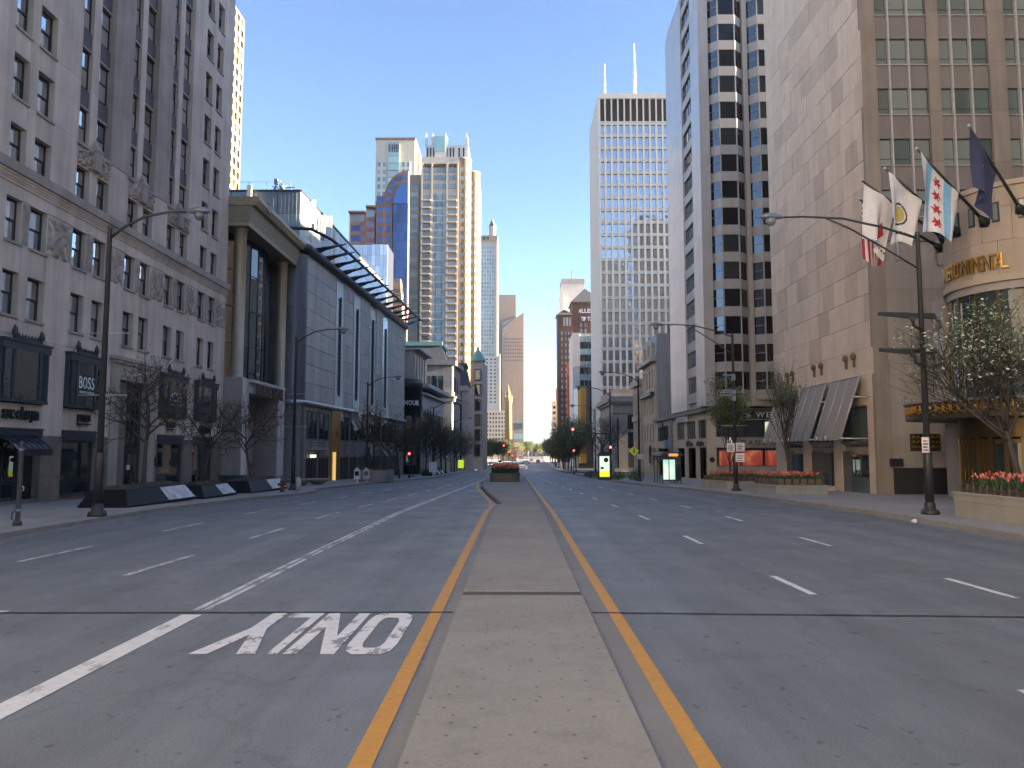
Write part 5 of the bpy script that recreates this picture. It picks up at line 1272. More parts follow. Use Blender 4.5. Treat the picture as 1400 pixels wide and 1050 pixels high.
# ================================================================== farther along the east side
rt = thing('grey_party_wall_building', 'narrow building with plain grey side wall and green copper mansard', 'building', (22.8, 126.2, -1.4))
GREYW = stone('grey_painted_wall', (.37, .375, .38), .05, 0, .08)
FS = Face(rt, 0, 0, 0, SOUTH); FW = Face(rt, 0, 13.6, 0, WEST)
for k in range(13): FS.slab('wall_course', .3, 16, 9 + k * 1.1, 9 + (k + 1) * 1.1 - .01, -12, 0, GREYW)
FS.slab('wall', .3, 16, 0, 8.99, -12, -.1, GREYW)
FW.slab('front', 0, 13.3, 0, 19.5, -.5, -.2, CRM)
grid(FW, cells(1.2, 12.4, 4, .45), [(5.5, 8.6), (10.2, 13.0), (14.6, 17.6)], .2, CRM, DGLASS, 20, pier_w=1.1, span_h=1.0)
FW.slab('cornice', -.1, 13.7, 18.7, 19.4, -.3, .8, CRM); FW.slab('balcony', 1, 12.6, 13.2, 13.8, 0, .7, BLKM)
mb = MB(); mb.loft([[(-.1, 0, 19.4), (-.1, 13.5, 19.4), (5, 13.5, 19.4), (5, 0, 19.4)], [(1.6, .02, 23.2), (1.6, 13.5, 23.2), (5, 13.5, 23.2), (5, .02, 23.2)]]); ob('roof', mb.mesh('roof', COPPER), rt)
for k in range(3): d_ = ob('dormer', MB().box(-.2, 1.4, 2 + k * 4, 3.6 + k * 4, 19.6, 22).mesh('dormer', CRM), rt)
ob('arch_door', MB().prism([(-.8, 0), (.8, 0), (.8, 2.4), (.45, 3.2), (0, 3.5), (-.45, 3.2), (-.8, 2.4)], 0, .1).mesh('arch', DGLASS), rt, (-.28, 4, 1.6)).rotation_euler = (R(90), 0, WEST)
rt = thing('pale_stone_shop', 'pale stone shop building with narrow upper windows and carved bands', 'building', (22.6, 140, -1.6))
FW = Face(rt, 0, 9.5, 0, WEST); FS = Face(rt, 0, 0, 0, SOUTH); FS.slab('wall', .2, 14, 0, 17, -9, 0, CRM)
grid(FW, cells(.8, 8.8, 4, .55), [(2.0, 5.0), (6.4, 9.6), (11.0, 15.0)], .2, CRM, DGLASS, 20, pier_w=.8, span_h=.9)
FW.slab('cornice', -.1, 9.7, 16.2, 17.3, -.3, .5, CRM); FW.slab('carved_band', 0, 9.5, 9.8, 10.8, -.2, .2, CRM)
# bank with columns
rt = thing('columned_bank', 'grey stone bank with fluted columns and heavy overhanging cornice', 'building', (22.1, 174, -2.1))
FW = Face(rt, 0, 25, 0, WEST); FS = Face(rt, 0, 0, 0, SOUTH); BK = stone('bank_limestone', (.36, .325, .285), .08, .08, .10)
ob('wall', MB().box(.6, 22, .6, 24.5, 0, 16).mesh('core', BK), rt)
for a, b in ((0, 3.0), (7.2, 9.0), (13, 15)): FS.slab('pilaster', a, b, 0, 13.2, -.6, 0, BK)
for z0, z1 in ((0, 1.2), (4.5, 5.4), (9.0, 9.6), (12.9, 13.2)): FS.slab('stone_band', 3, 15, z0, z1, -.6, -.2, BK)
for a, b in ((3.05, 7.15), (9.05, 12.95)):
    for z0, z1 in ((1.25, 4.45), (5.45, 8.95), (9.65, 12.85)): FS.slab('window', a, b, z0, z1, -.58, -.4, DGLASS)
for k in range(8):
    FW.put('column', MB().lathe([(.75, 0), (.75, .4), (.6, .5), (.52, 11.6), (.75, 12.2), (.85, 12.9)], 14).mesh('column', BK), 1.5 + k * 3.1, .1, .2)
    FW.slab('window', 2.2 + k * 3.1, 3.9 + k * 3.1, 1, 12, -.9, -.55, DGLASS)
for z0, z1, o_ in ((13.2, 15.2, .4), (15.21, 15.7, 1.0), (15.71, 16.5, 1.6), (16.51, 17.0, 1.2), (17.0, 18.6, .2)): FW.slab('entablature', -.2, 25 + o_, z0, z1, -.7, o_, BK); FS.slab('entablature', .71, 22, z0 + .01, z1 - .01, -.6, o_ - .01, BK)
# white grid tower
rt = thing('white_grid_tower', 'tall white concrete office tower with a grid of square windows and roof masts', 'building', (25.4, 230, -3))
WHC = stone('white_concrete', (.60, .555, .48), .03, .02, .04, .7)
FS = Face(rt, 0, 0, 0, SOUTH); FW = Face(rt, 0, 29, 0, WEST)
ob('wall', MB().box(.5, 40, .8, 28.8, 0, 115).mesh('core', WHC), rt)
QG = glass('tower_mirror_glass', (.03, .032, .034), 1.9, .02, None, 0, .30, .35, .55)
cw = 1.955; rows = [(105.9 - 3.87 * (k + 1) + .35, 105.9 - 3.87 * (k + 1) + 3.25) for k in range(25)][::-1]
grid(FS, [(.28 + k * cw + .08, .28 + k * cw + 1.42) for k in range(20)], rows, .45, WHC, QG, 300, pier_out=.1, span_out=.0, pier_w=.34, span_h=.35, depth=.8)
FS.slab('top_beam', -.1, 40, 113.6, 115.2, -1, .12, WHC)
for k in range(21): FS.slab('top_pier', -.06 + k * cw, .36 + k * cw, 106, 113.6, -.8, .1, WHC)
for k in range(20): FS.slab('vent_panel', .36 + k * cw, -.06 + (k + 1) * cw, 106.4, 113.5, -.8, -.5, paint('dark_vent', (.04, .03, .025), .7))
FS.slab('top_beam', 0, 39.5, 105.6, 106.4, -.8, .02, WHC)
for k in range(24): FW.slab('wall_panel', .02, 28.98, 10 + k * 4.38, 10 + (k + 1) * 4.38 - .03, -.6, 0, WHC)
for x, h_, r_ in ((4.0, 18, .5), (13.8, 25, .6)):
    mb = MB(); mb.tube([(x, 16, 115), (x, 16, 115 + h_ * .72)], [r_, r_ * .7], 6); mb.tube([(x, 16, 115 + h_ * .72), (x, 16, 115 + h_)], [.3, .12], 6)
    for k in range(6): mb.box(x - .5, x + .5, 15.5, 16.5, 115 + k * h_ * .12, 115.25 + k * h_ * .12)
    tag(ob('roof_mast', mb.mesh('mast', paint('white_mast', (.75, .75, .78), .4)), None, (25.4, 230, -3)), ['short white lattice mast on the roof of the white grid tower', 'tall white lattice mast on the roof of the white grid tower'][0 if x < 5 else 1], 'antenna')
# dark glass shop and tower stack beyond
rt = thing('black_glass_block', 'black glass block with gilded reflecting fins beside the avenue', 'building', (21.1, 262, -3.4))
FS = Face(rt, 0, 0, 0, SOUTH); FS.slab('wall', 0, 12, 0, 28.2, -20, -.2, BLACKP)
for k in range(5): FS.slab('glass_panel', .1 + k * .9, .95 + k * .9, 2, 28, -.2, 0, BWS if k > 2 else glass('amber_glass', (.35, .22, .07), 1.6, .1))
rt = thing('glass_office_block', 'pale slab office block with teal window bands and blank white end wall', 'building', (22.3, 300, -3.5))
FS = Face(rt, 0, 0, 0, SOUTH); FS.slab('end_wall', 0, 2.6, 0, 52.2, -20, 0, PALEW); FS.slab('wall', 2.61, 14, 0, 52, -20, -.3, PALEW)
for k in range(9):
    for j in range(4): FS.slab('window', 2.8 + j * 1.7, 4.3 + j * 1.7, 6 + k * 5, 8.6 + k * 5, -.3, -.1, DGLASS); FS.slab('teal_panel', 2.8 + j * 1.7, 4.3 + j * 1.7, 8.7 + k * 5, 10.9 + k * 5, -.3, -.1, GGLASS)
tag(ob('vertical_sign', MB().loft([[(0, 0, 0), (2.1, 0, 0), (2.1, 1.2, 0), (0, 1.2, 0)], [(0, 0, 22.2), (2.1, 0, 22.2), (2.1, 1.2, 22.2), (0, 1.2, 22.2)], [(.7, 0, 23.4), (2.1, 0, 23.4), (2.1, 1.2, 23.4), (.7, 1.2, 23.4)]]).mesh('blade', paint('orange_sign_face', (.62, .11, .03), .5)), None, (21.9, 330, 17)), 'tall plain orange vertical sign on the brown brick hotel side', 'sign')
rt = thing('brick_hotel', 'brown brick hotel with hipped slate roofs, corner tower and white roof letters', 'building', (22.9, 420, -3.5))
BRK = stone('brown_brick', (.125, .068, .05), .14, .05, .10, .85, 1.2); FS = Face(rt, 0, 0, 0, SOUTH)
FS.slab('tower_wall', 0, 8.2, 0, 80.5, -12, 0, BRK); FS.slab('wall', 8.2, 24, 0, 88, -20, -2, BRK)
def hip(x0, x1, y0, y1, z0, z1): mb = MB(); mb.loft([[(x0, y0, z0), (x1, y0, z0), (x1, y1, z0), (x0, y1, z0)], [((x0+x1)/2 - .2, (y0+y1)/2 - .2, z1), ((x0+x1)/2 + .2, (y0+y1)/2 - .2, z1), ((x0+x1)/2 + .2, (y0+y1)/2 + .2, z1), ((x0+x1)/2 - .2, (y0+y1)/2 + .2, z1)]]); return mb
ob('roof', hip(-.7, 8.9, -.7, 12.5, 80.5, 84.5).mesh('roof', SLATE), rt); ob('roof', hip(7.4, 25, 1.2, 22, 88, 97.5).mesh('roof', SLATE), rt)
for k in range(3): FS.slab('tower_window', 3.1 + k * 1.6, 4.2 + k * 1.6, 74.5, 79, 0, .1, TGLASS)
for k in range(16):
    for u in (2.0, 4.2, 5.8, 7.4): FS.slab('window', u, u + .7, 20 + k * 3.3, 21.8 + k * 3.3, 0, .06, TGLASS)
for k in range(14): FS.slab('window', 12.6, 13.6, 30 + k * 3.4, 32.2 + k * 3.4, -2, -1.94, TGLASS); FS.slab('window', 15, 16, 30 + k * 3.4, 32.2 + k * 3.4, -2, -1.94, TGLASS)
letters(FS, 'ALLERTON', 13, 2.2, .2, WHITEL, 11.8, -2, 82.0, .02); letters(FS, 'TIP TOP TAP', 11, 2.2, .2, WHITEL, 13.2, -2, 77.6, .02)
rt = thing('white_highrise', 'plain white high-rise slab behind the brown brick hotel', 'building', (36.8, 640, -4))
FS = Face(rt, 0, 0, 0, SOUTH); FS.slab('wing', 0, 3.4, 0, 136, -20, 0, PALEW); FS.slab('wall', 2.0, 21, 0, 150, -30, -3, PALEW); FS.slab('parapet', 1.8, 21.2, 147, 151.3, -30, -2.6, WARMD); FS.put('mast', MB().tube([(11, 10, 151), (11, 10, 160)], .3, 5).mesh('mast', DSTEEL))
rt = thing('distant_block', 'low beige block at the far end of the avenue on the sunny side', 'building', (33, 700, -4))
FS = Face(rt, 0, 0, 0, SOUTH); FS.slab('wall', 0, 4, 0, 52, -20, 0, PEACHL); FS.slab('wall', 4, 9, 0, 64, -20, -4, PEACH)
for k in range(8): FS.slab('window', .8, 3.2, 10 + k * 5, 12.5 + k * 5, 0, .06, DGLASS)
# unseen blocks added to block the sun, bounce its light and give windows reflections
LIGHT_BLOCKS = [(70, 110, 24, 56, 56, TAN, 'unseen tan slab, added to block the sun, one street east of the round hotel tower'), (66, 105, 60, 96, 56, TAN, 'unseen tan slab, added to block the sun, one street east of the bay window tower'), (56, 100, 104, 172, 56, TAN, 'unseen wide tan block, added to block the sun, one street east of the grey party wall'),
        (62, 105, 176, 226, 56, TAN, 'unseen tan slab, added to block the sun, one street east of the columned bank'), (70, 120, 265, 420, 52, TAN, 'unseen long tan block, added to block the sun, one street east of the black glass block'),
        (46, 76, -1, 18.8, 64, WARM, 'unseen stone tower, added to block the sun, next to the round hotel tower, away from the annex'),
        (-75, -25, -90, -2, 88, CREAM, 'unseen cream block, added to bounce sunlight, on the west side south of the limestone office block'), (-72, -24.2, 2, 32.8, 46, CREAM, 'unseen cream stone block, added to bounce sunlight, adjoining the limestone office block on the south'),
        (38, 84, -150, -112, 150, TAN, 'unseen tall tan tower, added for reflections, across the river south of the stone tower'), (92, 150, -160, -118, 185, WARMG, 'unseen taller grey tower, added for reflections, across the river beside the tan tower')]
for i, (x0, x1, y0, y1, h_, m_, lab) in enumerate(LIGHT_BLOCKS):
    r_ = thing('unseen_light_block', lab, 'building', (x0, y0, -5))
    ob('wall', MB().box(0, x1 - x0, .4, y1 - y0, 0, h_).mesh('wall', m_), r_)
    fs = Face(r_, 0, 0, 0, SOUTH); fw = Face(r_, 0, y1 - y0, 0, WEST); fe = Face(r_, x1 - x0, .4, 0, EAST)
    for f_, L_ in ((fs, x1 - x0), (fw, y1 - y0), (fe, y1 - y0 - .4)):
        n = int(L_ / 5)
        for k in range(n): f_.slab('window_strip', 1.2 + k * L_ / n, 1.2 + k * L_ / n + L_ / n * .42, 10, h_ - 4, -.3, .02, TGLASS)
# ================================================================== street furniture
LAMPM = paint('lamp_post_grey', (.055, .058, .062), .45, .3, .1); LAMPB = paint('lamp_post_base', (.025, .025, .027), .5)
HEAD = paint('lamp_head_grey', (.17, .20, .24), .4, .2); BOWL = glass('lamp_bowl', (.20, .22, .24), 1.5, .12)
SIGW = paint('white_sign_face', (.68, .68, .67), .5); SIGR = paint('red_sign_print', (.5, .05, .04), .5)
def sz(Y): return gz(Y) + .15
def street_lamp(x, y, side, arm, label, H_=11.1, double=False, banner=False):
    """side: +1 arm towards +X"""
    t = thing('street_lamp', label, 'street lamp', (x, y, sz(y)), 0, 'tall street lamps along the avenue')
    ob('base', MB().lathe([(.34, 0), (.34, .10), (.22, .16), (.20, .42), (.15, .5)], 10).mesh('base', LAMPB), t)
    for k in range(4):
        ob('anchor_bolt', MB().lathe([(.06, 0), (.07, .12), (.02, .2)], 6, .27 * math.cos(k*1.57+.78), .27 * math.sin(k*1.57+.78)).mesh('bolt', LAMPB), t)
    ob('sleeve', MB().lathe([(.165, .5), (.165, 2.35), (.14, 2.4)], 12).mesh('sleeve', LAMPB), t)
    p = ob('pole', MB().lathe([(.135, .5), (.085, H_), (.10, H_ + .02), (.10, H_ + .12), (.03, H_ + .18)], 12).mesh('pole', LAMPM), t)
    s = side
    if double:
        a = MB().tube([(0, 0, H_ - .1), (s * arm * .25, 0, H_ + .35), (s * arm * .55, 0, H_ + .72), (s * arm * .85, 0, H_ + .8), (s * arm, 0, H_ + .78)], [.05, .05, .045, .04, .04], 6)
        a.tube([(0, 0, H_ - 1.35), (s * arm * .25, 0, H_ - .5), (s * arm * .5, 0, H_ + .3), (s * arm * .68, 0, H_ + .74)], .04, 6)
    else:
        a = MB().tube([(0, 0, H_ - .35), (s * arm * .2, 0, H_ + .12), (s * arm * .45, 0, H_ + .5), (s * arm * .75, 0, H_ + .68), (s * arm, 0, H_ + .70)], [.06, .055, .05, .045, .04], 6)
    ar = ob('arm', a.mesh('arm', LAMPM), t)
    zc = H_ + (.78 if double else .70); hx = s * arm
    rings = []
    for q, (w, h0, h1) in enumerate([(.05, -.04, .05), (.13, -.08, .12), (.20, -.10, .17), (.22, -.10, .18), (.19, -.08, .16), (.06, -.03, .06)]):
        xx = hx + s * (q * .19 - .05); rings.append([(xx, w * math.cos(b), zc + ((h1 if math.sin(b) > 0 else -h0) * math.sin(b))) for b in [2*math.pi*k/10 for k in range(10)]])
    hd = ob('lamp_head', MB().loft(rings, 0, True).mesh('head', HEAD), t)
    ob('bowl', MB().lathe([(.02, -.36), (.12, -.33), (.19, -.22), (.21, -.08)], 12, hx + s * .48, 0).mesh('bowl', BOWL), hd, (0, 0, zc))
    if banner:
        for zz in (4.6, 7.0):
            ob('banner_arm', MB().tube([(-.95, 0, zz), (.95, 0, zz)], .016, 5).mesh('arm', SILV), t)
    return t
lampsL = [(-15.85, 29.6, 'tall street lamp on the left pavement beside the black sloped planters'), (-16.2, 56.7, 'tall street lamp on the left pavement by the fire hydrant'), (-17.0, 88.8, 'tall street lamp by the newspaper boxes carrying a signal arm'), (-13.6, 128, 'tall street lamp on the left pavement in front of the corner shop'), (-13.4, 170, 'tall street lamp on the left pavement in front of the mansard building')]
for x, y, lab in lampsL: street_lamp(x, y, 1, 3.0, lab, banner=(y < 100))
lampsR = [(16.2, 30.7, 5.4, 'tall street lamp beside the large tulip wall with pistol shaped banner brackets'), (15.6, 55.4, 5.0, 'tall street lamp between the two tulip boxes with parking signs'), (13.35, 84.2, 3.4, 'tall street lamp behind the bus shelter with a crossing sign'), (12.3, 101.0, 3.6, 'tall street lamp by the lit kiosk carrying a signal arm'), (13.6, 133.0, 3.4, 'tall street lamp at the cross street corner on the right pavement')]
for i, (x, y, a_, lab) in enumerate(lampsR): street_lamp(x, y, -1, a_, lab, double=(i < 2), banner=(i == 1))
# banner brackets and signs on the near right lamp
lx, ly = 16.2, 30.7
for zz, lab in ((7.7, 'upper pair of black hooked banner brackets on the lamp by the tulip wall'), (6.25, 'lower pair of black hooked banner brackets on the lamp by the tulip wall')):
    t = thing('banner_bracket', lab, 'bracket', (lx, ly, zz), 0, 'banner brackets')
    for s in (-1, 1):
        mb = MB(); mb.loft([[(s * .25 - .75, -.06, .30), (s * .25 - .75, .06, .30), (s * .25 - .75, .06, .42), (s * .25 - .75, -.06, .42)], [(s * .25 + .45, -.08, .18), (s * .25 + .45, .08, .18), (s * .25 + .45, .08, .40), (s * .25 + .45, -.08, .40)]])
        mb.tube([(s * .25 + .42, 0, .32), (s * .25 + .62, 0, .1), (s * .25 + .66, 0, -.15), (s * .25 + .95 if s < 0 else s * .25 + .4, 0, -.28)], .065, 6)
        ob('hook', mb.mesh('hook', BLKM), t, (-.75 if s < 0 else -.12, .1 * s, 0))
def sign_plate(x, y, z, w, h, label, mat=SIGW, rows=4, tilt=0.0):
    t = thing('parking_sign', label, 'sign', (x, y, z), tilt, 'parking signs on lamp posts')
    ob('plate', MB().box(-w/2, w/2, -.015, .0, 0, h).mesh('plate', mat), t)
    for k in range(rows):
        ob('print', MB().box(-w * .36, w * (.36 - .12 * (k % 2)), -.019, -.016, h * (.12 + .78 * k / rows), h * (.12 + .78 * k / rows) + h * .09).mesh('print', SIGR if k in (0, rows - 1) else BLKM), t)
    return t
sign_plate(lx - .15, ly - .16, 2.55, .30, .60, 'white and red parking sign on the lamp beside the tulip wall', tilt=.1)
sx, sy = 15.6, 55.4
sign_plate(sx - .35, sy - .2, 2.55, .55, .62, 'white parking sign on the left arm of the middle lamp post'); sign_plate(sx + .32, sy - .2, 2.6, .6, .6, 'white parking sign on the right arm of the middle lamp post'); sign_plate(sx + .28, sy - .2, 1.85, .62, .62, 'square white sign under the parking signs of the middle lamp post', rows=3)
for k, zz in enumerate((8.0, 6.9, 6.55)):
    tag(ob('camera_unit', MB().box(-.75, -.1, -.08, .08, 0, .1).box(-.12, .12, -.12, .12, -.35, .1).tube([(-.1, 0, -.3), (-.45, 0, -.02)], .03, 5).mesh('unit', HEAD), None, (sx, sy, zz)), ['topmost grey camera arm on the middle lamp post', 'second grey camera arm on the middle lamp post', 'lowest grey camera arm on the middle lamp post'][k], 'camera')
# ornamental small lamp behind the second tulip box
t = thing('pedestrian_lamp', 'short black pedestrian lamp with pale lantern behind the far tulip box', 'lamp', (17.3, 63.0, sz(63)))
ob('post', MB().lathe([(.16, 0), (.16, .3), (.06, .4), (.05, 3.2), (.09, 3.3)], 10).mesh('post', BLKM), t); ob('lantern', MB().lathe([(.08, 3.3), (.2, 3.5), (.22, 3.8), (.05, 4.0)], 10).mesh('lantern', emit('dim_lantern', (1, .95, .7), .5, (.6, .6, .5))), t)

# ---------------- traffic signals
YELB = paint('signal_black', (.02, .021, .02), .5); REDL = emit('red_signal_light', (1.0, .045, .035), 14.0); DKL = glass('signal_lens_dark', (.02, .03, .02), 1.5, .15)
def signal(x, y, z, label, lit=True, away=False, group='traffic signals', side=0):
    t = thing('traffic_signal', label, 'traffic light', (x, y, z), 0 if not away else R(180), group)
    ob('housing', MB().box(-.17, .17, -.12, .12, -1.05, .0).box(-.2, .2, .12, .14, -1.12, .06).mesh('housing', YELB), t)
    for k in range(3):
        m_ = REDL if (k == 0 and lit) else DKL
        me = MB().lathe([(.15, 0), (.15, .03)], 12).mesh('lens', m_); l_ = ob('lens', me, t, (0, -.12, -.19 - k * .33)); l_.rotation_euler = (R(90), 0, 0)
        v = MB(); v.loft([[(.15 * math.cos(a), -.12, .15 * math.sin(a)) for a in [math.pi * q / 8 for q in range(9)]], [(.15 * math.cos(a), -.34, .15 * math.sin(a) - .02) for a in [math.pi * q / 8 for q in range(9)]]], 0, True, False, False)
        ob('visor', v.mesh('visor', YELB), t, (0, 0, -.19 - k * .33))
    return t
def post(x, y, h_, label, name='signal_post', cat='post', r_=.075):
    t = thing(name, label, cat, (x, y, sz(y)), 0); ob('base', MB().lathe([(.22, 0), (.22, .25), (.1, .32)], 10).mesh('base', LAMPB), t); ob('pole', MB().lathe([(r_, .3), (r_ * .8, h_), (.02, h_ + .05)], 10).mesh('pole', LAMPM), t); return t
# mast arm on the right, at the lit kiosk
t = thing('mast_arm', 'horizontal signal arm reaching over the road from the lamp by the lit kiosk', 'signal arm', (12.3, 101, sz(101)))
ob('arm', MB().tube([(0, 0, 5.7), (-4.9, 0, 5.95)], [.08, .05], 8).mesh('arm', LAMPM), t); ob('clamp', MB().lathe([(.16, 5.5), (.16, 5.9)], 8).mesh('clamp', LAMPB), t); ob('street_name_plate', MB().box(-5.3, -4.3, -.02, 0, 6.4, 6.65).mesh('plate', paint('green_street_sign', (.03, .22, .10), .4)), t)
signal(7.4, 100.8, sz(101) + 6.5, 'red traffic signal at the end of the arm over the right lanes')
signal(12.25, 100.7, sz(101) + 4.2, 'red traffic signal on the lamp post beside the lit kiosk')
post(10.5, 141, 9.0, 'tall black signal post at the far right corner of the cross street'); signal(10.5, 140.8, sz(141) + 4.4, 'red traffic signal on the tall black post past the kiosk')
# mast arm on the left
t = thing('mast_arm', 'horizontal signal arm reaching over the road from the lamp by the newspaper boxes', 'signal arm', (-17.0, 88.8, sz(88.8)))
ob('arm', MB().tube([(0, 0, 6.0), (5.9, 0, 6.5)], [.09, .05], 8).mesh('arm', LAMPM), t); ob('clamp', MB().lathe([(.16, 5.8), (.16, 6.2)], 8).mesh('clamp', LAMPB), t)
signal(-11.2, 88.8, sz(88.8) + 7.0, 'traffic signal seen from behind at the end of the left signal arm', False, True)
signal(-16.75, 88.6, sz(88.8) + 3.7, 'traffic signal seen from behind on the lamp post by the newspaper boxes', False, True)
signal(-14.2, 104, sz(104) + 3.4, 'red traffic signal low among the bare trees on the left pavement'); post(-14.2, 104.2, 4.2, 'short signal post among the bare trees on the left pavement')
for i, (x, y, zr, lab) in enumerate([(-2.8, 174, 6.2, 'nearer of the two median signal posts past the tulip planter'), (-1.7, 190, 5.0, 'farther of the two median signal posts past the tulip planter')]):
    post(x, y, 9.0 if i == 0 else 7.6, lab); signal(x + .15, y - .3, gz(y) + zr, ['red traffic signal on the nearer median post', 'red traffic signal on the farther median post'][i])
for i, (x, y, zr) in enumerate([(-1.2, 296, 4.6), (1.7, 300, 4.8), (.1, 330, 7.0), (2.7, 332, 6.8), (15.3, 302, 4.6), (17.6, 262, 5.0)]):
    labs = ['red signal over the median at the second crossing, left one', 'red signal over the median at the second crossing, right one', 'red signal behind the second crossing, above the median on the left', 'red signal behind the second crossing, above the median on the right', 'red signal on the right pavement at the second crossing', 'red signal among the trees in front of the brick hotel']
    signal(x, y, gz(y) + zr, labs[i]); post(x, y + .3, zr + .3, labs[i].replace('red signal', 'post under the red signal'))

# ---------------- bus shelter, kiosk, signs
DKG = paint('dark_green_black', (.02, .028, .028), .4); ADG = glass('shelter_glass', (.05, .07, .07), 1.5, .02)
def screen_mat(name, cols, scale, strength):
    m, n, l, b = new_mat(name); c_ = ramp(n, l, pos_noise(n, l, scale, 3), [(0.3, cols[0]), (0.5, cols[1]), (0.68, cols[2])])
    l.new(c_, b.inputs['Emission Color']); b.inputs['Emission Strength'].default_value = strength * .13; b.inputs['Base Color'].default_value = (.1, .1, .1, 1); b.inputs['Roughness'].default_value = .15; return m
t = thing('bus_shelter', 'dark bus shelter with rounded roof and glowing pale green advert panel', 'bus shelter', (14.6, 75.2, sz(75)))
ob('roof', MB().loft([[(-.95 - a, y_, z_) for y_, z_ in ((-2.3 - a, 2.55 + b), (2.3 + a, 2.55 + b))] + [(.95 + a, y_, z_) for y_, z_ in ((2.3 + a, 2.55 + b), (-2.3 - a, 2.55 + b))] for a, b in ((.0, 0), (.12, .1), (.05, .3), (-.25, .45))]).mesh('roof', DKG), t)
for x_ in (-.85, .85):
    for y_ in (-2.15, -.7, .7, 2.15): ob('post', MB().box(x_ - .04, x_ + .04, y_ - .04, y_ + .04, 0, 2.56).mesh('post', DKG), t)
adm = screen_mat('advert_glow', [(.35, .62, .55), (.55, .85, .72), (.85, .95, .80)], .9, .75)
for x0, x1 in ((-.78, -.30), (-.22, .30), (.36, .78)): ob('advert_panel', MB().box(x0, x1, -2.2, -2.12, .45, 2.3).mesh('advert', adm if x1 < .7 else ADG), t)
ob('advert_frame', MB().box(-.85, .85, -2.25, -2.1, .33, .43).box(-.85, .85, -2.25, -2.1, 2.32, 2.45).box(-.29, -.23, -2.25, -2.1, .43, 2.32).box(.31, .35, -2.25, -2.1, .43, 2.32).mesh('frame', DKG), t)
for y0 in (-.62, .78): ob('glass_panel', MB().box(.82, .85, y0 - 1.3, y0 + .1 if y0 > 0 else y0 + 1.2, .4, 2.3).mesh('panel', ADG), t)
ob('display', MB().box(-.3, .55, -2.48, -2.42, 2.62, 2.86).mesh('display', emit('orange_display', (1, .25, .06), 1.2)), t); ob('bench', MB().box(.2, .7, -1.5, 1.5, .42, .5).mesh('bench', DKG), t)
t = thing('advert_kiosk', 'freestanding dark kiosk with a lit poster, yellow at its foot', 'kiosk', (10.3, 90.5, sz(90)))
ob('frame', MB().box(-.72, .72, -.15, .15, 0, .35).box(-.72, -.58, -.15, .15, .35, 2.75).box(.58, .72, -.15, .15, .35, 2.75).box(-.72, .72, -.15, .15, 2.75, 2.95).mesh('frame', DKG), t)
ob('cap', MB().loft([[(-.8, -.22, 2.95), (.8, -.22, 2.95), (.8, .22, 2.95), (-.8, .22, 2.95)], [(-.5, -.1, 3.25), (.5, -.1, 3.25), (.5, .1, 3.25), (-.5, .1, 3.25)]]).mesh('cap', DKG), t)
ob('poster', MB().box(-.57, .57, -.1, .1, 1.05, 2.74).mesh('poster', emit('pale_poster', (.75, .92, .72), .8)), t); ob('poster_foot', MB().box(-.57, .57, -.1, .1, .36, 1.04).mesh('foot', emit('yellow_poster', (.95, .9, .04), .8)), t)
ob('poster_figure', MB().lathe([(.01, 0), (.28, .02), (.25, .03)], 14).mesh('figure', BLKM), t, (.18, -.1, 2.3)).rotation_euler = (R(90), 0, 0)
ob('poster_figure', MB().box(-.45, -.1, -.115, -.1, 1.25, 1.5).mesh('figure', BLKM), t)
YG = paint('fluorescent_yellow_green', (.50, .68, .02), .5)
def diamond(x, y, z, s, label):
    t = thing('crossing_sign', label, 'sign', (x, y, z)); mb = MB(); mb.loft([[(0, -.02, -s), (s, -.02, 0), (0, -.02, s), (-s, -.02, 0)], [(0, .0, -s), (s, .0, 0), (0, .0, s), (-s, .0, 0)]]); ob('plate', mb.mesh('plate', YG), t)
    ob('figure', MB().lathe([(.01, 0), (s * .12, .01)], 8, 0, 0).mesh('f', BLKM), t, (0, -.025, s * .4)).rotation_euler = (R(90), 0, 0); ob('figure', MB().box(-s * .12, s * .12, -.03, -.021, -s * .45, s * .25).mesh('f', BLKM), t)
diamond(12.75, 83.9, sz(84) + 3.25, .55, 'yellow green diamond crossing sign on the lamp behind the bus shelter')
tag(ob('sign_plate', MB().box(-.35, .35, -.02, 0, 0, .6).mesh('plate', paint('grey_sign_back', (.35, .37, .4), .4)), None, (13.5, 83.9, sz(84) + 2.35)), 'grey rectangular sign plate under the yellow green crossing sign', 'sign')
post(-13.4, 150, 2.6, 'short post under the lit yellow green sign on the left pavement', 'sign_post'); tag(ob('sign_plate', MB().box(-.6, .6, -.06, 0, 0, 1.7).mesh('plate', emit('lit_yellow_green', (.75, .95, .05), .5, (.5, .6, .05))), None, (-11.6, 165, sz(165) + .9)), 'lit yellow green kiosk panel far down the left pavement', 'sign')
tag(ob('sign_plate', MB().box(-.6, .6, -.06, .06, 0, 1.5).box(-.05, .05, -.05, .05, -.6, 0).mesh('plate', SIGW), None, (-12.3, 116, sz(116) + .6)), 'white notice board standing on the left pavement before the corner shop', 'sign')

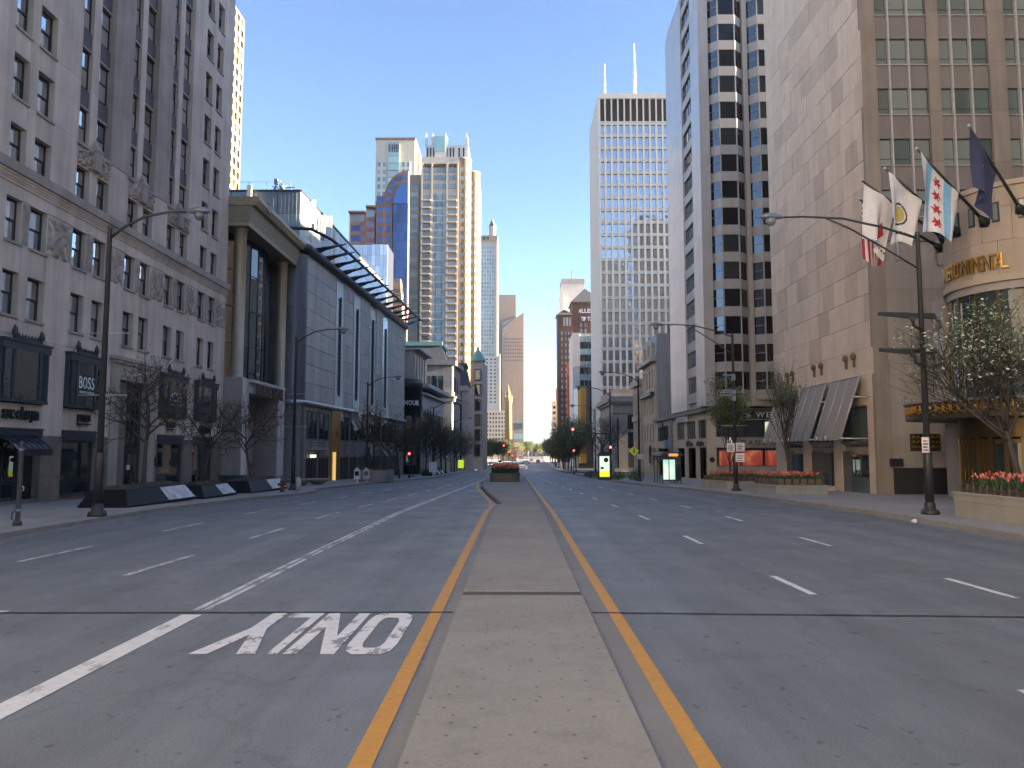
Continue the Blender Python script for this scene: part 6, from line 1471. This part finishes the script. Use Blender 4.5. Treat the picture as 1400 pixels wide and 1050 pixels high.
# ---------------- black sloped planters with stone ends, left pavement
BPL = paint('black_planter_steel', (.009, .0095, .011), .55, 0, .1, 0, .2); SOIL = stone('dark_soil_mulch', (.05, .04, .032), .3, 0, 0, .95, 8); ENDP = stone('mottled_end_panel', (.46, .46, .47), .45, .1, 0, .4, 2.2)
def black_planter(x, y0, y1, w, h_, label):
    t = thing('sloped_planter', label, 'planter', (x, y0, sz((y0 + y1) / 2)), 0, 'black sloped planters on the left pavement')
    L = y1 - y0; ins = .9
    # long body with sloping ends; the panel faces the road
    ob('body', MB().loft([[(-w/2, 0, 0), (w/2, 0, 0), (w/2, L, 0), (-w/2, L, 0)], [(-w/2, 0, .12), (w/2, 0, .12), (w/2, L, .12), (-w/2, L, .12)], [(-w/2 + .1, ins, h_), (w/2 - .55, ins, h_), (w/2 - .55, L - .25, h_), (-w/2 + .1, L - .25, h_)]]).mesh('body', BPL), t)
    ob('end_panel', MB().loft([[(w/2 + .012, L * .56, .15), (w/2 + .012, L * .97, .15), (w/2 - .5, L * .97 - .15, h_ - .02), (w/2 - .5, L * .56 + .05, h_ - .02)], [(w/2 - .05, L * .56, .15), (w/2 - .05, L * .97, .15), (w/2 - .56, L * .97 - .15, h_ - .02), (w/2 - .56, L * .56 + .05, h_ - .02)]]).mesh('end', ENDP), t)
    so = MB(); r_ = random.Random(int(y0)); rows_ = []
    nx, ny = 8, 18
    for j in range(ny + 1): rows_.append([(-w/2 + .15 + (w - .75) * i / nx, ins + (L - .3 - ins) * j / ny, h_ + .02 + (.13 * math.sin(math.pi * i / nx) + r_.uniform(-.05, .07)) * (0 if i in (0, nx) or j in (0, ny) else 1)) for i in range(nx + 1)])
    for j in range(ny):
        for i in range(nx): so.face([rows_[j][i], rows_[j][i+1], rows_[j+1][i+1], rows_[j+1][i]])
    ob('soil', so.mesh('soil', SOIL), t)
    return t
black_planter(-18.1, 34.2, 41.6, 2.2, .78, 'long black planter with a mottled end panel in front of the stone portal')
black_planter(-18.0, 42.6, 47.6, 2.0, .72, 'shorter black planter with a mottled panel beside the long one')
black_planter(-18.2, 50.5, 58.5, 2.2, .80, 'black planter in front of the bronze columned entrance')
for i, y in enumerate((120.0, 127.5, 134.0)): black_planter(-13.6, y, y + 5, 1.8, .75, ['black planter with white panel before the corner shop, nearest the grey concrete tub', 'black planter with white panel before the corner shop, middle of three', 'black planter with white panel before the corner shop, last of three'][i])
# bowls, hydrant, boxes, concrete tub
BOWLC = stone('bowl_concrete', (.33, .30, .26), .1, .05, 0)
for i, (x, y) in enumerate(((-18.7, 67.5), (-18.0, 71.0))):
    t = thing('bowl_planter', ['wide concrete bowl planter beside the lamp post near the hydrant', 'wide concrete bowl planter standing free before the dark store'][i], 'planter', (x, y, sz(y)), 0, 'bowl planters')
    ob('bowl', MB().lathe([(.35, 0), (.55, .12), (1.0, .42), (1.12, .55), (1.0, .55), (.9, .45)], 22).mesh('bowl', BOWLC), t); ob('soil', MB().lathe([(.02, .47), (.9, .47), (.9, .44)], 16).mesh('soil', SOIL), t)
t = thing('fire_hydrant', 'rusty red fire hydrant on the left pavement by the lamp post', 'hydrant', (-15.9, 53.2, sz(53)))
HYD = paint('rusty_red_iron', (.16, .05, .03), .6, 0, .3)
ob('barrel', MB().lathe([(.20, 0), (.20, .08), (.14, .10), (.14, .62), (.19, .64), (.19, .72), (.15, .76), (.10, .88), (.03, .94)], 14).mesh('barrel', HYD), t)
for a_ in (0, 90, 180): o = ob('nozzle', MB().lathe([(.07, 0), (.07, .1), (.09, .1), (.09, .18), (.03, .2)], 8).mesh('nozzle', HYD), t, (.12 * math.cos(R(a_ + 180)), .12 * math.sin(R(a_ + 180)), .5)); o.rotation_euler = (0, R(90), R(a_ + 180))
tag(ob('utility_bollard', MB().lathe([(.18, 0), (.18, .8), (.1, .95)], 10).mesh('bollard', paint('pale_wrap', (.4, .42, .45), .6)), None, (-15.2, 54.6, sz(54))), 'pale wrapped bollard standing between the hydrant and the lamp', 'bollard')
def news_box(x, y, label, m_):
    t = thing('newspaper_box', label, 'newspaper box', (x, y, sz(y)), 0, 'newspaper boxes by the lamp'); ob('cabinet', MB().box(-.28, .28, -.22, .22, .35, 1.3).box(-.06, .06, -.06, .06, 0, .35).box(-.24, .24, -.2, .2, 0, .05).mesh('cabinet', m_), t); ob('window', MB().box(-.2, .2, -.235, -.22, .7, 1.15).mesh('w', DGLASS), t); ob('coin_box', MB().box(-.12, .12, -.2, .1, 1.3, 1.5).mesh('coin', m_), t)
news_box(-15.75, 77.5, 'white newspaper box with dark window in front of the dark store', paint('white_box_paint', (.6, .6, .6), .4)); news_box(-14.95, 78.1, 'grey newspaper box beside the white one', paint('grey_box_paint', (.42, .44, .46), .4))
t = thing('concrete_tub', 'large plain concrete planter tub on the left pavement', 'planter', (-15.2, 82.0, sz(84)))
ob('tub', MB().loft([[(-1.7, 0, 0), (1.6, 0, 0), (1.6, 5, 0), (-1.7, 5, 0)], [(-1.75, -.05, 1.2), (1.65, -.05, 1.2), (1.65, 5.05, 1.2), (-1.75, 5.05, 1.2)]]).mesh('tub', stone('grey_tub_concrete', (.25, .245, .235), .1, 0, .1)), t); ob('soil', MB().box(-1.6, 1.5, .15, 4.85, 1.19, 1.25).mesh('soil', SOIL), t)
tag(ob('hedge_box', MB().box(-.9, .9, -.5, .5, 0, .95).box(-.95, .95, -.55, .55, .9, 1.0).mesh('box', paint('dark_green_box', (.02, .05, .035), .6)), None, (-22.0, 60.6, sz(60))), 'dark green utility box at the corner of the limestone block', 'utility box')
t = thing('parking_post', 'black post with grey bands beside the kerb under the ribbed canopy', 'post', (-16.5, 25.9, .15))
ob('pole', MB().lathe([(.14, 0), (.14, .12), (.075, .16), (.075, 2.75), (.03, 2.8)], 10).mesh('pole', LAMPB), t)
for z_ in (.45, 2.45): ob('band', MB().lathe([(.085, z_), (.085, z_ + .09)], 10).mesh('band', HEAD), t)
ob('chain_hook', MB().tube([(.09, 0, 1.3), (.15, 0, 1.25), (.14, 0, 1.15), (.08, 0, 1.15)], .015, 5).mesh('hook', SILV), t); ob('chain_hook', MB().tube([(-.09, 0, .5), (-.2, 0, .4), (-.2, 0, .2), (-.08, 0, .15)], .02, 5).mesh('hook', LAMPM), t)
# flags on the store front
for i, (y, pk, mats, lab) in enumerate(((92.0, lambda s, t_: 0 if t_ < .8 else 1, [FLW, FLN], 'plain pale flag on the dark store front'), (96.5, pk_us, [FLN, FLN, FLW, FLR], 'small american flag on the dark store front'))):
    b_ = Vector((-20.2 + .06 * (y - 92), y, 5.6)); tp = b_ + Vector((2.1, -.4, 2.0)); d_ = (tp - b_)
    o = thing('flagpole', 'slanted pole carrying the ' + lab.replace(' on the dark store front', '') + ' of the dark store', 'flagpole', tuple(b_)); ob('pole', MB().tube([(0, 0, 0), tuple(d_)], [.05, .03], 6).mesh('pole', SILV), o)
    tag(ob('flag', sheet(tp, b_, mats, pk, 24, 24, seed=20 + i, fly=2.4, w_hoist=.6).mesh('flag', *mats)), lab, 'flag')

# ---------------- tulip planters
CONC = stone('planter_concrete', (.34, .315, .275), .08, .06, .08); CONCG = stone('planter_concrete_grey', (.27, .275, .27), .08, .06, .08)
WICK = paint('woven_wicker', (.12, .092, .06), .8, 0, .25); LEAFT = paint('tulip_leaf', (.045, .085, .03), .6, 0, .2)
TUL = [paint('tulip_orange', (.62, .16, .07), .5, 0, .2), paint('tulip_coral', (.58, .22, .14), .5, 0, .2), paint('tulip_red', (.45, .05, .04), .5, 0, .2)]
def tulips(pts, seed, scale=1.0):
    r_ = random.Random(seed); mb = MB()
    for x, y, z in pts:
        h_ = r_.uniform(.26, .46) * scale; lx_, ly_ = r_.uniform(-.06, .06), r_.uniform(-.06, .06)
        mb.tube([(x, y, z), (x + lx_, y + ly_, z + h_)], .008 * scale, 3)
        for k in range(3):
            a_ = r_.uniform(0, 6.28); q = r_.uniform(.10, .2) * scale; dx, dy = math.cos(a_), math.sin(a_)
            mb.face([(x - dy * .03, y + dx * .03, z), (x + dy * .03, y - dx * .03, z), (x + dx * q + dy * .02, y + dy * q - dx * .02, z + h_ * .75), (x + dx * q * 1.1, y + dy * q * 1.1, z + h_ * .8)])
        m_ = 1 + r_.choice((0, 0, 1, 1, 2)); s = scale * r_.uniform(.85, 1.2)
        mb.loft([[(x + lx_ + rr * s * math.cos(b), y + ly_ + rr * s * math.sin(b), z + h_ + zz * s) for b in [2*math.pi*k/5 for k in range(5)]] for rr, zz in ((.012, 0), (.038, .03), (.036, .07), (.016, .11))], m_, True)
    return mb.mesh('tulips', LEAFT, *TUL)
def planter_box(label, poly_c, z0, h_, fence_h, n, seed, mat, wick=True, scale=1.15, cap=True):
    """poly_c: ground polygon, counter-clockwise"""
    cx = sum(p[0] for p in poly_c) / len(poly_c); cy = sum(p[1] for p in poly_c) / len(poly_c)
    t = thing('tulip_planter', label, 'planter', (cx, cy, z0), 0, 'concrete tulip planters')
    L = [(p[0] - cx, p[1] - cy) for p in poly_c]; k = lambda f: [(p[0] * f, p[1] * f) for p in L]
    def off(d): 
        return [(p[0] * (1 + d / math.hypot(*p)), p[1] * (1 + d / math.hypot(*p))) for p in L]
    ob('wall', MB().loft([[(x, y, -.3) for x, y in off(-.04)], [(x, y, h_ * .62) for x, y in off(-.02)], [(x, y, h_ * .64) for x, y in off(0)], [(x, y, h_ - .1) for x, y in off(0)]]).mesh('wall', mat), t)
    if cap: ob('coping', MB().loft([[(x, y, h_ - .098) for x, y in off(.05)], [(x, y, h_ - .02) for x, y in off(.06)], [(x, y, h_) for x, y in off(.02)]]).mesh('coping', mat), t)
    inner = off(-.30)
    if wick:
        m_ = len(inner)
        for i in range(m_):
            (ax, ay), (bx, by) = inner[i], inner[(i + 1) % m_]; ln = math.hypot(bx - ax, by - ay); nn = max(1, int(ln / .42))
            for j in range(nn):
                u0, u1 = j / nn, (j + 1) / nn - .04; p0 = (ax + (bx - ax) * u0, ay + (by - ay) * u0); p1 = (ax + (bx - ax) * u1, ay + (by - ay) * u1)
                w_ = MB(); dx, dy = (by - ay) / ln * .03, -(bx - ax) / ln * .03
                for q in range(4):
                    zz = h_ + .01 + q * fence_h / 4; s_ = .6 if q % 2 else 1.0
                    w_.loft([[(p0[0] - dx*s_, p0[1] - dy*s_, zz), (p1[0] - dx*s_, p1[1] - dy*s_, zz), (p1[0] + dx*s_, p1[1] + dy*s_, zz), (p0[0] + dx*s_, p0[1] + dy*s_, zz)], [(p0[0] - dx*s_, p0[1] - dy*s_, zz + fence_h / 4 - .012), (p1[0] - dx*s_, p1[1] - dy*s_, zz + fence_h / 4 - .012), (p1[0] + dx*s_, p1[1] + dy*s_, zz + fence_h / 4 - .012), (p0[0] + dx*s_, p0[1] + dy*s_, zz + fence_h / 4 - .012)]])
                ob('wicker_panel', w_.mesh('wicker', WICK), t)
    ob('soil', MB().loft([[(x, y, h_ - .05) for x, y in off(-.33)], [(x, y, h_ + fence_h * .55) for x, y in off(-.36)]]).mesh('soil', SOIL), t)
    r_ = random.Random(seed); pts = []; xs = [p[0] for p in off(-.45)]; yy = [p[1] for p in off(-.45)]; poly = off(-.45)
    def inside(x, y):
        c_ = False; j = len(poly) - 1
        for i in range(len(poly)):
            if (poly[i][1] > y) != (poly[j][1] > y) and x < (poly[j][0] - poly[i][0]) * (y - poly[i][1]) / (poly[j][1] - poly[i][1]) + poly[i][0]: c_ = not c_
            j = i
        return c_
    while len(pts) < n:
        x, y = r_.uniform(min(xs), max(xs)), r_.uniform(min(yy), max(yy))
        if inside(x, y): pts.append((x, y, h_ + fence_h * .5))
    o = ob('tulips', tulips(pts, seed, scale), t); o['kind'] = 'stuff'
    return t
planter_box('long concrete planter wall with woven border and orange tulips beside the near lamp', [(16.75, 30.0), (16.55, 20.0), (20.6, 20.0), (20.9, 29.0), (18.2, 31.0)], .15, .92, .32, 460, 5, CONC, True, 1.1)
planter_box('concrete box of orange tulips with woven border in front of the hotel annex', [(15.35, 51.2), (16.05, 48.3), (19.2, 48.0), (19.3, 51.5)], sz(50), .62, .38, 190, 6, CONCG)
planter_box('concrete box of orange tulips behind the middle lamp post', [(15.0, 63.5), (16.1, 59.6), (19.4, 59.4), (19.6, 63.6)], sz(62), .62, .34, 170, 7, CONC)
planter_box('octagonal concrete planter of red tulips standing on the median', [(-2.8, 84.5), (-2.4, 83.6), (0.1, 83.6), (.45, 84.5), (.45, 93.5), (-.2, 94.2), (-2.3, 94.2), (-2.8, 93.5)], gz(86) + .09, .95, .05, 420, 8, stone('old_planter_stone', (.16, .145, .115), .15, .1, .12), False, 1.6)
t = thing('litter', 'crumpled white paper lying in the gutter by the median', 'litter', (-1.02, 4.95, .02)); r_ = random.Random(3)
mb = MB(); rings = [[(rr * (1 + .35 * r_.uniform(-1, 1)) * math.cos(k * .9), rr * .7 * math.sin(k * .9) * (1 + .3 * r_.uniform(-1, 1)), zz) for k in range(7)] for rr, zz in ((.04, 0), (.06, .012), (.02, .03))]
ob('paper', mb.loft(rings).mesh('paper', SIGW), t)
t = thing('litter', 'small white cup lying against the right kerb', 'litter', (14.55, 28.9, .03)); ob('cup', MB().lathe([(.05, 0), (.09, .16), (.08, .2), (.04, .22)], 10).mesh('cup', SIGW), t).rotation_euler = (R(80), 0, .4)

# ---------------- vehicles
TYRE = paint('tyre_rubber', (.015, .015, .015), .8); RIM = paint('alloy_rim', (.35, .36, .38), .3, .8); CARG = glass('car_glass', (.02, .022, .025), 1.6, .02)
HLT = emit('headlight', (1, .97, .85), 4.0); TLT = emit('tail_light', (1, .03, .02), 3.5)
def car(x, y, rz, label, col, suv=False, head=True, tail=False):
    t = thing('car', label, 'car', (x, y, gz(y)), rz, 'cars in the far traffic'); L, W, Hh = (4.7, 1.85, 1.45) if not suv else (4.8, 1.95, 1.75)
    m_ = paint('car_paint_' + label.split()[0] + str(int(y)), col, .25); prof = [(-L/2, .35), (-L/2 + .05, .75), (-L/2 + .95, .92), (-L/2 + 1.65, Hh - .05), (L/2 - 1.45, Hh), (L/2 - .55, .98), (L/2 - .05, .9), (L/2, .4)]
    def ring(w): return [(px_, w * (.82 if pz > 1.0 else 1), pz) for px_, pz in prof]
    ob('body', MB().loft([ring(-W/2), ring(-W/2 * .97), ring(W/2 * .97), ring(W/2)]).mesh('body', m_), t)
    gp = [(-L/2 + 1.12, .95), (-L/2 + 1.72, Hh - .12), (L/2 - 1.5, Hh - .1), (L/2 - .75, 1.0)]
    for s in (-1, 1):
        mb = MB(); y0 = s * W / 2; mb.face([(px_, y0 * (.84 if pz > 1.05 else 1.005), pz) for px_, pz in (gp if s < 0 else gp[::-1])]); ob('side_window', mb.mesh('w', CARG), t)
    for px0, pz0, px1, pz1 in ((-L/2 + 1.0, .93, -L/2 + 1.62, Hh - .1), (L/2 - .62, 1.0, L/2 - 1.38, Hh - .08)):
        e = -.02 if px0 < 0 else .02; ob('windscreen', MB().face([(px0 + e, -W * .40, pz0 + .02), (px0 + e, W * .40, pz0 + .02), (px1 + e, W * .36, pz1 + .03), (px1 + e, -W * .36, pz1 + .03)]).mesh('w', CARG), t)
    for wx in (-L/2 + .85, L/2 - .85):
        for s in (-1, 1):
            w_ = ob('wheel', MB().lathe([(.2, -.11), (.33, -.1), (.33, .1), (.2, .11)], 16).mesh('tyre', TYRE), t, (wx, s * (W/2 - .08), .33)); w_.rotation_euler = (R(90), 0, 0); ob('rim', MB().lathe([(.02, -.12), (.2, -.115), (.2, .115), (.02, .12)], 12).mesh('rim', RIM), w_)
    for s in (-1, 1):
        ob('headlight', MB().box(-L/2 - .02, -L/2 + .1, s * W * .36 - .16, s * W * .36 + .16, .62, .76).mesh('h', HLT if head else DKL), t); ob('tail_light', MB().box(L/2 - .1, L/2 + .02, s * W * .38 - .14, s * W * .38 + .14, .75, .92).mesh('t', TLT if tail else SIGR), t)
    return t
car(1.8, 262, 0, 'white saloon car crossing the junction side on', (.7, .71, .73), False, False)
car(-13.0, 285, R(90), 'dark saloon car with headlights on coming up the left lanes', (.03, .035, .04)); car(-10.8, 330, R(90), 'silver car with headlights on behind the dark saloon', (.4, .41, .43))
car(11.6, 405, R(-90), 'red car with tail lights driving away up the right lanes', (.30, .03, .03), True, False, True)
car(5.0, 392, 0, 'pale car crossing behind the second junction', (.6, .62, .65), False, False); car(-7.5, 375, R(90), 'yellow green cab waiting far up the left lanes', (.45, .45, .05), True); car(9.4, 470, R(-90), 'small dark car far up the right lanes', (.05, .05, .06), False, False, True)
# ================================================================== trees and shrubs
BARK = stone('dark_bark', (.065, .054, .046), .25, 0, 0, .9, 6); BARKG = stone('grey_bark', (.075, .065, .055), .25, 0, 0, .9, 6)
def leaf_mat(name, a, b, c):
    m, n, l, bs = new_mat(name)
    l.new(ramp(n, l, pos_noise(n, l, 2.6, 4), [(0.3, a), (0.5, b), (0.7, c)]), bs.inputs['Base Color']); bs.inputs['Roughness'].default_value = .6
    bs.inputs['Subsurface Weight'].default_value = 0; return m
LFG = leaf_mat('spring_leaf', (.075, .115, .03), (.12, .175, .045), (.19, .25, .075)); LFB = leaf_mat('bud_leaf', (.06, .06, .035), (.085, .08, .04), (.12, .12, .055)); LFW = leaf_mat('blossom_white', (.30, .33, .22), (.5, .52, .42), (.66, .66, .60)); LFD = leaf_mat('deep_leaf', (.02, .04, .015), (.035, .06, .02), (.06, .09, .03))
def grow(seed, H_, r0, fork, spread, levels, nb, up=.35, sides=5, first=.3, wob=.12, shrink=.72):
    """returns trunk MB, branches MB and the twig ends"""
    rn = random.Random(seed); trunk = MB(); br = MB(); tips = []
    def limb(p, d, ln, r, lev, mb):
        n = 4 if lev == 0 else 3; pts = [p]; rad = [r]; q = Vector(p); dd = Vector(d)
        for i in range(n):
            dd = (dd + Vector((rn.uniform(-wob, wob), rn.uniform(-wob, wob), rn.uniform(-wob * .4, wob) + up * .12 * (lev > 0)))).normalized()
            q = q + dd * ln / n; pts.append(q.copy()); rad.append(r * (1 - .42 * (i + 1) / n))
        mb.tube(pts, rad, sides if lev < 2 else 3)
        if lev >= levels: tips.append((pts[-1], dd)); tips.append((pts[-2], dd)); return
        k = nb[min(lev, len(nb) - 1)]
        for j in range(k):
            t = first + (1 - first) * (j + rn.random()) / k if lev == 0 else .35 + .65 * (j + rn.random()) / k
            i = min(n - 1, int(t * n)); f = t * n - i; pp = pts[i].lerp(pts[i + 1], f)
            a = rn.uniform(0, 2 * math.pi) if lev else (j * 2.4 + rn.uniform(-.5, .5))
            w = dd.orthogonal().normalized(); w.rotate(Matrix.Rotation(a, 3, dd) if False else __import__('mathutils').Quaternion(dd, a))
            nd = (dd * (1 - spread) + w * spread + Vector((0, 0, up * .5))).normalized()
            limb(pp, nd, ln * shrink * rn.uniform(.7, 1.1), r * (.55 if lev == 0 else .6) * rn.uniform(.8, 1.1), lev + 1, br)
        if lev > 0: limb(pts[-1], dd, ln * shrink * .8, r * .55, lev + 1, br)
        else: limb(pts[-1], dd, ln * shrink * .7, r * .5, 1, br)
    limb(Vector((0, 0, 0)), Vector((rn.uniform(-.05, .05), rn.uniform(-.05, .05), 1)), H_ * fork, r0, 0, trunk)
    return trunk, br, tips
def leaves(tips, n, size, spread, seed, mi_of=None, nm=1):
    rn = random.Random(seed); mb = MB()
    for p, d in tips:
        for _ in range(n):
            c = Vector(p) + Vector((rn.gauss(0, spread), rn.gauss(0, spread), rn.gauss(0, spread)))
            u = Vector((rn.gauss(0, 1), rn.gauss(0, 1), rn.gauss(0, 1))).normalized(); v = u.orthogonal().normalized(); s = size * rn.uniform(.6, 1.3)
            mb.face([c - u * s, c - v * s * .55, c + u * s, c + v * s * .55], rn.randrange(nm) if nm > 1 else 0)
    return mb
def tree_proto(seed, H_, r0, fork, spread, levels, nb, leaf=None, bark=BARK, ln=3, ls=.05, lspread=.14, up=.35, sides=5, first=.3, thin=1.0, shrink=.72):
    tr, br, tips = grow(seed, H_, r0, fork, spread, levels, nb, up, sides, first, shrink=shrink)
    rn = random.Random(seed + 1); tips = [t for t in tips if rn.random() < thin]
    mats = leaf if isinstance(leaf, (list, tuple)) else ([leaf] if leaf else [])
    lf = leaves(tips, ln, ls, lspread, seed, nm=len(mats)).mesh('leaves', *mats) if mats else None
    return tr.mesh('trunk', bark), br.mesh('branches', bark), lf
ORD = ['first', 'second', 'third', 'fourth', 'fifth', 'sixth', 'seventh', 'eighth', 'ninth', 'tenth', 'eleventh', 'twelfth', 'thirteenth', 'fourteenth', 'fifteenth']
def plant_tree(proto, x, y, z, rz, hgt, label, group=None, name='tree'):
    sc = hgt / max(v.co.z for v in proto[1].vertices)
    t = thing(name, label, 'tree', (x, y, z), rz, group); t.scale = (sc, sc, sc)
    ob('trunk', proto[0], t); c = ob('crown', proto[1], t)
    if proto[2]: l_ = ob('foliage', proto[2], c); l_['kind'] = 'stuff'
    return t
P_bare = [tree_proto(s, 8.0, .085, .34, .62, 4, [7, 4, 3, 3], LFB, BARK, 2, .035, .10, .30, 4, .45) for s in (11, 12, 13)]
P_bud = [tree_proto(s, 8.5, .09, .32, .58, 4, [7, 4, 3, 3], [LFB, LFG], BARKG, 3, .06, .20, .35, 4, .4) for s in (21, 22)]
P_green = tree_proto(31, 7.5, .08, .32, .55, 4, [7, 4, 3, 3], [LFG, LFD], BARKG, 9, .085, .26, .4, 4, .35)
P_young = tree_proto(41, 5.2, .07, .42, .40, 4, [8, 3, 3, 2], [LFG, LFB], BARKG, 7, .055, .16, .75, 4, .3)
P_slim = tree_proto(43, 7.6, .08, .40, .36, 4, [9, 3, 3, 2], [LFB, LFG], BARKG, 3, .045, .16, .8, 4, .3, .7)
P_bloom = tree_proto(51, 7.2, .075, .20, .60, 4, [5, 4, 4, 3], [LFG, LFG, LFG, LFG, LFW, LFW, LFD], BARK, 8, .042, .11, .42, 6, .6, .36, .86)
P_wide = [tree_proto(61, 6.4, .06, .25, .66, 4, [6, 4, 3, 2], LFB, BARK, 1, .03, .08, .22, 5, .6, .5), tree_proto(62, 5.2, .05, .28, .66, 4, [6, 4, 3, 2], LFB, BARK, 1, .03, .08, .22, 5, .6, .5)]
# blossom tree and its tulips at the hotel
plant_tree(P_bloom, 19.0, 29.4, 1.0, .6, 7.4, 'white blossoming tree rising from the long tulip wall', name='blossom_tree')
plant_tree(P_young, 17.0, 61.5, sz(61) + .6, 0, 8.2, 'young narrow green tree in the tulip box behind the middle lamp', name='young_tree')
plant_tree(P_slim, 18.3, 52.5, sz(52) + .5, 1.2, 8.4, 'slim sparse tree in the tulip box before the hotel annex', name='young_tree')
# bare trees in the black planters
plant_tree(P_wide[0], -18.4, 38.5, .85, 2.2, 6.9, 'bare spreading tree in the long black planter before the stone portal', name='bare_tree')
plant_tree(P_wide[1], -18.3, 45.4, .75, .4, 5.6, 'smaller bare tree in the shorter black planter', name='bare_tree')
plant_tree(P_wide[1], -18.5, 54.5, .5, 3.4, 6.5, 'bare tree in the black planter before the columned entrance', name='bare_tree')
plant_tree(P_wide[0], -15.3, 84.4, sz(84) + 1.1, 5.0, 8.0, 'bare tree growing in the large concrete tub', name='bare_tree')
lab_l = '%s bare street tree past the large concrete tub on the corner shop side'; lab_r = '%s budding street tree past the lit kiosk on the columned bank side'; lab_g = '%s green leafed street tree among the bare rows down the avenue'
rn = random.Random(5)
for i, (x, y) in enumerate([(-14.6, 98), (-14.2, 108), (-13.8, 119), (-13.6, 127), (-13.4, 141), (-13.8, 152), (-13.4, 163), (-13.4, 178), (-13.8, 192), (-13.6, 206), (-13.2, 222), (-13.8, 240), (-14.2, 258), (-13.8, 280), (-13.2, 305)]):
    plant_tree(P_bare[i % 3], x, y, sz(y), rn.uniform(0, 6), rn.uniform(9.5, 12) * (1.0 if y > 110 else .75), lab_l % ORD[i], 'street trees on the left pavement', 'street_tree')
for i, (x, y) in enumerate([(-12.6, 330), (-11, 360), (-9, 400), (-6, 450), (13.8, 205), (15.0, 246), (15.8, 300)]):
    plant_tree(P_green, x, y, sz(y), rn.uniform(0, 6), rn.uniform(9, 12), lab_g % ORD[i], 'green street trees', 'street_tree')
for i, (x, y) in enumerate([(13.2, 122), (13.8, 178), (13.6, 190), (14.0, 220), (14.4, 234), (15.2, 262), (15.5, 280), (16.4, 318), (17.0, 340), (17.6, 365), (18.4, 392), (19.4, 425), (21, 470), (23, 520)]):
    plant_tree(P_bud[i % 2] if i else P_bare[1], x, y, sz(y), rn.uniform(0, 6), rn.uniform(11, 14), lab_r % ORD[i], 'street trees on the right pavement', 'street_tree')
# clipped shrubs by the kiosk
def shrub(x, y, r_, h_, seed, label):
    rn = random.Random(seed); tips = []
    for _ in range(150):
        a = rn.uniform(0, 6.28); q = math.sqrt(rn.random()); zz = rn.random()
        tips.append((Vector((q * r_ * math.cos(a), q * r_ * math.sin(a) * .8, h_ * (.12 + .88 * zz * (1 - .5 * q * q)))), Vector((0, 0, 1))))
    t = thing('shrub', label, 'shrub', (x, y, sz(y)), 0, 'shrubs by the kiosk')
    st = MB()
    for _ in range(14): a = rn.uniform(0, 6.28); q = rn.random() * r_ * .7; st.tube([(q * .3 * math.cos(a), q * .3 * math.sin(a), 0), (q * math.cos(a), q * math.sin(a), h_ * .8)], [.02, .008], 3)
    ob('stems', st.mesh('stems', BARK), t); o = ob('foliage', leaves(tips, 7, .07, .09, seed, nm=2).mesh('leaves', LFD, LFG), t); o['kind'] = 'stuff'
for i, (x, y, r_, h_, lab) in enumerate([(12.2, 92.5, .9, 1.0, 'low dark shrub right of the lit kiosk'), (13.6, 88.5, 1.0, 1.2, 'rounded dark shrub at the foot of the lamp behind the bus shelter'), (11.6, 104, .9, .8, 'low shrub left of the lit kiosk by the signal lamp'), (10.6, 110, 1.0, .8, 'low shrub farther along the kerb past the lit kiosk')]): shrub(x, y, r_, h_, 70 + i, lab)

# trees closing the far end of the avenue
far_lab = '%s tree of the loose grove closing the far end of the avenue'
for i, (x, y) in enumerate([(2, 600), (9, 640), (14, 690), (20, 740), (28, 780), (34, 820), (22, 850), (40, 860), (12, 780)]):
    plant_tree(P_green if i % 2 else P_bud[0], x, y, gz(y) + .1, i * 1.1, 13 + (i * 37 % 5), far_lab % ORD[i], 'trees at the far end', 'street_tree')
for i, (x, y, w, h_, lab) in enumerate([(-20, 930, 34, 14, 'low warm brick terrace closing the avenue on its left'), (16, 925, 30, 12, 'low warm brick terrace closing the avenue at its centre'), (50, 920, 34, 22, 'warm brick flats closing the avenue on its right')]):
    r_ = thing('distant_terrace', lab, 'building', (x, y, -4)); fs = Face(r_, 0, 0, 0, SOUTH); fs.slab('wall', 0, w, 0, h_, -14, 0, PEACH)
    for k in range(int(w / 4)):
        for q in range(int(h_ / 4)): fs.slab('window', 1 + k * 4, 2.6 + k * 4, 1.5 + q * 4, 3.4 + q * 4, 0, .08, DGLASS)
# ================================================================== morning air
hz_m = bpy.data.materials.new('morning_haze'); hz_m.use_nodes = True; hn = hz_m.node_tree.nodes
for nd in list(hn):
    if nd.type != 'OUTPUT_MATERIAL': hn.remove(nd)
pv = hn.new('ShaderNodeVolumePrincipled'); pv.inputs['Color'].default_value = (.90, .94, 1.0, 1); pv.inputs['Density'].default_value = 0.000035; pv.inputs['Anisotropy'].default_value = 0.25
hz_m.node_tree.links.new(pv.outputs[0], hn['Material Output'].inputs['Volume'])
hz = ob('haze', MB().box(-320, 320, -200, 1100, -6.2, 205).mesh('haze', hz_m)); hz['kind'] = 'stuff'
